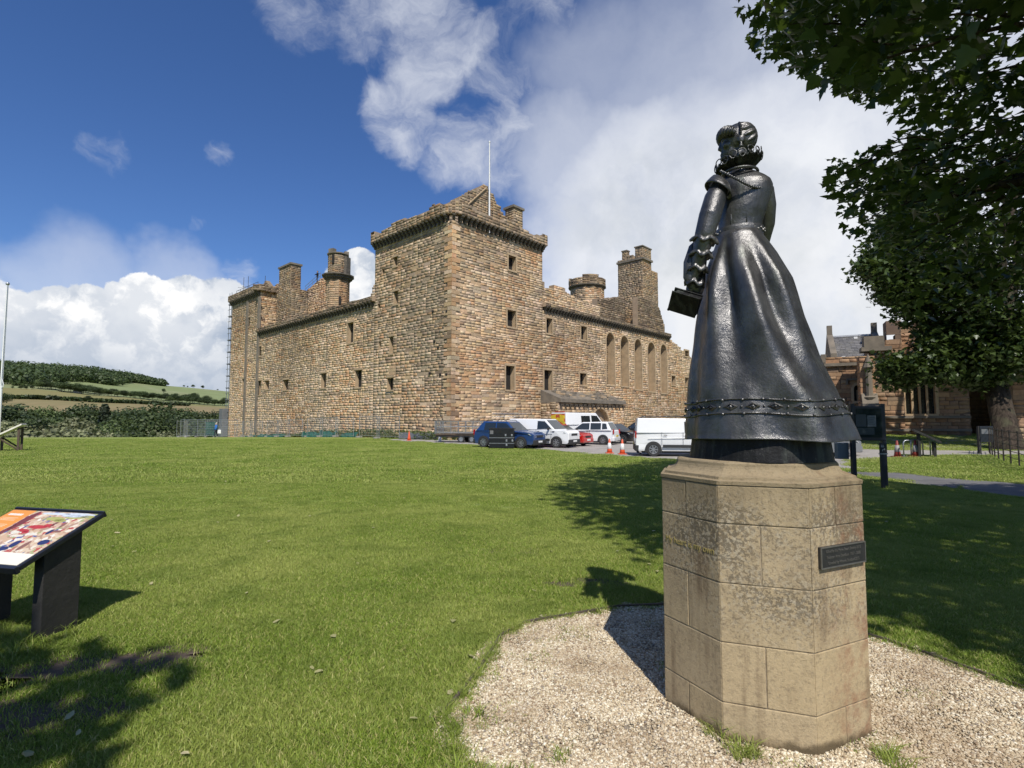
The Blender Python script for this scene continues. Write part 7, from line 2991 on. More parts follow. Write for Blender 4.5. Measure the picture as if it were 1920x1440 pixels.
def cone(x, y, h, label, sleeve=True, mat=None, grp='traffic cones'):
    k = empty('traffic_cone', (x, y, gz(x, y) + .006), label, 'traffic cone', grp)
    mat = mat or M_CORG
    s = h / .75
    b = MB().box((0, 0, .02 * s), (.40 * s, .40 * s, .04 * s)).build('base', mat if mat is not M_CONE_SHADE else M_CONE_SHADE, k, world=False, bevel=.02)
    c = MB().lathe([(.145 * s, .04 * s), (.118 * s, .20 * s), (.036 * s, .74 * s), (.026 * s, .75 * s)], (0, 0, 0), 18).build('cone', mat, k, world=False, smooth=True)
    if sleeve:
        MB().lathe([(.121 * s, .24 * s), (.123 * s, .242 * s), (.074 * s, .54 * s), (.070 * s, .54 * s)], (0, 0, 0), 18, cap=False).build('reflective_sleeve', M_CSLV_SHADE if mat is M_CONE_SHADE else M_CWHT, k, world=False, smooth=True)
    return k


q = gnd(1143, 850); cone(q.x, q.y, .76, 'orange and white cone on the lawn edge before the white family car')
q = gnd(1167, 852); cone(q.x, q.y, .76, 'orange and white cone next to it, nearer the white van with roof bars')
q = gnd(767, 826); cone(q.x, q.y, .75, 'orange cone without sleeve before the stacked fence panels', False)
q = gnd(825, 827); cone(q.x, q.y, .75, 'pale faded cone between the stacked panels and the trailer', False, M_CWHT)
q = gnd(1683, 857); cone(q.x, q.y, .72, 'shade-painted red and grey cone left of the cycle hoops', True, M_CONE_SHADE)
q = gnd(1717, 857); cone(q.x, q.y, .72, 'shade-painted red and grey cone seen through the cycle hoops', True, M_CONE_SHADE)

# ================================================================== site fencing along the castle
def fence_panel(name='site_fence'):
    k = empty(name, (0, 0, 0))
    f = MB()
    f.tube([(-1.72, 0, .12), (-1.72, 0, 2.0)], .024, 6).tube([(1.72, 0, .12), (1.72, 0, 2.0)], .024, 6)
    f.tube([(-1.72, 0, 2.0), (1.72, 0, 2.0)], .022, 6).tube([(-1.72, 0, .22), (1.72, 0, .22)], .022, 6)
    f.build('frame', M_GALV, k, world=False)
    w = MB()
    for q in range(30):
        x = -1.66 + q * 3.32 / 29
        w.tube([(x, 0, .2), (x, 0, 2.0)], .0032, 3, cap=False)
    for q in range(6):
        w.tube([(-1.7, .003, .45 + q * .27), (1.7, .003, .45 + q * .27)], .0032, 3, cap=False)
    w.build('mesh_wires', M_GALV, k, world=False)['kind'] = 'stuff'
    MB().box((-1.75, 0, .07), (.24, .62, .14)).build('foot_block', pm('concrete_foot', (.33, .32, .30), (.25, .24, .22), 5, .9), k, world=False, bevel=.02)
    return k


first = fence_panel()
table = {}
for c_ in bpy.data.objects:
    if c_.parent is not None:
        table.setdefault(c_.parent.name, []).append(c_)
spots = []
for k in range(13):
    s = 3.2 + k * 3.55
    p = C0 + UL * (LEN_L - s) + NL * (2.4 + .3 * sin(k * 2.1))
    spots.append((p.x, p.y, atan2(-UL.y, -UL.x) + random.uniform(-.04, .04), 0))
# the compound off the castle's far corner
e0 = C0 + UL * (LEN_L + 1.2) + NL * 1.2
for k, (px, dy) in enumerate(((416, 62.5), (398, 61.5), (379, 61.0), (361, 61.5), (347, 64.5), (341, 68.5))):
    p = at_y(px, 815, dy)
    spots.append((p.x, p.y, (.05, .0, -.04, -.25, -1.1, -1.35)[k], 1))
LBL = ['steel mesh fence panel in the row along the foot of the castle wall', 'steel mesh fence panel of the small compound beside the far castle corner']
GRP = ['mesh fence panels along the castle wall', 'mesh fence panels of the compound']
for k, (x, y, a, w) in enumerate(spots):
    o = first if k == 0 else copy_tree(first, None, table)
    o.location = (x, y, gz(x, y))
    o.rotation_euler = (0, 0, a)
    tag(o, LBL[w], 'fence', GRP[w])
# stay poles leaning behind each panel
M_NET = pm('green_debris_net', (.012, .11, .075), (.02, .07, .055), 4, .8)
nt2 = []
for k in range(1, 12):
    s = 5.0 + k * 3.55
    p = C0 + UL * (LEN_L - s) + NL * 2.3
    g0 = gz(p.x, p.y)
    b_ = MB().tube([(p.x, p.y, g0 + 1.35), (p.x - NL.x * 1.1, p.y - NL.y * 1.1, g0 + .1)], .022, 5).build('fence_stay', M_GALV)
    tag(b_, 'thin steel stay propping the mesh fence from behind, by the castle wall', 'stay', 'stays of the site fence')
# netting slung along the foot, in loose sheets
for k, (sa, sb, h, mt, lab) in enumerate(((16.5, 24.0, .55, M_NET, 'low strip of dark green netting at the fence foot under the two small windows'), (28.5, 36.0, .95, M_NET, 'longest sheet of green netting slumped along the fence foot below the tall window'),
                                         (37.0, 40.0, .7, M_NET, 'short crumpled piece of green netting nearest the stacked panels'), (9.0, 15.5, .4, M_NET, 'lowest strip of green netting at the fence foot below the far tower'))):
    rows_ = []
    n = 36
    for j in range(4):
        row = []
        for q in range(n):
            s = sa + (sb - sa) * q / (n - 1)
            hh = h * (.65 + .6 * noise.noise(Vector((s * .9, k, 2))))
            p = C0 + UL * (LEN_L - s) + NL * (1.9 + .25 * noise.noise(Vector((s * 1.7, j, k))) + .12 * j)
            row.append(Vector((p.x, p.y, gz(p.x, p.y) + max(.02, hh * (1 - j / 3.)))))
        rows_.append(row)
    nm = MB().loft(rows_, cap=False, closed=False).build('debris_netting', mt)
    sd_ = nm.modifiers.new('thick', 'SOLIDIFY'); sd_.thickness = .02
    tag(nm, lab, 'netting', 'green netting along the fence')
# green sheet in the compound
p0, p1 = at_y(383, 815, 62.2), at_y(402, 815, 62.2)
g0 = gz(p0.x, p0.y)
gs = MB()
rows_ = [[Vector((p0.x + (p1.x - p0.x) * q / 14., p0.y + .25 + .06 * sin(q * 2.2), g0 + z)) for q in range(15)] for z in (.1, .9, 1.75)]
gs.loft(rows_, cap=False, closed=False)
go = gs.build('screen_sheet', M_NET)
sd_ = go.modifiers.new('thick', 'SOLIDIFY'); sd_.thickness = .02
tag(go, 'dark green screen sheet hung inside the compound fence beside the person in blue', 'sheet')
# grass and scrub strip at the wall foot
M_SCRUB = leaf_mat('wall_foot_weeds', (.045, .075, .018), (.115, .145, .045), .2)
rr3 = np.random.default_rng(8)
Pw = []
for _ in range(5200):
    s = 14 + rr3.random() * (LEN_L - 12)
    p = C0 + UL * (LEN_L - s) + NL * rr3.uniform(.1, 1.6) if s < LEN_L else C0 + UR * (s - LEN_L) + NR * rr3.uniform(.1, .8)
    hgt = .75 * (.45 + .55 * sst(22, 34, s)) * (1 + .8 * noise.noise(Vector((s * .5, 1, 4))))
    Pw.append((p.x, p.y, gz(p.x, p.y) + hgt * rr3.random()))
Pw = np.array(Pw)
s_, d_, n_ = leaf_frames(Pw, rr3, -1.0, (.10, .2))
Vq = np.stack([Pw - s_ * .35, Pw + d_ * 1.2, Pw + s_ * .35, Pw - d_ * .3], 1)
wd = link('weeds', np_mesh('weeds', Vq.reshape(-1, 3), np.arange(len(Pw))[:, None] * 4 + np.arange(4), M_SCRUB))
tag(wd, 'rank weeds and long grass along the foot of the castle wall', None, None, 'stuff')
# stacked panels lying on the ground
q = gnd(786, 824)
st = empty('steel_stack', (q.x, q.y + .9, gz(q.x, q.y)), 'pile of grey steel fence panels lying flat beside the orange cone', 'pile', rz=radians(-9))
for k in range(6):
    z = .12 + k * .085
    f = MB()
    a = random.uniform(-.03, .03)
    for y in (-.95, .95):
        f.box((random.uniform(-.05, .05), y, z), (3.4, .05, .05), a)
    for x in (-1.68, 1.68, -.6, .6):
        f.box((x, 0, z), (.05, 1.9, .05), a)
    f.build('panel', M_GALV, st, world=False)
    MB().box((0, 0, z), (3.3, 1.8, .012), a).build('panel_sheet', pm('grey_sheet_%d' % k, (.25, .26, .28), (.16, .17, .185), 3, .5, .4), st, world=False)
for x in (-1.1, 1.1):
    MB().box((x, 0, .05), (.10, 1.9, .10)).build('bearer', M_WOOD, st, world=False)
# upright panels leaning by the far vans
for k, (px, dy, lab) in enumerate(((945, 40.5, 'mesh panel standing upright behind the blue car roof'), (966, 41.0, 'second mesh panel behind the blue car, nearer the white van'))):
    o = copy_tree(first, None, table)
    p = at_y(px, 800, dy)
    o.location = (p.x, p.y, gz(p.x, p.y))
    o.scale = (.5, 1, 1.1)
    o.rotation_euler = (0, 0, .1 - .3 * k)
    tag(o, lab, 'fence', 'loose mesh panels by the parked cars')

# ================================================================== people
def person(loc, face, h, top, legs, hair_c, label, pose='stand', bag=None, name='person'):
    """one continuous body grown on a skeleton, clothes and hair as children"""
    s = h / 1.75
    pr = empty(name, loc, label, 'person', rz=face)
    J = {'pelvis': (0, 0, .95), 'belly': (.01, 0, 1.10), 'chest': (0, 0, 1.33), 'neck': (.01, 0, 1.47), 'skull': (.03, 0, 1.60), 'crown': (.02, 0, 1.70)}
    st_ = .16 if pose == 'walk' else .02
    for sg, nme in ((1, 'l'), (-1, 'r')):
        J['hip' + nme] = (0, .095 * sg, .90)
        J['knee' + nme] = (.04 + st_ * sg * .6, .10 * sg, .50)
        J['ank' + nme] = (st_ * sg - .02, .10 * sg, .09)
        J['toe' + nme] = (st_ * sg + .15, .115 * sg, .03)
        J['sho' + nme] = (-.01, .18 * sg, 1.40)
        el = (.02 - st_ * sg * .5, .25 * sg, 1.12)
        wr = (.12 - st_ * sg, .25 * sg, .88)
        if pose == 'lean':
            el, wr = (.14, .22 * sg, 1.16), (.34, .16 * sg, 1.12)
        J['elb' + nme] = el
        J['wri' + nme] = wr
        J['han' + nme] = (wr[0] + .05, wr[1], wr[2] - .085)
    R = {'pelvis': .135, 'belly': .125, 'chest': .145, 'neck': .055, 'skull': .092, 'crown': .075, 'hip': .10, 'knee': .058, 'ank': .042, 'toe': .035, 'sho': .062, 'elb': .043, 'wri': .030, 'han': .036}
    E = [('pelvis', 'belly'), ('belly', 'chest'), ('chest', 'neck'), ('neck', 'skull'), ('skull', 'crown')]
    for q in 'lr':
        E += [('pelvis', 'hip' + q), ('hip' + q, 'knee' + q), ('knee' + q, 'ank' + q), ('ank' + q, 'toe' + q), ('chest', 'sho' + q), ('sho' + q, 'elb' + q), ('elb' + q, 'wri' + q), ('wri' + q, 'han' + q)]
    names = list(J)
    me = bpy.data.meshes.new('body')
    me.from_pydata([tuple(c * s for c in J[n]) for n in names], [(names.index(a), names.index(b)) for a, b in E], [])
    o = bpy.data.objects.new('body', me)
    COL.objects.link(o)
    o.parent = pr
    bm = bmesh.new(); bm.from_mesh(me)
    ly = bm.verts.layers.skin.verify()
    bm.verts.ensure_lookup_table()
    for i, n in enumerate(names):
        k = R.get(n) or R[n[:-1]]
        bm.verts[i][ly].radius = (k * s, k * s)
        bm.verts[i][ly].use_root = n == 'pelvis'
    bm.to_mesh(me); bm.free()
    o.modifiers.new('skin', 'SKIN').use_smooth_shade = True
    sb = o.modifiers.new('sub', 'SUBSURF'); sb.levels = 1; sb.render_levels = 2
    # clothing colours by height, as cloth is
    m, t, b = new_mat('clothed_figure')
    co = nd(t, 'ShaderNodeTexCoord').outputs['Object']
    sx = nd(t, 'ShaderNodeSeparateXYZ'); t.links.new(co, sx.inputs[0])
    Z = sx.outputs['Z']
    skin = (.48, .30, .22)
    c = mixc(t, mth(t, 'GREATER_THAN', Z, .98 * s), legs, top)
    c = mixc(t, mth(t, 'GREATER_THAN', Z, 1.475 * s), c, skin)
    c = mixc(t, mth(t, 'LESS_THAN', Z, .09 * s), c, (.5, .48, .45) if hair_c[0] > .2 else (.03, .03, .03))
    t.links.new(c, b.inputs['Base Color'])
    b.inputs['Roughness'].default_value = .8
    me.materials.append(m)
    # jacket: a second skin over chest and arms
    jk = MB()
    jr = []
    for z, rx, ry in ((.88, .150, .185), (1.0, .145, .178), (1.15, .145, .182), (1.32, .155, .205), (1.43, .12, .16), (1.49, .075, .075)):
        jr.append([Vector((rx * cos(2 * pi * k / 18), ry * sin(2 * pi * k / 18), z)) * s for k in range(18)])
    jk.loft(jr)
    for q in 'lr':
        jk.tube([Vector(J[n + q]) * s for n in ('sho', 'elb', 'wri')], [.078 * s, .058 * s, .043 * s], 10)
    jk.build('jacket', pm('jacket_cloth', top, tuple(x * .7 for x in top), 8, .8, bump=.3), pr, world=False, smooth=True)
    hb = MB().ball((-.015 * s, 0, 1.645 * s), (.105 * s, .092 * s, .098 * s), 14, 9)
    hb.build('hair', pm('hair', hair_c, tuple(x * .7 for x in hair_c), 30, .6), pr, world=False, smooth=True)
    fc = MB()
    fc.tube([(.115 * s, 0, 1.615 * s), (.135 * s, 0, 1.585 * s)], [.010 * s, .014 * s], 6)
    fc.build('nose', pm('skin_tone', skin, (.42, .26, .19), 9, .6), pr, world=False)
    for sg in (-1, 1):
        MB().ball((.108 * s, .033 * sg * s, 1.62 * s), .011 * s, 6, 5).build('eye', M_BLACK, pr, world=False)
    return pr


p = gnd(406, 817)
p = at_y(405, 814, 60.5)
bp_ = person((p.x, p.y, gz(p.x, p.y)), radians(200), 1.68, (.03, .16, .50), (.02, .022, .04), (.55, .50, .42), 'person in a bright blue top walking past the compound fence with a pale bag', 'walk')
bg = empty('bag', (p.x + .42, p.y - .1, gz(p.x, p.y) + .42), 'white carrier bag held by the person in blue', 'bag')
bq = bg.location
MB().prism([(bq.x - .2, bq.y - .05, bq.z), (bq.x + .2, bq.y - .05, bq.z), (bq.x + .17, bq.y - .05, bq.z + .42), (bq.x - .17, bq.y - .05, bq.z + .42)], (0, .12, 0)).build('pouch', M_WHITE, bg, bevel=.04, fix=True)
MB().tube([(bq.x - .1, bq.y, bq.z + .42), (bq.x - .02, bq.y, bq.z + .54), (bq.x + .1, bq.y, bq.z + .42)], .012, 5).build('strap', M_WHITE, bg)
p = at_y(1196, 838, 27.6)
person((p.x, p.y, gz(p.x, p.y)), radians(15), 1.74, (.016, .016, .02), (.014, .014, .016), (.42, .36, .28), 'person in dark clothes standing at the rear of the nearest white van', 'stand')
rB2 = rA + (rB - rA) * .80
person((rB2.x, rB2.y, rB2.z), radians(215), 1.72, (.018, .02, .028), (.02, .02, .03), (.03, .025, .02), 'dark-clothed visitor leaning on the high railing beside the ruined turret', 'lean')

# ================================================================== signs, panels, posts
M_FRAME = pm('navy_black_frame', (.012, .014, .020), (.018, .02, .028), 9, .35)
M_POST = pm('dark_brown_post', (.034, .032, .028), (.022, .021, .019), 6, .7, bump=.3)
M_PRINT_O = pm('orange_print', (.72, .30, .055), (.68, .27, .05), 4, .35)
M_PRINT_C = pm('cream_print', (.80, .76, .64), (.74, .70, .58), 4, .35)
# foreground information panel
BR, BL_ = Vector((-3.25, 4.30, .85)), Vector((-4.16, 4.52, .85))
w_ = (BL_ - BR).normalized()
dn = Vector((-.235, -.972, 0)).normalized()
dep = .64
drop = .265
FRp = BR + dn * sqrt(dep ** 2 - drop ** 2) - Vector((0, 0, drop))
v_ = (FRp - BR).normalized()
nrm = (w_.cross(v_)).normalized()
if nrm.z < 0:
    nrm = -nrm
W_ = (BL_ - BR).length
info = empty('information_panel', ((BR.x + BL_.x) / 2, (BR.y + BL_.y) / 2 - .2, 0), 'sloping information panel with orange strip and crowded picture on two slab legs', 'information panel')


def pp(u, v, h=0.0):
    """u 0..1 from the right edge to the left, v 0..1 from the top edge down"""
    return BR + w_ * (W_ * u) + v_ * (dep * v) + nrm * h


def slab(u0, u1, v0, v1, h0, h1):
    return MB().prism([pp(u0, v0, h0), pp(u1, v0, h0), pp(u1, v1, h0), pp(u0, v1, h0)], tuple(nrm * (h1 - h0)))


slab(0, 1, 0, 1, -.035, 0).build('tray', M_FRAME, info, bevel=.006, fix=True)
slab(.0, 1, 1.0, 1.045, -.045, .006).build('front_lip', M_FRAME, info, bevel=.004, fix=True)
slab(.0, 1, -.03, .0, -.04, .008).build('back_lip', M_FRAME, info, bevel=.004, fix=True)


def art_mat():
    m, t, b = new_mat('printed_picture')
    co = nd(t, 'ShaderNodeTexCoord').outputs['Object']
    vo = nd(t, 'ShaderNodeTexVoronoi', i_Scale=34.0)
    t.links.new(vmth(t, 'ADD', co, vscale(t, noi(t, co, 22.0, 3, .6, out='Color'), .05)), vo.inputs['Vector'])
    rp = nd(t, 'ShaderNodeValToRGB')
    e = rp.color_ramp.elements
    rp.color_ramp.interpolation = 'CONSTANT'
    sx = nd(t, 'ShaderNodeSeparateColor'); t.links.new(vo.outputs['Color'], sx.inputs[0])
    cols = [(0, (.55, .38, .25)), (.2, (.62, .50, .36)), (.36, (.40, .26, .18)), (.5, (.58, .43, .33)), (.62, (.42, .09, .07)), (.7, (.70, .64, .52)), (.8, (.34, .36, .16)), (.88, (.10, .12, .28)), (.93, (.74, .70, .62))]
    e[0].color = (*cols[0][1], 1); e[1].position = cols[1][0]; e[1].color = (*cols[1][1], 1)
    for q, c in cols[2:]:
        x = e.new(q); x.color = (*c, 1)
    t.links.new(sx.outputs[0], rp.inputs[0])
    t.links.new(rp.outputs[0], b.inputs['Base Color'])
    b.inputs['Roughness'].default_value = .3
    return m


M_ART = art_mat()
slab(.03, .71, .03, .80, 0, .003).build('picture_print', M_ART, info, fix=True)
slab(.71, .98, .03, .80, 0, .003).build('orange_print', M_PRINT_O, info, fix=True)
slab(.03, .98, .80, .985, 0, .003).build('cream_print', M_PRINT_C, info, fix=True)
fig = {'sky': ((.62, .68, .76), [(.20, .06, .17, .025), (.45, .07, .16, .025), (.22, .10, .16, .025)]),
       'tree': ((.42, .42, .14), [(.20, .12, .11, .035), (.38, .17, .10, .04), (.30, .20, .07, .03), (.09, .10, .07, .03)]),
       'building': ((.20, .055, .05), [(.66, .24, .045, .20), (.68, .52, .028, .20)]),
       'red_cloth': ((.50, .05, .05), [(.42, .34, .10, .035), (.50, .42, .06, .03), (.45, .45, .035, .025), (.69, .70, .022, .08), (.33, .30, .05, .03)]),
       'white_cloth': ((.76, .72, .62), [(.55, .46, .045, .03), (.36, .48, .06, .022), (.26, .38, .022, .04), (.47, .52, .06, .02)]),
       'dark_figure': ((.035, .045, .14), [(.36, .66, .035, .07), (.12, .60, .05, .045), (.40, .75, .05, .04), (.58, .74, .03, .03), (.22, .42, .02, .05)]),
       'brown_figure': ((.26, .13, .10), [(.25, .68, .022, .09), (.20, .28, .016, .06), (.30, .27, .016, .06), (.16, .40, .05, .02)])}
for nme, (cq, els) in fig.items():
    for (u, v, ru, rv) in els:
        poly = []
        for k in range(14):
            a = 2 * pi * k / 14
            f = 1 + .28 * noise.noise(Vector((u * 9 + cos(a), v * 9 + sin(a), 3)))
            poly.append(pp(u + ru * cos(a) * f, v + rv * sin(a) * f, .003))
        MB().prism(poly, tuple(nrm * .0006)).build('printed_' + nme, bpy.data.materials.get('print_' + nme) or pm('print_' + nme, cq, tuple(x * .75 for x in cq), 30, .35), info, fix=True)
M_INK = pm('dark_ink', (.16, .10, .05), (.13, .08, .04), 9, .5)
hd = MB()
tx = MB()
x = .94
random.seed(4)
for k in range(9):           # heading letters, too blurred in the photograph to be read
    wv = random.uniform(.010, .016)
    hd.prism([pp(x, .105, .003), pp(x - wv, .105, .003), pp(x - wv, .145, .003), pp(x, .145, .003)], tuple(nrm * .0006))
    x -= wv + .005
hd.build('heading_print', M_WHITE, info, fix=True)
for k, v in enumerate((.19, .215, .24, .30, .325, .35, .375, .40, .425, .45, .475)):
    if k in (3,):
        continue
    e_ = random.uniform(.76, .80)
    tx.prism([pp(.95, v, .003), pp(e_, v, .003), pp(e_, v + .008, .003), pp(.95, v + .008, .003)], tuple(nrm * .0005))
tx.build('text_lines', pm('pale_ink', (.82, .62, .42)), info, fix=True)
tx = MB()
for k, v in enumerate((.825, .848, .871, .894, .917, .94)):
    for u0, u1 in ((.95, .68), (.64, .36)):
        e_ = u1 + random.uniform(0, .06)
        tx.prism([pp(u0, v, .003), pp(e_, v, .003), pp(e_, v + .007, .003), pp(u0, v + .007, .003)], tuple(nrm * .0005))
tx.build('caption_lines', pm('grey_ink', (.35, .33, .28)), info, fix=True)
MB().prism([pp(.90, .62, .003), pp(.86, .66, .003), pp(.80, .54, .003), pp(.78, .50, .003), pp(.80, .48, .003), pp(.84, .55, .003)], tuple(nrm * .0006)).build('printed_falconer', bpy.data.materials['print_dark_figure'], info, fix=True)
for u in (.09, .82):
    a = pp(u, .24, -.035); b_ = pp(u, .70, -.035)
    a2, b2_ = Vector((a.x, a.y, 0)), Vector((b_.x, b_.y, 0))
    poly = [Vector((a.x, a.y, -.1)), Vector((b_.x, b_.y, -.1)), b_, a]
    MB().prism([p_ - w_ * .045 for p_ in poly], tuple(w_ * .09)).build('leg', M_POST, info, bevel=.006, fix=True)

# far lectern at the lawn edge
q = gnd(18, 846)
lc = empty('viewpoint_lectern', (q.x, q.y, q.z), 'timber framed viewpoint lectern at the far left lawn edge', 'information panel', rz=radians(28))
for x in (-.42, .42):
    for y in (-.28, .28):
        MB().box((x, y, (.78 if x < 0 else 1.32) / 2), (.10, .10, .78 if x < 0 else 1.32)).build('leg', M_WOOD, lc, world=False)
    pass
for y in (-.30, .30):
    MB().tube([(-.38, y, .72), (.38, y, .12)], .045, 5).build('brace', M_WOOD, lc, world=False)
MB().prism([(-.62, -.45, .74), (.56, -.45, 1.46), (.54, -.45, 1.53), (-.64, -.45, .81)], (0, .9, 0)).build('panel_board', M_PRINT_C, lc, world=False, fix=True)
MB().prism([(-.63, -.43, .812), (.53, -.43, 1.532), (.525, -.43, 1.537), (-.635, -.43, .817)], (0, .86, 0)).build('panel_print', M_PRINT_C, lc, world=False, fix=True)

# flagpole at the left edge of the frame
q = at_y(9, 620, 30.0)
fp = empty('flagpole', (q.x, q.y, 0), 'tall white flagpole with a grey ball at the left edge of the lawn', 'flagpole')
zt = at_y(14, 535, 30.0).z
MB().tube([(q.x, q.y, 0), (q.x, q.y, zt)], [.075, .045], 10).build('pole', M_WHITE, fp)
MB().ball((q.x, q.y, zt + .09), .095, 12, 8).build('finial', M_GALV, fp, smooth=True)
zc = at_y(9, 722, 30.0).z
MB().tube([(q.x + .06, q.y - .05, zc + .32), (q.x + .17, q.y - .05, zc + .05), (q.x + .15, q.y - .05, zc - .1), (q.x + .05, q.y - .05, zc - .15)], .018, 5).build('cleat', M_WHITE, fp)
MB().tube([(q.x + .06, q.y - .07, zc), (q.x + .04, q.y - .05, zt)], .008, 4).build('halyard', M_GALV, fp)

# notice board beside the statue
nb0, nb1 = gnd(1597, 903), gnd(1652, 905)
yb = 12.9
bA, bB = at_y(1596, 760, yb), at_y(1653, 760, yb)
board = empty('notice_board', ((bA.x + bB.x) / 2, yb, 0), 'black framed notice board with papers behind glass beside the statue', 'notice board')
zt, zb_ = at_y(1620, 757, yb).z, at_y(1620, 826, yb).z
for xq in (bA.x, bB.x):
    MB().box((xq, yb, zt / 2), (.095, .095, zt)).build('post', M_FRAME, board, bevel=.006)
MB().box(((bA.x + bB.x) / 2, yb - .01, (zt - .06 + zb_) / 2), (bB.x - bA.x + .06, .11, zt - .06 - zb_)).build('case', M_FRAME, board, bevel=.008)
xm, zm = (bA.x + bB.x) / 2, (zt + zb_) / 2 - .02
M_NGL = pm('notice_backing', (.018, .032, .030), (.014, .026, .024), 3, .12, spec=.7)
MB().box((xm, yb - .072, zm), (bB.x - bA.x - .14, .012, (zt - zb_) * .78)).build('glass', M_NGL, board)
for (px0, px1, py0, py1, c) in ((1604, 1625, 777, 800, (.055, .065, .068)), (1626, 1643, 779, 800, (.17, .185, .19)), (1606, 1640, 802, 815, (.03, .045, .045))):
    a, b_ = at_y(px0, py0, yb - .085), at_y(px1, py1, yb - .085)
    MB().box(((a.x + b_.x) / 2, yb - .083, (a.z + b_.z) / 2), (b_.x - a.x, .006, a.z - b_.z)).build('notice_paper', pm('paper_tint', c, tuple(x * .85 for x in c), 12, .5), board)
pl_ = MB()
a, b_ = at_y(1628, 783, yb - .09), at_y(1641, 796, yb - .09)
for k in range(5):
    zz = a.z + (b_.z - a.z) * k / 4
    pl_.box(((a.x + b_.x) / 2 - (.012 if k % 2 else 0), yb - .0875, zz), ((b_.x - a.x) * (.7 if k % 2 else .9), .003, .006))
pl_.build('notice_text', M_BLACK, board)
# small black sign with white characters on its own post
ys = 12.3
sA_, sB_ = at_y(1648.5, 831, ys), at_y(1663, 850, ys)
sg = empty('small_sign', ((sA_.x + sB_.x) / 2, ys, 0), 'small black sign with white characters on the post before the notice board', 'sign')
MB().box(((sA_.x + sB_.x) / 2, ys + .05, sA_.z / 2 + .0), (.075, .05, sA_.z)).build('post', M_FRAME, sg)
MB().box(((sA_.x + sB_.x) / 2, ys, (sA_.z + sB_.z) / 2), (sB_.x - sA_.x, .03, sA_.z - sB_.z)).build('plate', M_BLACK, sg, bevel=.006)
MB().box(((sA_.x + sB_.x) / 2, ys, sB_.z - .012), (sB_.x - sA_.x + .03, .036, .022)).build('lower_trim', M_GALV, sg)
Mx = lambda x, z: Matrix(((1, 0, 0, x), (0, 0, -1, ys - .0165), (0, 1, 0, z), (0, 0, 0, 1)))
text('LL', .075, M_WHITE, Mx((sA_.x + sB_.x) / 2 - .02, sA_.z - .065), 'lettering', sg)
text('r*', .085, M_WHITE, Mx((sA_.x + sB_.x) / 2, sB_.z + .075), 'lettering', sg)
# grey metal box on the near post
gx = at_y(1592, 848, yb - .12)
gA, gB = at_y(1581, 831, yb - .12), at_y(1603, 862, yb - .12)
gb = MB().box(((gA.x + gB.x) / 2, yb + .17, (gA.z + gB.z) / 2), (gB.x - gA.x, .16, gA.z - gB.z)).build('leaflet_box', pm('grey_metal_box', (.15, .18, .21), (.12, .145, .17), 4, .5, .3), None, bevel=.01)
tag(gb, 'grey metal box fixed to the back of the notice board post', 'box')

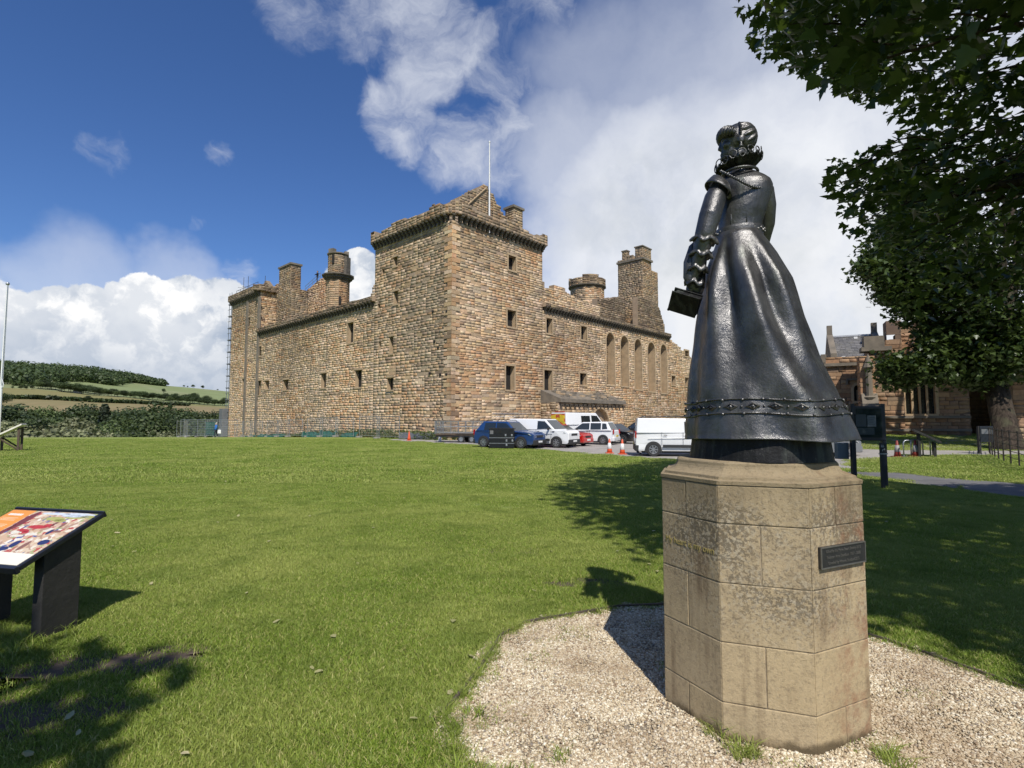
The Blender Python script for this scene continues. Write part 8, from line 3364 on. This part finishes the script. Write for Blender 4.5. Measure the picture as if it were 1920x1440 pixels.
# lectern, hoops and sign on the grass before the church
q = gnd(1738, 856)
lt = empty('lectern_sign', (q.x, q.y, gz(q.x, q.y)), 'dark interpretive lectern standing behind the cycle hoops', 'information panel', rz=radians(146))
for y in (-.42, .42):
    for x in (-.26, .26):
        MB().box((x, y, (.62 if x < 0 else .98) / 2), (.09, .09, .62 if x < 0 else .98)).build('leg', M_POST, lt, world=False)
MB().prism([(-.46, -.6, .60), (.44, -.6, 1.10), (.42, -.6, 1.17), (-.48, -.6, .67)], (0, 1.2, 0)).build('panel_board', M_POST, lt, world=False, fix=True)
MB().prism([(-.455, -.56, .687), (.405, -.56, 1.165), (.402, -.56, 1.172), (-.458, -.56, .694)], (0, 1.12, 0)).build('panel_print', pm('grey_print', (.12, .12, .11), (.08, .08, .075), 8, .4), lt, world=False, fix=True)
for k, (px, lab) in enumerate(((1713, 'nearer of the two steel cycle hoops by the dark lectern'), (1727, 'farther of the two steel cycle hoops, partly before the lectern'))):
    q = gnd(px, 857 - k * 1.0)
    g0 = gz(q.x, q.y)
    hp = empty('cycle_hoop', (q.x, q.y, g0), lab, 'cycle stand', 'cycle hoops')
    w2_ = .42
    arcp = [(q.x - w2_, q.y, g0), (q.x - w2_, q.y, g0 + .58)] + [(q.x - w2_ + .14 - .14 * cos(a), q.y, g0 + .58 + .14 * sin(a)) for a in (.5, 1.0, 1.57)] + [(q.x + w2_ - .14 + .14 * sin(a), q.y, g0 + .58 + .14 * cos(a)) for a in (0, .55, 1.05, 1.57)] + [(q.x + w2_, q.y, g0)]
    MB().tube(arcp, .028, 8).build('tube', M_GALV, hp, smooth=True)
    for s in (-1, 1):
        MB().lathe([(.07, 0), (.07, .012), (.03, .014)], (q.x + s * w2_, q.y, g0 + .005), 10).build('foot_plate', M_GALV, hp)
q = gnd(1837, 851)
g0 = gz(q.x, q.y)
ts = empty('trail_sign', (q.x, q.y, g0), 'dark sign board on a post left of the estate fence', 'sign')
ztop, zbot = at_y(1845, 799, q.y).z, at_y(1845, 829, q.y).z
MB().box((q.x, q.y, (ztop + g0) / 2), (.10, .10, ztop - g0)).build('post', M_POST, ts)
wq = at_y(1860, 815, q.y).x - q.x
MB().box((q.x + wq / 2, q.y - .06, (ztop + zbot) / 2), (wq, .04, ztop - zbot)).build('board', M_FRAME, ts, bevel=.01)
MB().box((q.x + wq / 2, q.y - .085, (ztop + zbot) / 2 + .12), (wq * .8, .01, .22)).build('board_print', pm('dim_print', (.10, .11, .12), (.16, .16, .16), 5, .4), ts)

# estate railing fence at the right
FEN = [gnd(1855, 848), gnd(1857, 853), gnd(1868, 860), gnd(1885, 867), gnd(1905, 874), gnd(1935, 884)]
FEN = [Vector((p_.x, p_.y, gz(p_.x, p_.y))) for p_ in FEN]
FEN = FEN + [Vector((14.9, 11.5, 0)), Vector((15.4, 8.0, 0))]
ef = empty('estate_fence', tuple(FEN[3]), 'black iron estate railing curving along the path at the right', 'fence')
fpath = Path([(p_.x, p_.y) for p_ in FEN])
M_IRON = pm('black_iron', (.022, .020, .018), (.045, .032, .024), 12, .6, .3)
n = int(fpath.L / 1.15)
for k in range(n + 1):
    p_ = fpath.at(fpath.L * k / n, 0, 0)
    g0 = gz(p_.x, p_.y)
    MB().box((p_.x, p_.y, g0 + .60), (.045, .022, 1.24)).build('post', M_IRON, ef)
for z in (.25, .47, .69, .91, 1.16):
    pts_ = []
    for k in range(41):
        p_ = fpath.at(fpath.L * k / 40, 0, 0)
        pts_.append((p_.x, p_.y, gz(p_.x, p_.y) + z))
    MB().tube(pts_, .016 if z > 1 else .013, 5).build('rail', M_IRON, ef)
# kerb stones of the far strip of road
kb = MB()
# shrubs at the church foot on the far right
